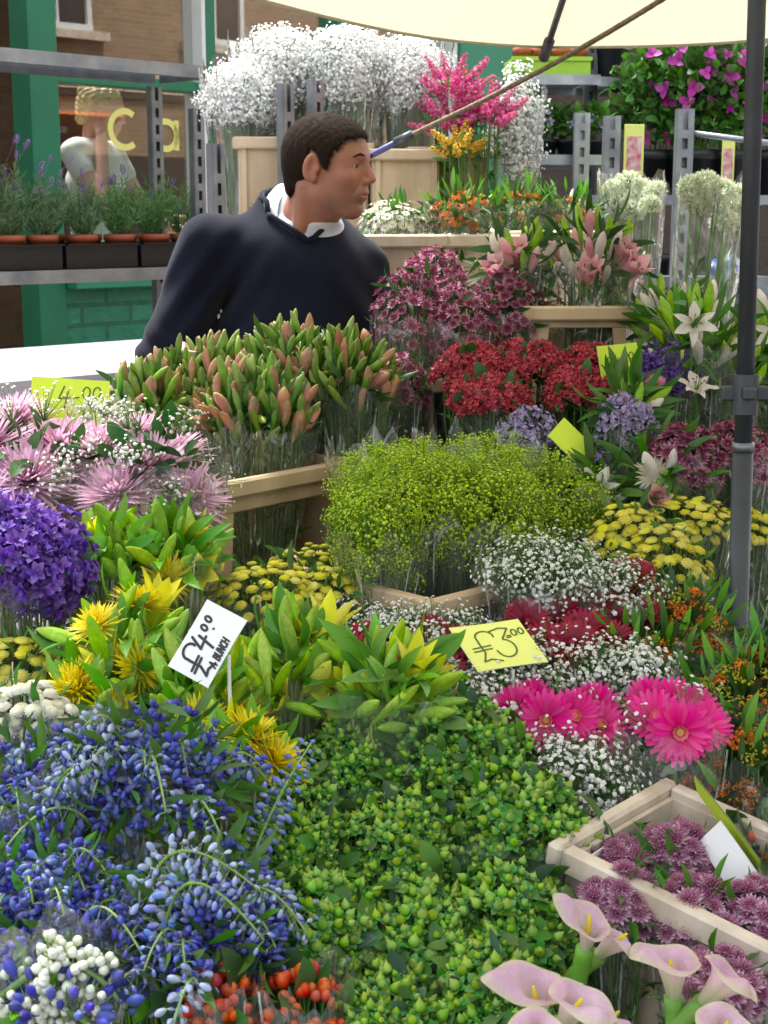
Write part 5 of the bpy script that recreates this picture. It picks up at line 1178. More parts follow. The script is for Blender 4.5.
milk('orange milkweed bunch lowest of its kind, behind the big crate', (680, 730, 800, 830), 1.66, 314, 34, .3)
milk('orange milkweed bunch beyond the umbrella pole at the right edge', (742, 520, 800, 600), 2.36, 315, 20, .1)
milk('green milkweed bunch at the right edge with few orange blooms', (735, 640, 820, 720), 1.80, 316, 26, .6)
cc_ = at(768, 585, 2.42); crate('pale crate right of the umbrella pole at the right edge', (cc_.x+.05, cc_.y, .775), R(-6), .30, .22, cc_.z-.775, False, 'beige_pale')
# ================================================================ big crate bottom right: astrantia and calla lilies
Bk = at(668, 791, 1.566); dx_ = Vector((-math.sin(R(40)), -math.cos(R(40)), 0)); WB = .205; fm = Bk+dx_*(WB/2); fm = fm-Vector((-dx_.y, dx_.x, 0))*.05
bc = crate('pale deep crate at the bottom right holding mauve astrantia', (fm.x, fm.y, Bk.z-.36), math.atan2(dx_.y, dx_.x), WB, .30, .36, False, 'beige_pale', tilt=R(-9), label_patch=False)
mk('inner_panel', box(.13, .008, .07, (-.01, .0085, .27), None, .003), M['beige_pale'], bc)
mk('printed_label', box(.055, .0015, .04, (.066, .0082, .335), ry(.06)), M['paper_white'], bc)
AG = 'near mauve astrantia bunches in the pale crate'
for i, (bx, Y, lab) in enumerate([((592, 842, 650, 905), 1.44, 'small mauve astrantia bunch in the left back corner of the bottom right crate'), ((640, 826, 715, 905), 1.45, 'mauve astrantia bunch at the back of the bottom right crate'), ((580, 870, 660, 960), 1.36, 'mauve astrantia bunch at the left side of the bottom right crate, behind the callas'), ((650, 880, 745, 980), 1.34, 'mauve astrantia bunch in the middle of the bottom right crate'), ((715, 880, 800, 990), 1.34, 'mauve astrantia bunch at the right edge under the folded card'), ((670, 950, 770, 1050), 1.24, 'mauve astrantia bunch at the bottom right corner behind the large white calla')]):
    flowers('astrantia_bunch', lab, 'astrantia', bx, Y, 320+i, 60, ['astr_near'], 'flower', AG, None, None, -.05, .9, LEAF_S, 'leaf', 1, 16, True, .0011, smin=.8, smax=1.15, depth=.3, jit=.25, low=.5)
def calla_thing(label, items, seed, stem_to):
    c0 = Vector(stem_to); root = thing('calla_bunch', label, 'calla lilies', c0, 0, 'pink and white calla lilies at the bottom')
    for k, (px, py, Y, L, dirv, spin) in enumerate(items):
        sp, spa = calla(L*.88, seed+k); p = at(px, py, Y)-c0; Fm = frames([dirv], [spin])[0]
        f = mk('flower', sp, M['calla'], root, True, mat4(Fm, p)); mk('spadix', spa, M['mum_yellow'], f, True)
        d = Vector([float(q) for q in Fm[:, 2]]); q0_ = p+d*.012; pts = [np.array(q0_), np.array(p-d*.03), np.array(p*.55-d*.03), np.array(p*.0+Vector((0.01*k, 0, 0)))]
        pp = [];
        for s_ in range(13):
            u = s_/12*3; i = min(int(u), 2); v = u-i; pp.append(pts[i]*(1-v)+pts[i+1]*v)
        mk('stem', tube(pp, np.linspace(.0085, .0065, 13), 10), M['calla_stem'], root, True)
    return root
calla_thing('small pink calla with a rolled lip beside the green hypericum', [(583, 958, 1.25, .085, (.10, -.25, .95), 2.9), (590, 962, 1.27, .078, (.62, -.30, .75), 1.9)], 1, at(575, 1090, 1.25)-Vector((0, 0, .15)))
calla_thing('large pale pink callas crowded at the bottom edge left of the white one', [(540, 1032, 1.13, .105, (-.12, -.25, 1), 3.5), (556, 1036, 1.11, .10, (.35, -.35, .9), 2.5), (575, 1045, 1.15, .08, (.7, -.1, .7), 1.8), (530, 1048, 1.08, .085, (.05, -.6, .7), 3.0)], 4, at(545, 1150, 1.13)-Vector((0, 0, .1)))
calla_thing('white and pink callas with curling lips at the bottom right', [(674, 1008, 1.18, .105, (-.10, -.15, 1), 3.8), (694, 1010, 1.17, .10, (.55, -.30, .8), 1.8), (712, 1050, 1.12, .09, (.1, -.5, .8), 2.6)], 9, at(655, 1160, 1.16)-Vector((0, 0, .1)))
card('lime card folded edge on above the bottom right crate', at(703, 788, 1.46), at(770, 874, 1.38), at(697, 792, 1.50), 'paper_lime', stick=0)
card('white half of the folded card at the right edge, standing in the astrantia', at(699, 790, 1.455), at(766, 886, 1.375), at(698, 842, 1.44), 'paper_white', stick=0)
# ================================================================ middle right
WG = 'wine red astrantia bunches'
for i, (bx, Y, lab) in enumerate([((372, 262, 450, 385), 2.86, 'wine red astrantia bunch right against the sweater'), ((400, 248, 465, 330), 3.0, 'wine red astrantia bunch sticking up tallest beside the man'), ((420, 275, 500, 385), 2.84, 'wine red astrantia bunch in the middle, above the coral flowers'), ((470, 268, 545, 370), 2.9, 'wine red astrantia bunch right below the pink lilies'), ((375, 350, 430, 440), 2.7, 'dark stemmed wine red astrantia bunch low beside the sweater')]):
    flowers('astrantia_bunch', lab, 'astrantia', bx, Y, 330+i, 100 if i < 4 else 60, ['astr_far'], 'flower', WG, None, None, -.3, .5, LEAF_S, 'leaf_dark', 1, 30, True, .0011, smat='stem_dark', smin=.85, smax=1.25, depth=.25, jit=.25, low=.2)
c_ = at(395, 388, 2.72); crate('pale crate under the wine red astrantia, beside the sweater', (c_.x, c_.y, .965), R(46), .20, .2, c_.z-.965, False, 'beige_pale')
CG = 'coral red flower bunches'
for i, (bx, Y, lab) in enumerate([((440, 348, 505, 400), 2.66, 'coral red bunch at the left, under the wine red astrantia'), ((490, 345, 560, 400), 2.68, 'coral red bunch in the middle, left of the crate with the hand hole'), ((455, 380, 525, 425), 2.56, 'coral red bunch lowest, above the lime green mass'), ((550, 372, 615, 418), 2.58, 'coral red bunch at the right, below the crate with the hand hole'), ((560, 350, 625, 395), 2.7, 'small coral red bunch beside the lime price card')]):
    flowers('coral_flower_bunch', lab, 'red flowers', bx, Y, 340+i, 24, ['coral_head', 'coral_head2'], 'flower_head', CG, .07, None, -.2, .6, LEAF_OV, 'leaf_dark', 2, 24, i == 2, .0018, depth=.12, jit=.2)
c_ = at(578, 312, 2.86); crate('beige crate with an open hand hole below the pink lilies', (c_.x, c_.y, .965), R(4), .185, .24, c_.z-.965, True, 'beige', win=(.2, .14, .50, .03))
PG = 'pink lily bunches'
for i, (bx, Y, lab, fl) in enumerate([((478, 225, 560, 315), 2.98, 'pink lily bunch at the left of its crate, in front of the milkweed', [(495, 268, 2.9, -.4), (517, 255, 2.93, -.2), (503, 294, 2.88, -.3)]), ((545, 215, 640, 315), 2.96, 'pink lily bunch at the right of its crate with three open flowers', [(588, 272, 2.86, 0), (624, 250, 2.9, .5), (634, 268, 2.88, .6)])]):
    b = EB('lily_bunch', lab, 'lily bunch', bx, Y, 350+i, PG, .10); P, nr = b.pts(26, -.1, .25, .15, 1.0); P = P-nr*.05
    b.parts('bud', [ME['pale_bud'], ME['lily_bud_lime'], ME['pink_bud']], P, nr, .6, .9)
    Pf = np.array([np.array(at(x, y, yy))-b.base for x, y, yy, _ in fl]); nf = np.array([[q, -.55, .8] for *_, q in fl]); b.parts('flower', [ME['pink_lily']], Pf-nf*.03, nf/np.linalg.norm(nf, axis=1, keepdims=True), .75, .95)
    A, B = b.stems(np.concatenate([P, Pf-nf*.03]), .002, 'stem'); b.leaves(A, B, 5, leaf_blade(.07, .016, -.4), 'leaf', .55, 1.0, .8); b.filler(50, LEAF_LILY, 'leaf_dark', .3, .9, -.5); b.wrap(.0, 1.05, low=.3)
LL = [((500, 412, 560, 460), 2.42, 361, 12, 'lilac_head', 'lilac statice bunch between the coral flowers and the lime green mass'), ((598, 398, 655, 470), 2.38, 362, 16, 'lilac_head', 'lilac statice bunch below the lime price card, right of the leaning card'), ((635, 350, 700, 410), 2.6, 363, 22, 'purple_head', 'deep purple statice bunch right of the lime price card'), ((655, 335, 735, 395), 2.72, 364, 22, 'purple_head', 'deep purple statice bunch behind the white lilies'), ((560, 455, 615, 495), 2.36, 365, 8, 'lilac_head', 'lilac statice bunch peeking over the lime green mass')]
for bx, Y, sd_, n, m_, lab in LL: purple(lab, bx, Y, sd_, n, m_)
def mixed(label, bx, Y, seed, nb, fl=(), wrap=True, bm=('pale_bud', 'lily_bud_lime', 'lily_bud_lime2'), grp='mixed lily bouquets at the right'):
    b = EB('mixed_bouquet', label, 'bouquet', bx, Y, seed, grp, .10); P, nr = b.pts(nb, -.1, .25, .15, 1.0); P = P-nr*.04
    b.parts('bud', [ME[m] for m in bm], P, nr, .7, 1.0); Q = [P]
    for (x, y, yy, m_, dv, s_) in fl:
        p = np.array([np.array(at(x, y, yy))-b.base]); d = np.array([dv], float); d /= np.linalg.norm(d); b.parts('flower', [ME[m_]], p-d*.02, d, s_, s_); Q.append(p-d*.02)
    A, B = b.stems(np.concatenate(Q), .002, 'stem'); b.leaves(A, B, 5, leaf_blade(.075, .018, -.4), 'leaf_lily', .55, 1.0, .8); b.filler(60, LEAF_LILY, 'leaf', .3, .95, -.4)
    if wrap: b.wrap(.0, 1.06, low=.35)
mixed('bouquet of green buds with a star shaped white lily, just left of the umbrella pole', (655, 300, 740, 400), 2.62, 371, 20, [(695, 322, 2.5, 'white_lily', (0, -.9, .35), .62), (698, 383, 2.48, 'white_lily', (.1, -.5, .9), .6), (655, 378, 2.5, 'spider_pink2', (0, -.6, .7), .5)])
mixed('bouquet of lily buds and leaves beyond the umbrella pole', (735, 295, 820, 440), 2.7, 372, 26, [(776, 330, 2.6, 'white_lily', (-.3, -.7, .5), .7)])
mixed('bouquet with a cream spider mum and a pink lily near the umbrella pole', (625, 440, 690, 520), 2.32, 373, 5, [(658, 470, 2.25, 'spider_cream', (.1, -.8, .55), .66), (655, 498, 2.22, 'pink_lily', (.1, -.7, .3), .62)])
mixed('bouquet with cream petals at the right end of the lime green mass', (575, 460, 620, 520), 2.34, 374, 3, [(598, 488, 2.26, 'white_lily', (.1, -.7, .3), .62)])
mixed('bouquet with a single pink spider mum below the lime price card', (600, 380, 650, 440), 2.46, 375, 4, [(624, 402, 2.38, 'spider_pink2', (0, -.85, .5), .52)])
mixed('green lily bouquet behind the purple statice, beside the tall white globes', (640, 290, 700, 360), 2.85, 376, 16)
mixed('green lily bouquet low beside the umbrella pole above the wine carnations', (700, 345, 760, 412), 2.62, 377, 14)
for i, (bx, Y, lab) in enumerate([((648, 425, 722, 512), 2.30, 'wine pink bunch left of the umbrella pole, above the yellow buttons'), ((690, 422, 775, 505), 2.36, 'wine pink bunch behind the umbrella pole'), ((735, 440, 810, 540), 2.42, 'wine pink bunch right of the umbrella pole at the right edge')]):
    flowers('astrantia_bunch', lab, 'astrantia', bx, Y, 380+i, 96, ['astr_far'], 'flower', 'wine pink flower bunches at the right', None, None, -.3, .4, LEAF_S, 'leaf_dark', 1, 30, True, .0011, smat='stem_dark', smin=.95, smax=1.4, depth=.2, jit=.25, low=.3)
card('lime card marked £4.00 standing beside the crate with the hand hole', at(600, 346, 2.56), at(640, 342, 2.58), at(603, 388, 2.54), 'paper_lime', [('£4.00', .12, .40, .32, .12, .0018)], 'ink_green')
card('leaning lime card without visible writing above the lime green mass', at(553, 430, 2.34), at(569, 412, 2.38), at(577, 464, 2.32), 'paper_lime', [], 'ink_green')
# ================================================================ back row
c_ = at(405, 240, 3.28); crate('pale crate with a raised grip under the white daisies', (c_.x, c_.y, .965), R(2), .155, .24, c_.z-.965, False, 'beige_pale')
c_ = at(478, 240, 3.30); crate('pale crate under the orange milkweed in the back row', (c_.x, c_.y, .965), R(2), .155, .24, c_.z-.965, False, 'beige_pale')
c_ = at(552, 236, 3.32); crate('pale crate hidden behind the pink lilies', (c_.x, c_.y, .965), R(2), .16, .24, c_.z-.965, False, 'beige_pale')
flowers('daisy_bunch', 'white daisy bunch right beside the face of the man', 'daisies', (358, 198, 428, 250), 3.36, 391, 90, ['daisy'], 'flower', 'daisy bunches', .08, None, -.2, .8, LEAF_S, 'leaf', 1, 40, True, .001, depth=.3, smin=.8, smax=1.2)
milk('orange milkweed bunch in the back row beside the daisies', (425, 192, 500, 250), 3.36, 392, 34, .15)
milk('orange milkweed bunch in the back row above the pink lilies', (490, 190, 550, 245), 3.4, 393, 24, .5)
milk('mostly green milkweed bunch at the right end of the back row', (535, 192, 600, 250), 3.42, 394, 20, .6)
bk = thing('trestle_table', 'high bench behind the man carrying the tall beige crates', 'table', (0, 0, 0), 0, 'benches under the flowers')
mk('table_top', box(1.0, .62, .035, (.30, 4.02, 1.27), None, .004), M['dark_wood'], bk); mk('cloth', box(.98, .6, .4, (.30, 4.02, 1.05)), M['tar'], bk)
for x in (-.15, .75):
    for y in (3.75, 4.28): mk('leg', box(.045, .045, .848, (x, y, .424)), M['dark_wood'], bk)
def tall(label, px, py, Y, W, rot, zb): c_ = at(px, py, Y); return crate(label, (c_.x, c_.y, zb), rot, W, .26, c_.z-zb, False, 'beige', group='tall beige flower crates')
tall('tall beige crate left of the head of the man, under the gypsophila', 262, 142, 3.78, .115, R(8), 1.288)
tall('tall beige crate just right of the face of the man', 406, 154, 3.80, .165, R(6), 1.288)
tall('tall beige crate under the snapdragons', 450, 152, 3.86, .19, R(6), 1.288)
tall('tall beige crate directly behind the head of the man', 330, 148, 3.84, .19, R(6), 1.288)
BG = 'large gypsophila bunches behind the man'
for i, (bx, Y, lab, n) in enumerate([((203, 60, 285, 145), 3.88, 'huge gypsophila bunch at the far left, drooping over its crate', 2600), ((232, 28, 330, 125), 3.98, 'huge gypsophila bunch above the head of the man on the left', 3000), ((300, 25, 390, 125), 3.96, 'huge gypsophila bunch straight above the head of the man', 3000), ((365, 35, 452, 130), 4.0, 'huge gypsophila bunch left of the snapdragons', 2600)]):
    gyp(lab, *E(*bx, Y, .13), E(*bx, Y)[0].z-1.29, n*2, 400+i, .0034, 'gyp_far', True, BG, -.6, depth=.2)
gyp('loose airy gypsophila bunch hanging right of the snapdragons', *E(488, 62, 545, 190, 3.86, .09), .45, 1300, 405, .0036, 'gyp_far', True, BG, -.9)
for i, (bx, Y, m_, n, lab) in enumerate([((428, 72, 480, 135), 3.82, 'snap', 15, 'pink snapdragon bunch below the right end of the gypsophila'), ((462, 100, 512, 152), 3.78, 'snap', 16, 'deep pink snapdragon bunch leaning right under the rope'), ((425, 110, 470, 155), 3.8, 'snap', 12, 'pink snapdragon bunch low above the tall crates'), ((443, 135, 478, 180), 3.72, 'snap_y', 10, 'golden snapdragon bunch hanging over the tall crate')]):
    flowers('snapdragon_bunch', lab, 'snapdragons', bx, Y, 410+i, n, [m_], 'flower_spike', 'snapdragon bunches', None, E(*bx, Y)[0].z-1.29, .1, .2, LEAF_S, 'leaf', 3, 20, False, depth=.5, smin=.55, smax=.85)
# white globes in tall cellophane
for i, (bx, Y, ps, lab) in enumerate([((602, 170, 662, 225), 3.42, [(614, 190), (628, 184), (643, 190), (655, 192), (620, 205), (636, 202), (650, 206), (632, 212)], 'tall bunch of round white flowers in cellophane, the left one'), ((680, 168, 748, 235), 3.25, [(692, 188), (706, 184), (720, 192), (735, 196), (698, 204), (714, 206), (730, 212), (742, 210), (724, 222), (738, 228)], 'tall bunch of round white flowers in cellophane, the right one beside the pole')]):
    b = EB('globe_flower_bunch', lab, 'white globe flowers', bx, Y, 420+i, 'tall white globe flower bunches', .07, None, (0, 0) if i == 0 else (.05, 0)); b.k = b.k
    P = np.array([np.array(at(x, y, Y+b.g.uniform(-.05, .05)))-b.base for x, y in ps]); b.parts('flower', [ME['globe']], P, b.g.standard_normal((len(P), 3))*.3+np.array([0, -.2, 1]), .9, 1.15)
    A, B = b.stems(P, .0036, 'stem'); b.leaves(A, B, 1, leaf_blade(.09, .012, -.2), 'leaf', .4, .8, 1.4)
    b.wrap(.03, 1.12, 'film_heavy', low=.05, r0=.35)
    bucket('black bucket under the %s bunch of round white flowers' % ('left', 'right')[i], (b.base[0], b.base[1], .965), .08, .2)
# ================================================================ lavender pots
def lavender(label, loc, seed, mat='lav_leaf', h=.20, n=130, fl=12, root=None):
    g = np.random.default_rng(seed); r_ = thing('lavender_pot', label, 'potted lavender', loc, 0, 'potted lavender plants on the trolley'); rigid_pot(r_, .046, .082, 'terracotta')
    mk('soil', lathe([(.001, .0), (.042, .0)], 16).x(None, (0, 0, .072)), M['soil'], r_)
    k = 30; a = g.random(k)*6.28; tl = g.random(k)**.7*.75; L = h*g.uniform(.6, 1.15, k); B = np.stack([np.cos(a)*np.sin(tl)*L, np.sin(a)*np.sin(tl)*L, np.cos(tl)*L+.072], 1); A = np.stack([np.cos(a)*.012, np.sin(a)*.012, np.full(k, .072)], 1)
    mk('stems', tubes(A, B, .0011, .0007, 3, g.standard_normal((k, 3))*.008, 3), M['stem'], r_)
    m_ = n*5; i = g.integers(0, k, m_); u = g.uniform(.12, 1, (m_, 1)); P = A[i]+(B[i]-A[i])*u; d = (B[i]-A[i]); d /= np.linalg.norm(d, axis=1, keepdims=True); nn = d*1.1+g.standard_normal((m_, 3))*.65
    Fm = frames(nn, g.random(m_)*6); Fm = np.stack([Fm[:, :, 0], Fm[:, :, 2], -Fm[:, :, 1]], 2)
    mk('foliage', scatter(petal(.026, .0032, .0, .2, 2, 1, P_STRAP), Fm, P, g.uniform(.6, 1.3, m_)), M[mat], r_)
    if fl:
        j = g.choice(k, min(fl, k), False); hd_ = cluster(floret_simple(.0026), 26, .006, 2.4, -1, 5, .15)
        tip = B[j]+(B[j]-A[j])*.22; mk('flowers', join([scatter(hd_, frames(tip-B[j], g.random(len(j))*6), tip, g.uniform(.8, 1.3, len(j))), tubes(B[j], tip, .0007, .0006, 3, nseg=1)]), M['lav'], r_)
trg = [(-1.30, -.92), (-.90, -.52), (-.50, -.12)]
pots = [F_ for F_ in (-30, 10, 43, 83, 120, 155, 186)]
names = ['purple flowering lavender at the left edge of the trolley', 'tall flowering lavender above the left black tray', 'sprawling silvery lavender, third pot from the left edge', 'lavender with a drooping flower spike right of the green pillar', 'bushy rosemary like plant under the letter C', 'bushy green lavender under the letter a', 'small lavender at the right end, against the steel posts']
zt = lz_mid+.008
for i, px in enumerate(pots):
    q, _ = LT.px(px, 262, .085); w = LT.w(q, .085, zt+.012); w2 = LT.w(q-.02, .22, zt+.012)
    lavender(names[i], w, 500+i, 'lav_leaf' if i < 4 else 'lav_leaf2', .22 if i < 2 else .16, 130, 14 if i < 2 else (6 if i < 4 else 0))
    lavender('lavender plant standing behind the %s' % names[i], w2, 520+i, 'lav_leaf' if i < 3 else 'lav_leaf2', .25 if i < 2 else .16, 110, 14 if i < 2 else 3)
for i, (a, b_) in enumerate([(-30, 62), (64, 137), (139, 200)]):
    qa = LT.px(a, 262, .03)[0]+.004; qb = LT.px(b_, 262, .03)[0]-.004; t_ = thing('plant_tray', 'black plastic plant tray %s on the trolley shelf' % ['at the left edge', 'in the middle, right of the left one', 'at the right end'][i], 'tray', LT.w(qa, .02, zt), LT.a, 'black plant trays'); Wt = qb-qa; 
    mk('body', join([box(Wt, .004, .068, (Wt/2, .002, .034), None, .001), box(Wt, .004, .068, (Wt/2, .32, .034)), box(.004, .31, .067, (.002, .16, .034)), box(.004, .31, .067, (Wt-.002, .16, .034)), box(Wt-.01, .31, .004, (Wt/2, .16, .004)), box(Wt, .014, .004, (Wt/2, -.005, .0665))]), M['black_plastic'], t_)
# ================================================================ plants on the racks at the right
def rw(px, py, y=0.): q, z = RP.px(px, py, y); return RP.w(q, y, z)
def leafy(label, name, cat, loc, r, n, seed, leaf, lmat, pot=(.06, .1, 'black_plastic'), flower=None, nf=0, group=None, drop=None, fsc=1., zmin=-.4):
    loc = Vector(loc); b = Bunch(name, label, cat, loc+Vector((0, 0, pot[1]+r[2]*.8)), r, pot[1]+r[2]*.8, seed, group); rigid_pot(b.root, *pot)
    mk('soil', lathe([(.001, 0), (pot[0]*.9, 0)], 16).x(None, (0, 0, pot[1]-.01)), M['soil'], b.root)
    b.k = np.array([0, 0, pot[1]+r[2]*.8]); b.filler(n, leaf, lmat, .5, 1.05, zmin, smin=.7, smax=1.3); b.filler(n//2, leaf, lmat, .1, .6, zmin, 'inner_foliage')
    P, nr = b.pts(14, 0, .3, .3, .3); b.stems(P, .0018)
    if nf: P, nr = b.pts(nf, -.4, .5, .1, .0); b.parts('flower', [ME[flower]], P, nr, .8*fsc, 1.25*fsc)
    return b
me('boug_bract', join([petal(.030, .024, .5, .1, 3, 2, P_OVATE, .2).x(rz(a)) for a in (0, 2.1, 4.2)]), ['boug'])
lf = petal(.042, .026, .2, -.6, 4, 2, P_OVATE, .2)
for i, (px, y, lab, r) in enumerate([(648, .25, 'bougainvillea in a black pot, leftmost with mostly leaves', (.12, .12, .20)), (690, .2, 'bougainvillea full of magenta bracts in the middle', (.14, .13, .22)), (728, .22, 'bougainvillea behind the umbrella pole', (.13, .12, .22)), (768, .25, 'bougainvillea at the right edge beyond the pole', (.12, .12, .2))]):
    q, _ = RP.px(px, 190, y); leafy(lab, 'bougainvillea_plant', 'bougainvillea', RP.w(q, y, zC+.001), r, 420, 540+i, lf, 'leaf', (.085, .14, 'black_plastic'), 'boug_bract', (12, 42, 34, 24)[i], 'potted bougainvilleas', zmin=-.7)
for i, px in enumerate((545, 568, 592)):
    q, _ = RP.px(px, 150, .12); leafy(['pansy pot on the lower shelf, left', 'pansy pot on the lower shelf, middle', 'pansy pot on the lower shelf behind the steel post'][i], 'pansy_pot', 'potted pansy', RP.w(q, .12, zB), (.05, .05, .05), 70, 550+i, LEAF_OV, 'leaf', (.042, .05, 'black_plastic'), 'pansy' if 'pansy' in ME else (me('pansy', floret5(.013, 5, .15, .9), ['lilac']) and 'pansy'), 7, 'potted pansies')
q, _ = RP.px(548, 76, .18); W_ = .24; tr_ = thing('plant_tray', 'bright lime plastic tray holding terracotta pots on the top shelf', 'tray', RP.w(q, .12, zA), RP.a, 'trays on the rack'); mk('body', join([box(W_, .004, .05, (0, 0, .026)), box(W_, .004, .05, (0, .18, .026)), box(.004, .175, .05, (-W_/2, .09, .026)), box(.004, .175, .05, (W_/2, .09, .026)), box(W_-.01, .17, .004, (0, .09, .003)), box(W_+.01, .012, .012, (0, -.004, .049))]), M['lime_plastic'], tr_)
for i, px in enumerate((522, 541, 560, 578)):
    q, _ = RP.px(px, 76, .18); r_ = thing('terracotta_pot', ['terracotta pot at the left end of the lime tray, with a red label', 'terracotta pot second in the lime tray', 'terracotta pot third in the lime tray, with a red label', 'terracotta pot at the right end of the lime tray'][i], 'pot', RP.w(q, .18, zA+.006), 0, 'terracotta pots in the lime tray'); rigid_pot(r_, .03, .08, 'terracotta'); mk('soil', lathe([(.001, 0), (.027, 0)], 16).x(None, (0, 0, .07)), M['soil'], r_)
    if i in (0, 2): mk('plant_label', join([box(.022, .002, .06, (0, -.012, .105)).mat(0), box(.018, .001, .03, (0, -.0138, .115)).mat(1)]), [M['paper_white'], M['label_red']], r_)
q, _ = RP.px(612, 76, .45); r_ = thing('plant_pot', 'large empty black plant pot at the right end of the top shelf', 'pot', RP.w(q, .45, zA2+.001)); rigid_pot(r_, .065, .15, 'black_plastic')
for i, px in enumerate((655, 700, 735)):
    q, _ = RP.px(px, 290, .1); r_ = thing('plant_pot', 'black plant pot on the lowest shelf, %s' % ['left of the steel post', 'between the post and the blue bag', 'right of the blue bag'][i], 'pot', RP.w(q, .12, zD+.001), 0, 'black pots on the lowest shelf'); rigid_pot(r_, .055, .11, 'black_plastic')
# picture labels hanging on the plants
def plabel(label, px, py, Y, w, h, lean, st):
    p = at(px, py, Y); r_ = thing('plant_label', label, 'plant label', p, R(lean), 'picture labels among the bougainvilleas'); mk('card', box(w, .002, h, (0, 0, h/2), None, .0008), M['paper_yellow'], r_)
    mk('picture', box(w*.74, .0012, h*.66, (0, -.0018, h*.44)), M[st], r_); mk('stem', box(w*.16, .002, .20, (0, .0025, -.09)), M['paper_white'], r_)
M['pic'] = solid('label_picture', (.55, .05, .08), .4, 0, 0, 45, (.80, .72, .68))
plabel('tall picture label with a red flower, left of the steel post', 633, 176, 4.45, .058, .145, 4, 'pic'); plabel('picture label hanging near the umbrella pole', 727, 184, 4.45, .036, .13, -10, 'pic')
# blue bag
g_ = np.random.default_rng(5); bg_ = sphere(.06, 18, 12); bg_.v *= np.array([1, .7, .5]); bg_.v += .010*np.sin(bg_.v[:, [1, 2, 0]]*95)+.006*np.sin(bg_.v[:, [2, 0, 1]]*170)
o_ = mk('blue_bag', bg_, M['blue_plastic'], None, True); o_.location = at(728, 270, 4.35); tag(o_, 'crumpled bright blue plastic bag on the shelf behind the white globe flowers', 'bag')
# ================================================================ people: smooth blended volumes turned into one surface
def sd_ell(p, c, r, Mx=None):
    q = p-np.array(c);
    if Mx is not None: q = q@np.asarray(Mx)
    r = np.array(r, float); k0 = np.linalg.norm(q/r, axis=-1); k1 = np.linalg.norm(q/(r*r), axis=-1)+1e-9
    return k0*(k0-1)/k1
def sd_cap(p, a, b, ra, rb):
    a = np.array(a, float); b = np.array(b, float); pa = p-a; ba = b-a; h = np.clip((pa@ba)/(ba@ba+1e-12), 0, 1)
    return np.linalg.norm(pa-h[..., None]*ba, axis=-1)-(ra+(rb-ra)*h)
def smin(a, b, k): h = np.clip(.5+.5*(b-a)/k, 0, 1); return b*(1-h)+a*h-k*h*(1-h)
def smax(a, b, k): return -smin(-a, -b, k)
def surface_nets(f, lo, hi, st):
    lo = np.array(lo, float); n = [int((h-l)/st)+2 for l, h in zip(lo, hi)]
    ax = [lo[i]+np.arange(n[i])*st for i in range(3)]
    Gx, Gy, Gz = np.meshgrid(*ax, indexing='ij'); P = np.stack([Gx, Gy, Gz], -1).reshape(-1, 3); 
    K = 5; nb = [-(-k//K) for k in n]; cb = [lo[i]+(np.arange(nb[i])*K+(K-1)/2)*st for i in range(3)]     # coarse pass, then only the blocks near the surface
    CP = np.stack(np.meshgrid(*cb, indexing='ij'), -1).reshape(-1, 3); CD = f(CP).reshape(nb)
    big = np.repeat(np.repeat(np.repeat(CD, K, 0), K, 1), K, 2)[:n[0], :n[1], :n[2]].reshape(-1); D = big.copy()
    need = np.nonzero(np.abs(big) < K*st*1.25+.014)[0]
    for s in range(0, len(need), 300000): D[need[s:s+300000]] = f(P[need[s:s+300000]])
    D = D.reshape(n); S = D < 0
    cs = np.zeros([k-1 for k in n]+[3]); ct = np.zeros([k-1 for k in n])
    offs = [(0, 0, 0), (1, 0, 0), (0, 1, 0), (1, 1, 0), (0, 0, 1), (1, 0, 1), (0, 1, 1), (1, 1, 1)]
    def sl(A, o): return A[o[0]:n[0]-1+o[0], o[1]:n[1]-1+o[1], o[2]:n[2]-1+o[2]]
    for a in range(8):
        for b in range(a+1, 8):
            d = [offs[b][i]-offs[a][i] for i in range(3)]
            if sum(abs(q) for q in d) != 1: continue
            A, B = sl(D, offs[a]), sl(D, offs[b]); cr = (A < 0) != (B < 0); t = np.where(cr, A/(A-B+1e-20), 0)
            for i in range(3): cs[..., i] += np.where(cr, offs[a][i]+t*d[i], 0)
            ct += cr
    act = ct > 0; idx = -np.ones(act.shape, int); idx[act] = np.arange(act.sum())
    loc = np.argwhere(act); V = lo+(loc+cs[act]/ct[act][:, None])*st; F = []
    for axn in range(3):
        u, v = (axn+1) % 3, (axn+2) % 3
        s0 = [slice(0, n[i]) for i in range(3)]; a_ = [slice(0, k) for k in n]; b_ = [slice(0, k) for k in n]; a_[axn] = slice(0, n[axn]-1); b_[axn] = slice(1, n[axn])
        e = S[tuple(a_)] != S[tuple(b_)]; q = np.argwhere(e); q = q[(q[:, u] > 0) & (q[:, v] > 0) & (q[:, u] < n[u]-1) & (q[:, v] < n[v]-1)]
        if not len(q): continue
        def ix(du, dv): r = q.copy(); r[:, u] += du; r[:, v] += dv; return idx[r[:, 0], r[:, 1], r[:, 2]]
        a, b, c, d = ix(-1, -1), ix(0, -1), ix(0, 0), ix(-1, 0); fl = S[q[:, 0], q[:, 1], q[:, 2]]
        q1_ = np.stack([a, b, c], 1); q2_ = np.stack([a, c, d], 1)
        q1_[~fl] = q1_[~fl][:, ::-1]; q2_[~fl] = q2_[~fl][:, ::-1]; F += [q1_, q2_]
    return T(V, np.concatenate(F))
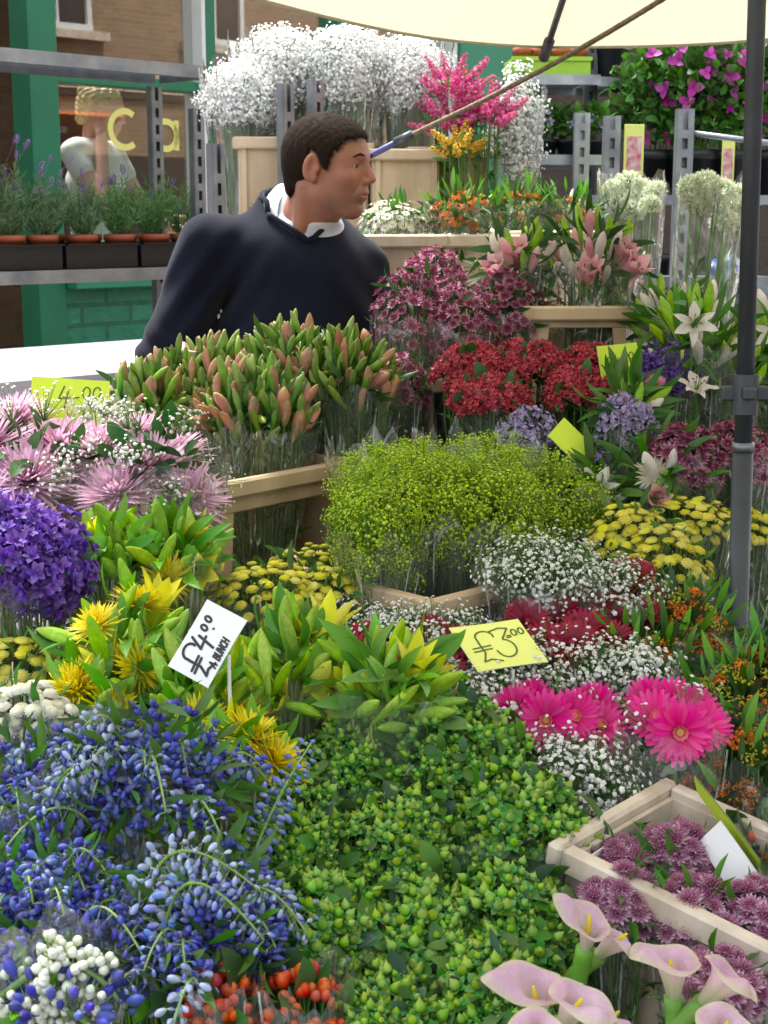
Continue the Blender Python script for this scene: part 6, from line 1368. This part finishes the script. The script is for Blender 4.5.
def skin(name, base, red, stub=True):
    m, n, p, out = base_mat(name); L = n.links.new; tc = N(n, 'ShaderNodeTexCoord')
    at_ = N(n, 'ShaderNodeAttribute', attribute_name='t'); cr = N(n, 'ShaderNodeValToRGB'); e = cr.color_ramp.elements
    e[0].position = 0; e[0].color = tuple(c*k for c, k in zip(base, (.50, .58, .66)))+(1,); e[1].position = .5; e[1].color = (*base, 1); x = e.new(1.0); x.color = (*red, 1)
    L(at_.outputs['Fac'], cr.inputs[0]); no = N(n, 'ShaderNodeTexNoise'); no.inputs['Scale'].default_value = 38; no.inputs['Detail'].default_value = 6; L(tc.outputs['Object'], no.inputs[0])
    mr = N(n, 'ShaderNodeMapRange'); L(no.outputs[0], mr.inputs[0]); mr.inputs[3].default_value = .80; mr.inputs[4].default_value = 1.18
    mx = N(n, 'ShaderNodeMix', data_type='RGBA', blend_type='MULTIPLY'); mx.inputs[0].default_value = 1; L(cr.outputs[0], mx.inputs[6]); L(mr.outputs[0], mx.inputs[7]); L(mx.outputs[2], p.inputs['Base Color'])
    p.inputs['Roughness'].default_value = .48; p.inputs['Subsurface Weight'].default_value = .12; p.inputs['Subsurface Radius'].default_value = (.01, .004, .002); p.inputs['Subsurface Scale'].default_value = .6
    nb = N(n, 'ShaderNodeTexNoise'); nb.inputs['Scale'].default_value = 260; L(tc.outputs['Object'], nb.inputs[0]); bp = N(n, 'ShaderNodeBump'); bp.inputs['Strength'].default_value = .25; bp.inputs['Distance'].default_value = .001; L(nb.outputs[0], bp.inputs['Height']); L(bp.outputs[0], p.inputs['Normal'])
    return m
M['skin'] = skin('tanned_skin', (.37, .165, .112), (.40, .125, .085)); M['skin_w'] = skin('fair_skin', (.74, .42, .31), (.62, .22, .17))
M['knit'] = solid('navy_knit', (.007, .009, .023), .92, 0, .3, 10, None, .22, 420, spec=.12)
M['knit'].node_tree.nodes['Principled BSDF'].inputs['Sheen Weight'].default_value = .08
M['knit'].node_tree.nodes['Principled BSDF'].inputs['Sheen Roughness'].default_value = .5
M['shirt'] = solid('pale_shirt', (.62, .66, .74), .8, 0, .06, 60, None, .2, 200, spec=.2)
M['trousers'] = solid('dark_trousers', (.02, .02, .028), .9, 0, .3, 20)
M['hair'] = solid('brown_hair', (.020, .012, .008), .8, 0, 0, 180, None, .3, 260, spec=.08)
M['hair_grey'] = solid('greying_hair', (.10, .075, .058), .6, 0, .3, 120, None, .4, 260)
M['blonde'] = solid('blonde_hair', (.80, .62, .30), .5, 0, .45, 60, None, .8, 160)
M['eye_w'] = solid('eye_white', (.62, .58, .54), .15); M['iris'] = solid('iris', (.05, .07, .08), .12); M['lips'] = solid('lips', (.36, .12, .10), .5)
def head_sdf(p, man=True):
    d = sd_ell(p, (-.016, 0, .030), (.095, .074, .084))
    d = smin(d, sd_ell(p, (.030, 0, .005), (.056, .062, .078)), .03)
    d = smin(d, sd_ell(p, (.033, 0, -.052), (.050, .049, .055)), .03)
    d = smin(d, sd_cap(p, (.000, -.046, -.054), (.054, -.018, -.093), .014, .015), .025); d = smin(d, sd_cap(p, (.000, .046, -.054), (.054, .018, -.093), .014, .015), .025)
    d = smin(d, sd_ell(p, (.064, 0, -.093), (.017, .020, .014)), .018)
    d = smin(d, sd_cap(p, (.074, -.030, .029), (.080, -.008, .026), .008, .010), .012); d = smin(d, sd_cap(p, (.074, .030, .029), (.080, .008, .026), .008, .010), .012)
    for s in (-1, 1):
        d = smax(d, -sd_ell(p, (.090, s*.031, .009), (.014, .018, .011)), .012)
        d = smin(d, sd_ell(p, (.052, s*.044, -.020), (.026, .018, .018)), .02)
    d = smin(d, sd_cap(p, (.082, 0, .018), (.103, 0, -.020), .0065, .0105), .010)
    for s in (-1, 1): d = smin(d, sd_ell(p, (.092, s*.0115, -.026), (.0105, .0075, .0075)), .007)
    d = smin(d, sd_ell(p, (.076, 0, -.052), (.018, .026, .020)), .014)
    d = smin(d, sd_cap(p, (.0875, -.010, -.0505), (.0875, .010, -.0505), .0042, .0042), .005); d = smin(d, sd_cap(p, (.082, -.021, -.053), (.090, -.009, -.0505), .003, .005), .005); d = smin(d, sd_cap(p, (.082, .021, -.053), (.090, .009, -.0505), .003, .005), .005)
    d = smin(d, sd_cap(p, (.0845, -.013, -.0625), (.0845, .013, -.0625), .0052, .0052), .005)
    d = smax(d, -sd_cap(p, (.0905, -.017, -.0562), (.0905, .017, -.0562), .0022, .0022), .003)
    d = smax(d, -sd_ell(p, (.090, 0, -.0765), (.008, .018, .004)), .008)
    for s in (-1, 1): d = smax(d, -sd_cap(p, (.089, s*.020, -.024), (.0765, s*.033, -.056), .0012, .0014), .006); d = smax(d, -sd_cap(p, (.0745, s*.046, .004), (.064, s*.055, .001), .0008, .0008), .004)
    for s in (-1, 1):   # eyelids over the eyeball
        d = smin(d, smax(sd_ell(p, (.0655, s*.031, .008), (.0150, .0150, .0150)), -sd_ell(p, (.083, s*.031, .0058), (.011, .0118, .0036)), .002), .004); d = smax(d, -sd_ell(p, (.086, s*.0315, .0062), (.0145, .0140, .0056)), .0015)
        # ear
        Mx = ry(.18)@rz(-s*.38); e = sd_ell(p, (-.012, s*.081, -.002), (.0185, .0068, .032), Mx); e = smax(e, -sd_ell(p, (-.006, s*.0885, .001), (.0105, .0080, .019), Mx), .003); e = smin(e, sd_ell(p, (-.006, s*.077, -.027), (.008, .006, .009)), .006); e = smin(e, sd_ell(p, (.0035, s*.076, -.006), (.004, .006, .006)), .005)
        d = smin(d, e, .007)
    return d
class Figure: pass
def build_man():
    X0, Y0 = -.170, 3.08
    root = thing('person', 'short haired man in navy V neck sweater, looking right', 'person', (X0, Y0, .004))
    # head frame: faces right and a little towards the street
    hc = np.array([-.105-X0, 3.02-Y0, 1.693]); Hm = rz(R(-22))@ry(R(4)); HS = .86
    def Hq(p): return ((p-hc)@Hm)/HS
    def Hp(v): return hc+(Hm@np.array(v))*HS
    tb_ = R(-90+15); Bm = rz(tb_)            # torso: local x = front
    LZ = .125; VZ = 1.428
    def tl(x, y, z): return Bm@np.array([x, y, 0])+np.array([0, 0, z+(LZ if z > .6 else 0)])
    shR, shL = tl(-.005, -.178, 1.420), tl(-.02, .130, 1.370)     # his right = image left
    elR = np.array([-.290, -.05, 1.265]); elL = np.array([.172, .04, 1.22]); wrR = np.array([-.235, -.20, 1.08]); wrL = np.array([.17, -.18, 1.06])
    neck_lo = tl(-.015, 0, 1.43); neck_hi = Hp([-.014, 0, -.05])
    def body(p, off=0.):
        q = (p-np.array([0, 0, LZ]))@Bm
        ch = sd_ell(q, (.0, 0, 1.28), (.115, .152, .20)); ab = sd_ell(q, (.005, 0, 1.06), (.112, .138, .20)); hp = sd_ell(q, (-.005, 0, .90), (.115, .165, .13))
        d = smin(smin(ch, ab, .08), hp, .08)
        d = smin(d, sd_cap(q, (-.015, -.135, 1.400), (-.015, .088, 1.375), .058, .050), .06)
        d = smin(d, sd_cap(q, (-.03, -.08, 1.43), (-.025, 0, 1.485), .042, .050), .04); d = smin(d, sd_cap(q, (-.03, .08, 1.42), (-.035, 0, 1.49), .042, .052), .04)
        return d-off
    def arm(p, s, e, w, k=1.): return smin(sd_cap(p, s, e, .058*k, .047*k), sd_cap(p, e, w, .046*k, .030*k), .02)
    def legs(p, k=1.):
        d = 9.
        for s in (-1, 1):
            hip = tl(0, s*.085, .90); kn = tl(.01, s*.10, .50); an = tl(0, s*.10, .09)
            e = smin(sd_cap(p, hip, kn, .085*k, .058*k), sd_cap(p, kn, an, .056*k, .038*k), .03); d = e if isinstance(d, float) else np.minimum(d, e)
        return d
    def hand(p, w, fdir, s):
        f = np.array(fdir, float); f /= np.linalg.norm(f); side = np.cross(f, [0, 0, 1.]); side /= np.linalg.norm(side); dn = np.cross(f, side); dn = dn if dn[2] < 0 else -dn
        d = sd_ell(p, w+f*.045, (.045, .038, .018), np.stack([f, side, dn], 1))
        for i, (o, L_) in enumerate(((-.029, .068), (-.010, .078), (.010, .073), (.028, .058))):
            a = w+f*.078+side*o; b = a+f*L_*.5+dn*.006; c = b+f*L_*.38+dn*.022; d = smin(d, smin(sd_cap(p, a, b, .0095, .0088), sd_cap(p, b, c, .0086, .0072), .004), .006)
        a = w+f*.02-side*s*.030; b = a+f*.035-side*s*.022+dn*.006; c = b+f*.026+dn*.008; return smin(d, smin(sd_cap(p, a, b, .0125, .0105), sd_cap(p, b, c, .0105, .008), .005), .01)
    def neck(p): return sd_cap(p, neck_lo, neck_hi, .060, .053)
    # high resolution head and neck, continued by the rest of the body in the same mesh
    def headw(p):
        q = Hq(p); d = head_sdf(q)*HS; d = smin(d, neck(p), .022)
        a = Hp([-.045, -.055, -.045]); b = tl(.06, -.015, 1.405); d = smin(d, sd_cap(p, a, b, .009, .010), .022)
        return d
    hd_ = surface_nets(headw, hc+[-.16, -.16, -.27], hc+[.16, .16, .14], .0026)
    # region colouring of the skin: lips/cheeks/ears/nose redder, beard shadow darker
    q = Hq(hd_.v); t = np.zeros(len(q))
    def blob(c, r, a): return a*np.exp(-(((q-np.array(c))/np.array(r))**2).sum(1))
    for s in (-1, 1): t += blob((.05, s*.05, -.022), (.035, .03, .035), .16)+blob((-.01, s*.08, -.004), (.02, .02, .03), .38)
    t += blob((.103, 0, -.02), (.012, .015, .015), .30)+blob((.02, 0, -.11), (.06, .07, .03), .20); t = np.clip(t, 0, .5)
    lip = ((np.abs(q[:, 1]) < .022) & (q[:, 2] > -.0705) & (q[:, 2] < -.0455+.002) & (q[:, 0] > .079+.3*np.abs(q[:, 1])*0) & (np.abs(q[:, 2]+.0575) < .0125-.35*np.abs(q[:, 1])))
    beard = np.clip(1-np.abs(q[:, 2]+.08)/.035, 0, 1)*(q[:, 0] > .015)*.17; t = np.maximum(t, .5+.5*beard*(beard > .05))*1.0 if False else t+0
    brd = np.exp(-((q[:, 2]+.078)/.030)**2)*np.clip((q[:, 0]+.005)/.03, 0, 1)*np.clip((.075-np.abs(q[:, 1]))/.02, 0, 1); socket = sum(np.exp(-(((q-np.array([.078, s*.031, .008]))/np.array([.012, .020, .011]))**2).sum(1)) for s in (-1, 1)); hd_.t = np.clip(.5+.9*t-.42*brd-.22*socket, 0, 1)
    cen = hd_.v[hd_.f].mean(1); ql = lip[hd_.f].all(1); hd_.m = np.where(ql, 1, 0)
    def rest(p):
        d = body(p, -.012); d = smin(d, arm(p, shR, elR, wrR, .86), .03); d = smin(d, arm(p, shL, elL, wrL, .86), .03); d = smin(d, legs(p, .95), .05); d = smin(d, neck(p), .03)
        d = smin(d, hand(p, wrR, (.25, -.9, -.25), 1), .012); d = smin(d, hand(p, wrL, (-.2, -.9, -.3), -1), .012)
        for s in (-1, 1):
            an = tl(0, s*.10, .09); d = smin(d, sd_cap(p, an+[0, 0, -.045], tl(.16, s*.11, .04), .040, .032), .03)
        return d
    bd = surface_nets(lambda p: smax(rest(p), p[:, 2]-1.60, .005), (-.42, -.45, .0), (.40, .25, 1.66), .009)
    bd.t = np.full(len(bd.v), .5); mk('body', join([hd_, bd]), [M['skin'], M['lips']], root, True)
    def eyeball(s):
        c = Hp([.0655, s*.031, .008]); e = sphere(.0128*HS, 20, 14); o = mk('eye', e.x(None, c), M['eye_w'], root, True); look = Hm@np.array([1, 0, -.05]); look = look/np.linalg.norm(look)
        ir = lathe([(.0062, .0118), (.0061, .0128), (.0035, .01385), (.0002, .0140)], 16).x(frames([look], [0])[0], c, HS*.95); mk('iris', ir, M['iris'], o, True)
        br = join([tube([Hp([.0760, s*.048, .026]), Hp([.0865, s*.034, .0335]), Hp([.0885, s*.014, .0295])], [.0012, .0023, .0018], 6)]); mk('eyebrow', br, M['hair'], root, True)
    eyeball(-1); eyeball(1)
    # hair: cap hugging the skull, cut along the hairline
    HX = [-.13, -.085, -.045, -.028, -.020, -.004, .010, .022, .036, .052, .072, .10]; HZ = [-.080, -.070, -.046, -.022, .034, .034, .000, -.004, .034, .055, .070, .078]
    def hair(p):
        q = Hq(p); d = head_sdf_skull(q)-.0075; ns = .0007*np.sin(q[:, 0]*260+np.sin(q[:, 1]*120)*2)*np.sin(q[:, 2]*190+q[:, 1]*90); hl = q[:, 2]-np.interp(q[:, 0], HX, HZ)-.003*np.sin(q[:, 0]*240); d = d+ns
        d = smin(d, sd_ell(q, (-.055, 0, -.055), (.043, .050, .052))-.004, .02); return smax(d, -hl*.8, .010)
    def head_sdf_skull(q):
        d = sd_ell(q, (-.016, 0, .030), (.096, .0755, .085)); d = smin(d, sd_ell(q, (.028, 0, .020), (.056, .0625, .066)), .03); return smin(d, sd_ell(q, (-.05, 0, -.02), (.05, .052, .055)), .03)
    hr = surface_nets(hair, hc+[-.15, -.13, -.10], hc+[.14, .13, .14], .0026); ho = mk('hair', hr, M['hair'], root, True)
    # short strands for a broken outline
    g = np.random.default_rng(3); k = g.choice(len(hr.v), 11000, True); q = Hq(hr.v[k]); eps = .002
    gr = np.stack([head_sdf_skull(q+np.eye(3)[i]*eps)-head_sdf_skull(q-np.eye(3)[i]*eps) for i in range(3)], 1); gr /= np.linalg.norm(gr, axis=1, keepdims=True)
    flow = np.array([.55, 0, -.55])*np.where(q[:, 0:1] > -.02, 1, 0)+np.array([-.15, 0, -1.])*np.where(q[:, 0:1] > -.02, .25, 1); flow = flow-gr*(flow*gr).sum(1, keepdims=True); flow /= (np.linalg.norm(flow, axis=1, keepdims=True)+1e-6)
    dirs = flow+gr*g.uniform(.15, .55, (len(q), 1))+g.standard_normal((len(q), 3))*.22; dirs /= np.linalg.norm(dirs, axis=1, keepdims=True); side = np.cross(dirs, gr); side /= (np.linalg.norm(side, axis=1, keepdims=True)+1e-6)
    L_ = g.uniform(.008, .017, (len(q), 1)); a = q-gr*.002; V = np.stack([a-side*.0006, a+side*.0006, a+dirs*L_], 1).reshape(-1, 3)@Hm.T*HS+hc
    mk('strands', T(V, np.arange(len(V)).reshape(-1, 3)), M['hair'], ho)
    # sweater
    FR = np.random.default_rng(11); fr_ = FR.standard_normal((10, 3))
    def folds(p):
        s = .006*np.sin((p@fr_[0])*9+3*np.sin(p[:, 2]*11))+.003*np.sin((p@fr_[1])*14+2*np.sin(p[:, 0]*17))
        for (e, sgn) in ((elR, 1), (elL, -1)):
            dd = np.linalg.norm(p-e, axis=1); s = s+.009*np.exp(-(dd/.09)**2)*np.sin((p[:, 2]+.45*sgn*p[:, 0])*115)
        for (e, sgn) in ((shR, -1), (shL, 1)):
            a_ = e+np.array([0, 0, -.10]); dd = np.linalg.norm(p-a_, axis=1); s = s+.008*np.exp(-(dd/.10)**2)*np.sin((p[:, 0]*sgn*1.1+p[:, 2]*.8)*88)
        q_ = (p-np.array([0, 0, LZ]))@Bm; s = s+.006*np.exp(-((q_[:, 2]-1.03)/.08)**2)*np.sin(q_[:, 2]*95+q_[:, 1]*14)
        return s
    def sweater(p):
        d = body(p, .010); d = smin(d, arm(p, shR, elR, wrR, 1.20), .035); d = smin(d, arm(p, shL, elL, wrL, 1.10), .03); d = d+folds(p)
        q = (p-np.array([0, 0, LZ]))@Bm
        # neck opening and V
        nk = np.sqrt((q[:, 0]+.015)**2+(q[:, 1])**2)-.073; d = smax(d, -(smax(nk, 1.468-q[:, 2], .01)), .010)
        vz = VZ; w_ = (q[:, 2]-vz)*1.35; vcut = smax(np.abs(q[:, 1])-w_, .02-q[:, 0], .005); d = smax(d, -vcut, .005)
        d = smax(d, .84-q[:, 2], .01)
        for w, e in ((wrR, elR), (wrL, elL)):
            ax = (w-e)/np.linalg.norm(w-e); d = smax(d, (p-(w-ax*.015))@ax-.0 if True else d, .004)*1.0 if False else d
        return d
    # cuffs: cut with planes on the forearms only
    def sw2(p):
        d = sweater(p)
        for w, e in ((wrR, elR), (wrL, elL)):
            ax = (w-e)/np.linalg.norm(w-e); cut = (p-(w-ax*.012))@ax; near = np.linalg.norm(p-w, axis=1) < .11; d = np.where(near, np.maximum(d, cut), d)
        return d
    sw = surface_nets(sw2, (-.45, -.40, .93), (.42, .25, 1.70), .0055); so = mk('sweater', sw, M['knit'], root, True)
    # ribbed neckband following the V
    vb = []
    for s in (-1, 1):
        for u in np.linspace(0, 1, 14):
            z = 1.345+.095*u; y = s*(.004+.60*(z-1.345)); x = .0
            vb.append((s, z, y))
    bandpts = []
    def front_x(y, z):
        xs = np.linspace(.16, -.08, 200); pts = (np.stack([xs, np.full(200, y), np.full(200, z)], 1))@Bm.T+np.array([0, 0, LZ]); dv = body(pts, .010); k = np.argmax(dv < 0); return xs[k]
    path = [(-1, u) for u in np.linspace(1, 0, 12)]+[(1, u) for u in np.linspace(0, 1, 12)][1:]
    for s, u in path:
        z = VZ+.050*u; y = s*(1.35*(z-VZ)+.003); bandpts.append(tl(front_x(y, z)+.001, y, z))
    rb = []
    for a in np.linspace(R(52), R(308), 30):
        x, y = -.015+.073*math.cos(a), .073*math.sin(a); zs_ = np.linspace(1.56, 1.38, 120); pt = np.stack([np.full(120, x), np.full(120, y), zs_], 1)@Bm.T+np.array([0, 0, LZ]); dv = body(pt, .010); k_ = int(np.argmax(dv < 0)); rb.append(tl(x, y, zs_[k_]+.002))
    rb = [q for q in rb[2:-2]]; mk('neckband', tube(bandpts+rb+[bandpts[0]], .0055, 8), M['knit'], so, True)
    # shirt: chest piece seen in the V, and a folded collar round the neck
    sh = surface_nets(lambda p: smax(smax(smin(body(p, .0005), smax(neck(p)-.004, p[:, 2]-1.462-LZ, .004), .02), 1.3-p[:, 2], .01), sd_ell(p, tl(0, 0, 1.44), (.13, .105, .13)), .01), (-.25, -.22, 1.25), (.25, .2, 1.66), .006)
    s_o = mk('shirt', sh, M['shirt'], root, True)
    cN = (neck_lo*.55+neck_hi*.45); V = []; nv = 44; rows = 6
    axn = neck_hi-neck_lo; axn /= np.linalg.norm(axn); F0 = frames([axn], [0])[0]; front = Bm@np.array([1, 0, 0]); fx = front-axn*(front@axn); fx /= np.linalg.norm(fx); fy = np.cross(axn, fx)
    for i in range(rows+1):
        u = i/rows
        for j in range(nv+1):
            a = R(14)+(2*math.pi-2*R(14))*j/nv; fr2 = abs(math.cos(a/2)); front_ = fr2**6
            top_h = .012+.030*(1-fr2)+.0; drop_ = .030+.034*front_
            rr = .0675+.006*math.sin(math.pi*min(1, u*1.2))+.012*u+.010*front_*u; h = top_h-drop_*u-.040*fr2**2
            sp_ = a+(.10*u*front_*(1 if a < math.pi else -1))
            V.append(cN+fx*(rr*math.cos(sp_)+.010*front_)+fy*rr*math.sin(sp_)+axn*h)
    c1 = T(V, grid_f(rows, nv)); V2 = np.array(V); cenp = cN
    inn = T(V2-(V2-cenp-np.outer((V2-cenp)@axn, axn))*.045-axn*.001, c1.f[:, ::-1]); mk('collar', join([c1, inn]), M['shirt'], s_o, True)
    tr = surface_nets(lambda p: smax(smin(legs(p, 1.14), body(p, .004), .05), np.maximum(p[:, 2]-1.02, .06-p[:, 2]), .01), (-.32, -.25, .03), (.32, .25, 1.1), .012); mk('trousers', tr, M['trousers'], root, True)
    for s in (-1, 1):
        shp = surface_nets(lambda p: smax(smin(sd_cap(p, tl(-.03, s*.10, .05), tl(.17, s*.115, .045), .048, .040), sd_cap(p, tl(0, s*.10, .05), tl(0, s*.10, .12), .048, .045), .02), -p[:, 2]+.002, .004), tl(.05, s*.1, 0)-np.array([.2, .2, .0]), tl(.05, s*.1, .16)+np.array([.2, .2, 0]), .009)
        mk('shoe', shp, M['black_plastic'], root, True)
build_man()
def simple_person(label, base_xy, floor, hc_z, face, hair_m, top_m, legs_m='trousers', pose='phone', sc=1., female=True):
    root = thing('person', label, 'person', (base_xy[0], base_xy[1], floor)); H = hc_z-floor
    Hm = rz(face)@ry(R(14)); hc = np.array([0, 0, H]); Bm = rz(face-R(8)); k = H/1.60
    def tl(x, y, z): return Bm@np.array([x*k, y*k, 0])+np.array([0, 0, z*k+(.10*min(1, z/1.2))])
    nl, nh = tl(-.05, 0, 1.38), hc+Hm@np.array([-.03, 0, -.06]); sR, sL = tl(-.05, -.155, 1.345), tl(-.05, .155, 1.345)
    if pose == 'phone': eR, wR = tl(.10, -.19, 1.13), hc+Hm@np.array([.045, -.085, -.085]); eL, wL = tl(.08, .2, 1.10), tl(.30, .12, 1.05)
    else: eR, wR = tl(.04, -.22, 1.08), tl(.28, -.16, 1.12); eL, wL = tl(.04, .22, 1.08), tl(.26, .10, 1.08)
    def torso(p, o=0.):
        q = (p-np.array([0, 0, .10]))@Bm; d = smin(sd_ell(q, (-.045*k, 0, 1.20*k), (.095*k, .14*k, .19*k)), sd_ell(q, (-.03*k, 0, .92*k), (.10*k, .15*k, .16*k)), .10)
        return smin(d, sd_cap(p, sR*[.8, .8, 1], sL*[.8, .8, 1], .05*k, .05*k), .05)-o
    def arms(p, m=1.):
        d = smin(sd_cap(p, sR, eR, .043*m, .036*m), sd_cap(p, eR, wR, .035*m, .024*m), .015); return np.minimum(d, smin(sd_cap(p, sL, eL, .043*m, .036*m), sd_cap(p, eL, wL, .035*m, .024*m), .015))
    def hnd(p, w, f, dn):
        f = np.array(f, float); f /= np.linalg.norm(f); dn = np.array(dn, float); dn -= f*(f@dn); dn /= np.linalg.norm(dn); sd_ = np.cross(f, dn); d = sd_ell(p, w+f*.04, (.04, .032, .014), np.stack([f, sd_, dn], 1))
        for o, L_ in ((-.024, .055), (-.008, .064), (.009, .06), (.024, .047)):
            a = w+f*.07+sd_*o; b = a+f*L_*.5+dn*.008; c = b+f*L_*.35+dn*.02; d = smin(d, smin(sd_cap(p, a, b, .008, .0075), sd_cap(p, b, c, .0075, .0062), .004), .005)
        a = w+f*.02+sd_*.026; return smin(d, sd_cap(p, a, a+f*.04+sd_*.02+dn*.01, .010, .008), .008)
    def legs(p, m=1.):
        d = None
        for s in (-1, 1): e = smin(sd_cap(p, tl(-.03, s*.08, .85), tl(-.02, s*.085, .47), .08*m, .052*m), sd_cap(p, tl(-.02, s*.085, .47), tl(-.04, s*.085, .07), .05*m, .034*m), .03); e = smin(e, sd_cap(p, tl(-.04, s*.085, .045), tl(.10, s*.09, .035), .034*m, .028*m), .02); d = e if d is None else np.minimum(d, e)
        return d
    def allf(p):
        q = (p-hc)@Hm; d = head_sdf(q*1.04)/1.04; d = smin(d, sd_cap(p, nl, nh, .048, .046), .02); d = smin(d, torso(p), .03); d = smin(d, arms(p), .02)
        up_ = hc+Hm@np.array([.02, -.02, .03])-wR if pose == 'phone' else np.array([.9, 0, .1]); d = smin(d, hnd(p, wR, up_, Hm@np.array([0, 1, 0]) if pose == 'phone' else (0, 0, -1)), .01); d = smin(d, hnd(p, wL, Bm@np.array([1, -.2, .1]), (0, 0, -1)), .01)
        return smin(d, legs(p), .04)
    bd = surface_nets(allf, (-.42, -.42, -.01), (.45, .42, H+.16), .0075); bd.t = np.full(len(bd.v), .6); mk('body', bd, M['skin_w'], root, True)
    tp = surface_nets(lambda p: smax(smin(torso(p, .010)+.003*np.sin(p[:, 2]*60+p[:, 0]*40), np.minimum(sd_cap(p, sR, sR*.7+eR*.3, .054, .052), sd_cap(p, sL, sL*.7+eL*.3, .054, .052)), .02), np.maximum(sd_cap(p, nl, nh, .055, .05)*-1, .82*k-p[:, 2]), .006), (-.4, -.4, .7), (.45, .4, H), .0085); mk('top', tp, M[top_m], root, True)
    mk('trousers', surface_nets(lambda p: smax(smin(legs(p, 1.12), torso(p, .006), .04), np.maximum(p[:, 2]-.86*k, .07-p[:, 2]), .01), (-.35, -.35, .0), (.35, .35, 1.0), .012), M[legs_m], root, True)
    def hr(p):
        q = (p-hc)@Hm; d = sd_ell(q, (-.022, 0, .036), (.100, .082, .090))
        if female: d = smin(d, sd_ell(q, (-.075, 0, .085), (.055, .055, .045)), .02); d = smin(d, sd_ell(q, (-.07, 0, -.03), (.045, .06, .06)), .03)
        d = d+.004*np.sin(q[:, 0]*170+8*np.sin(q[:, 2]*30))*np.sin(q[:, 2]*140+q[:, 1]*90); hl = q[:, 2]-np.interp(q[:, 0], [-.13, -.05, -.02, .02, .05, .09], [-.09, -.06, .0, .0, .05, .075]); return smax(d, -hl, .01)
    ho = mk('hair', surface_nets(hr, hc+[-.2, -.16, -.14], hc+[.15, .16, .18], .005), M[hair_m], root, True)
    if female:
        g1 = hc+Hm@np.array([.035, 0, .125]); gl = join([box(.012, .055, .03, hc+Hm@np.array([.045, s*.034, .112]), Hm, .006) for s in (-1, 1)]+[tube([hc+Hm@np.array([.045, s*.06, .115]), hc+Hm@np.array([-.05, s*.085, .09])], .003, 6) for s in (-1, 1)]); mk('sunglasses', gl, M['black_plastic'], root)
    return root
q_, z_ = F.px(103, 112, .62); w_ = F.w(q_, .62, 0); simple_person('blonde woman in a white sleeveless top behind the cafe window, hand raised to her face', (w_.x, w_.y), .32, z_, R(-12), 'blonde', 'white_paint')
q_, z_ = F.px(232, 128, .7); w_ = F.w(q_, .7, 0); simple_person('partly hidden person in a pale shirt behind the cafe window, between the steel posts', (w_.x, w_.y), .32, z_, R(200), 'hair', 'shirt', pose='rest', female=False)
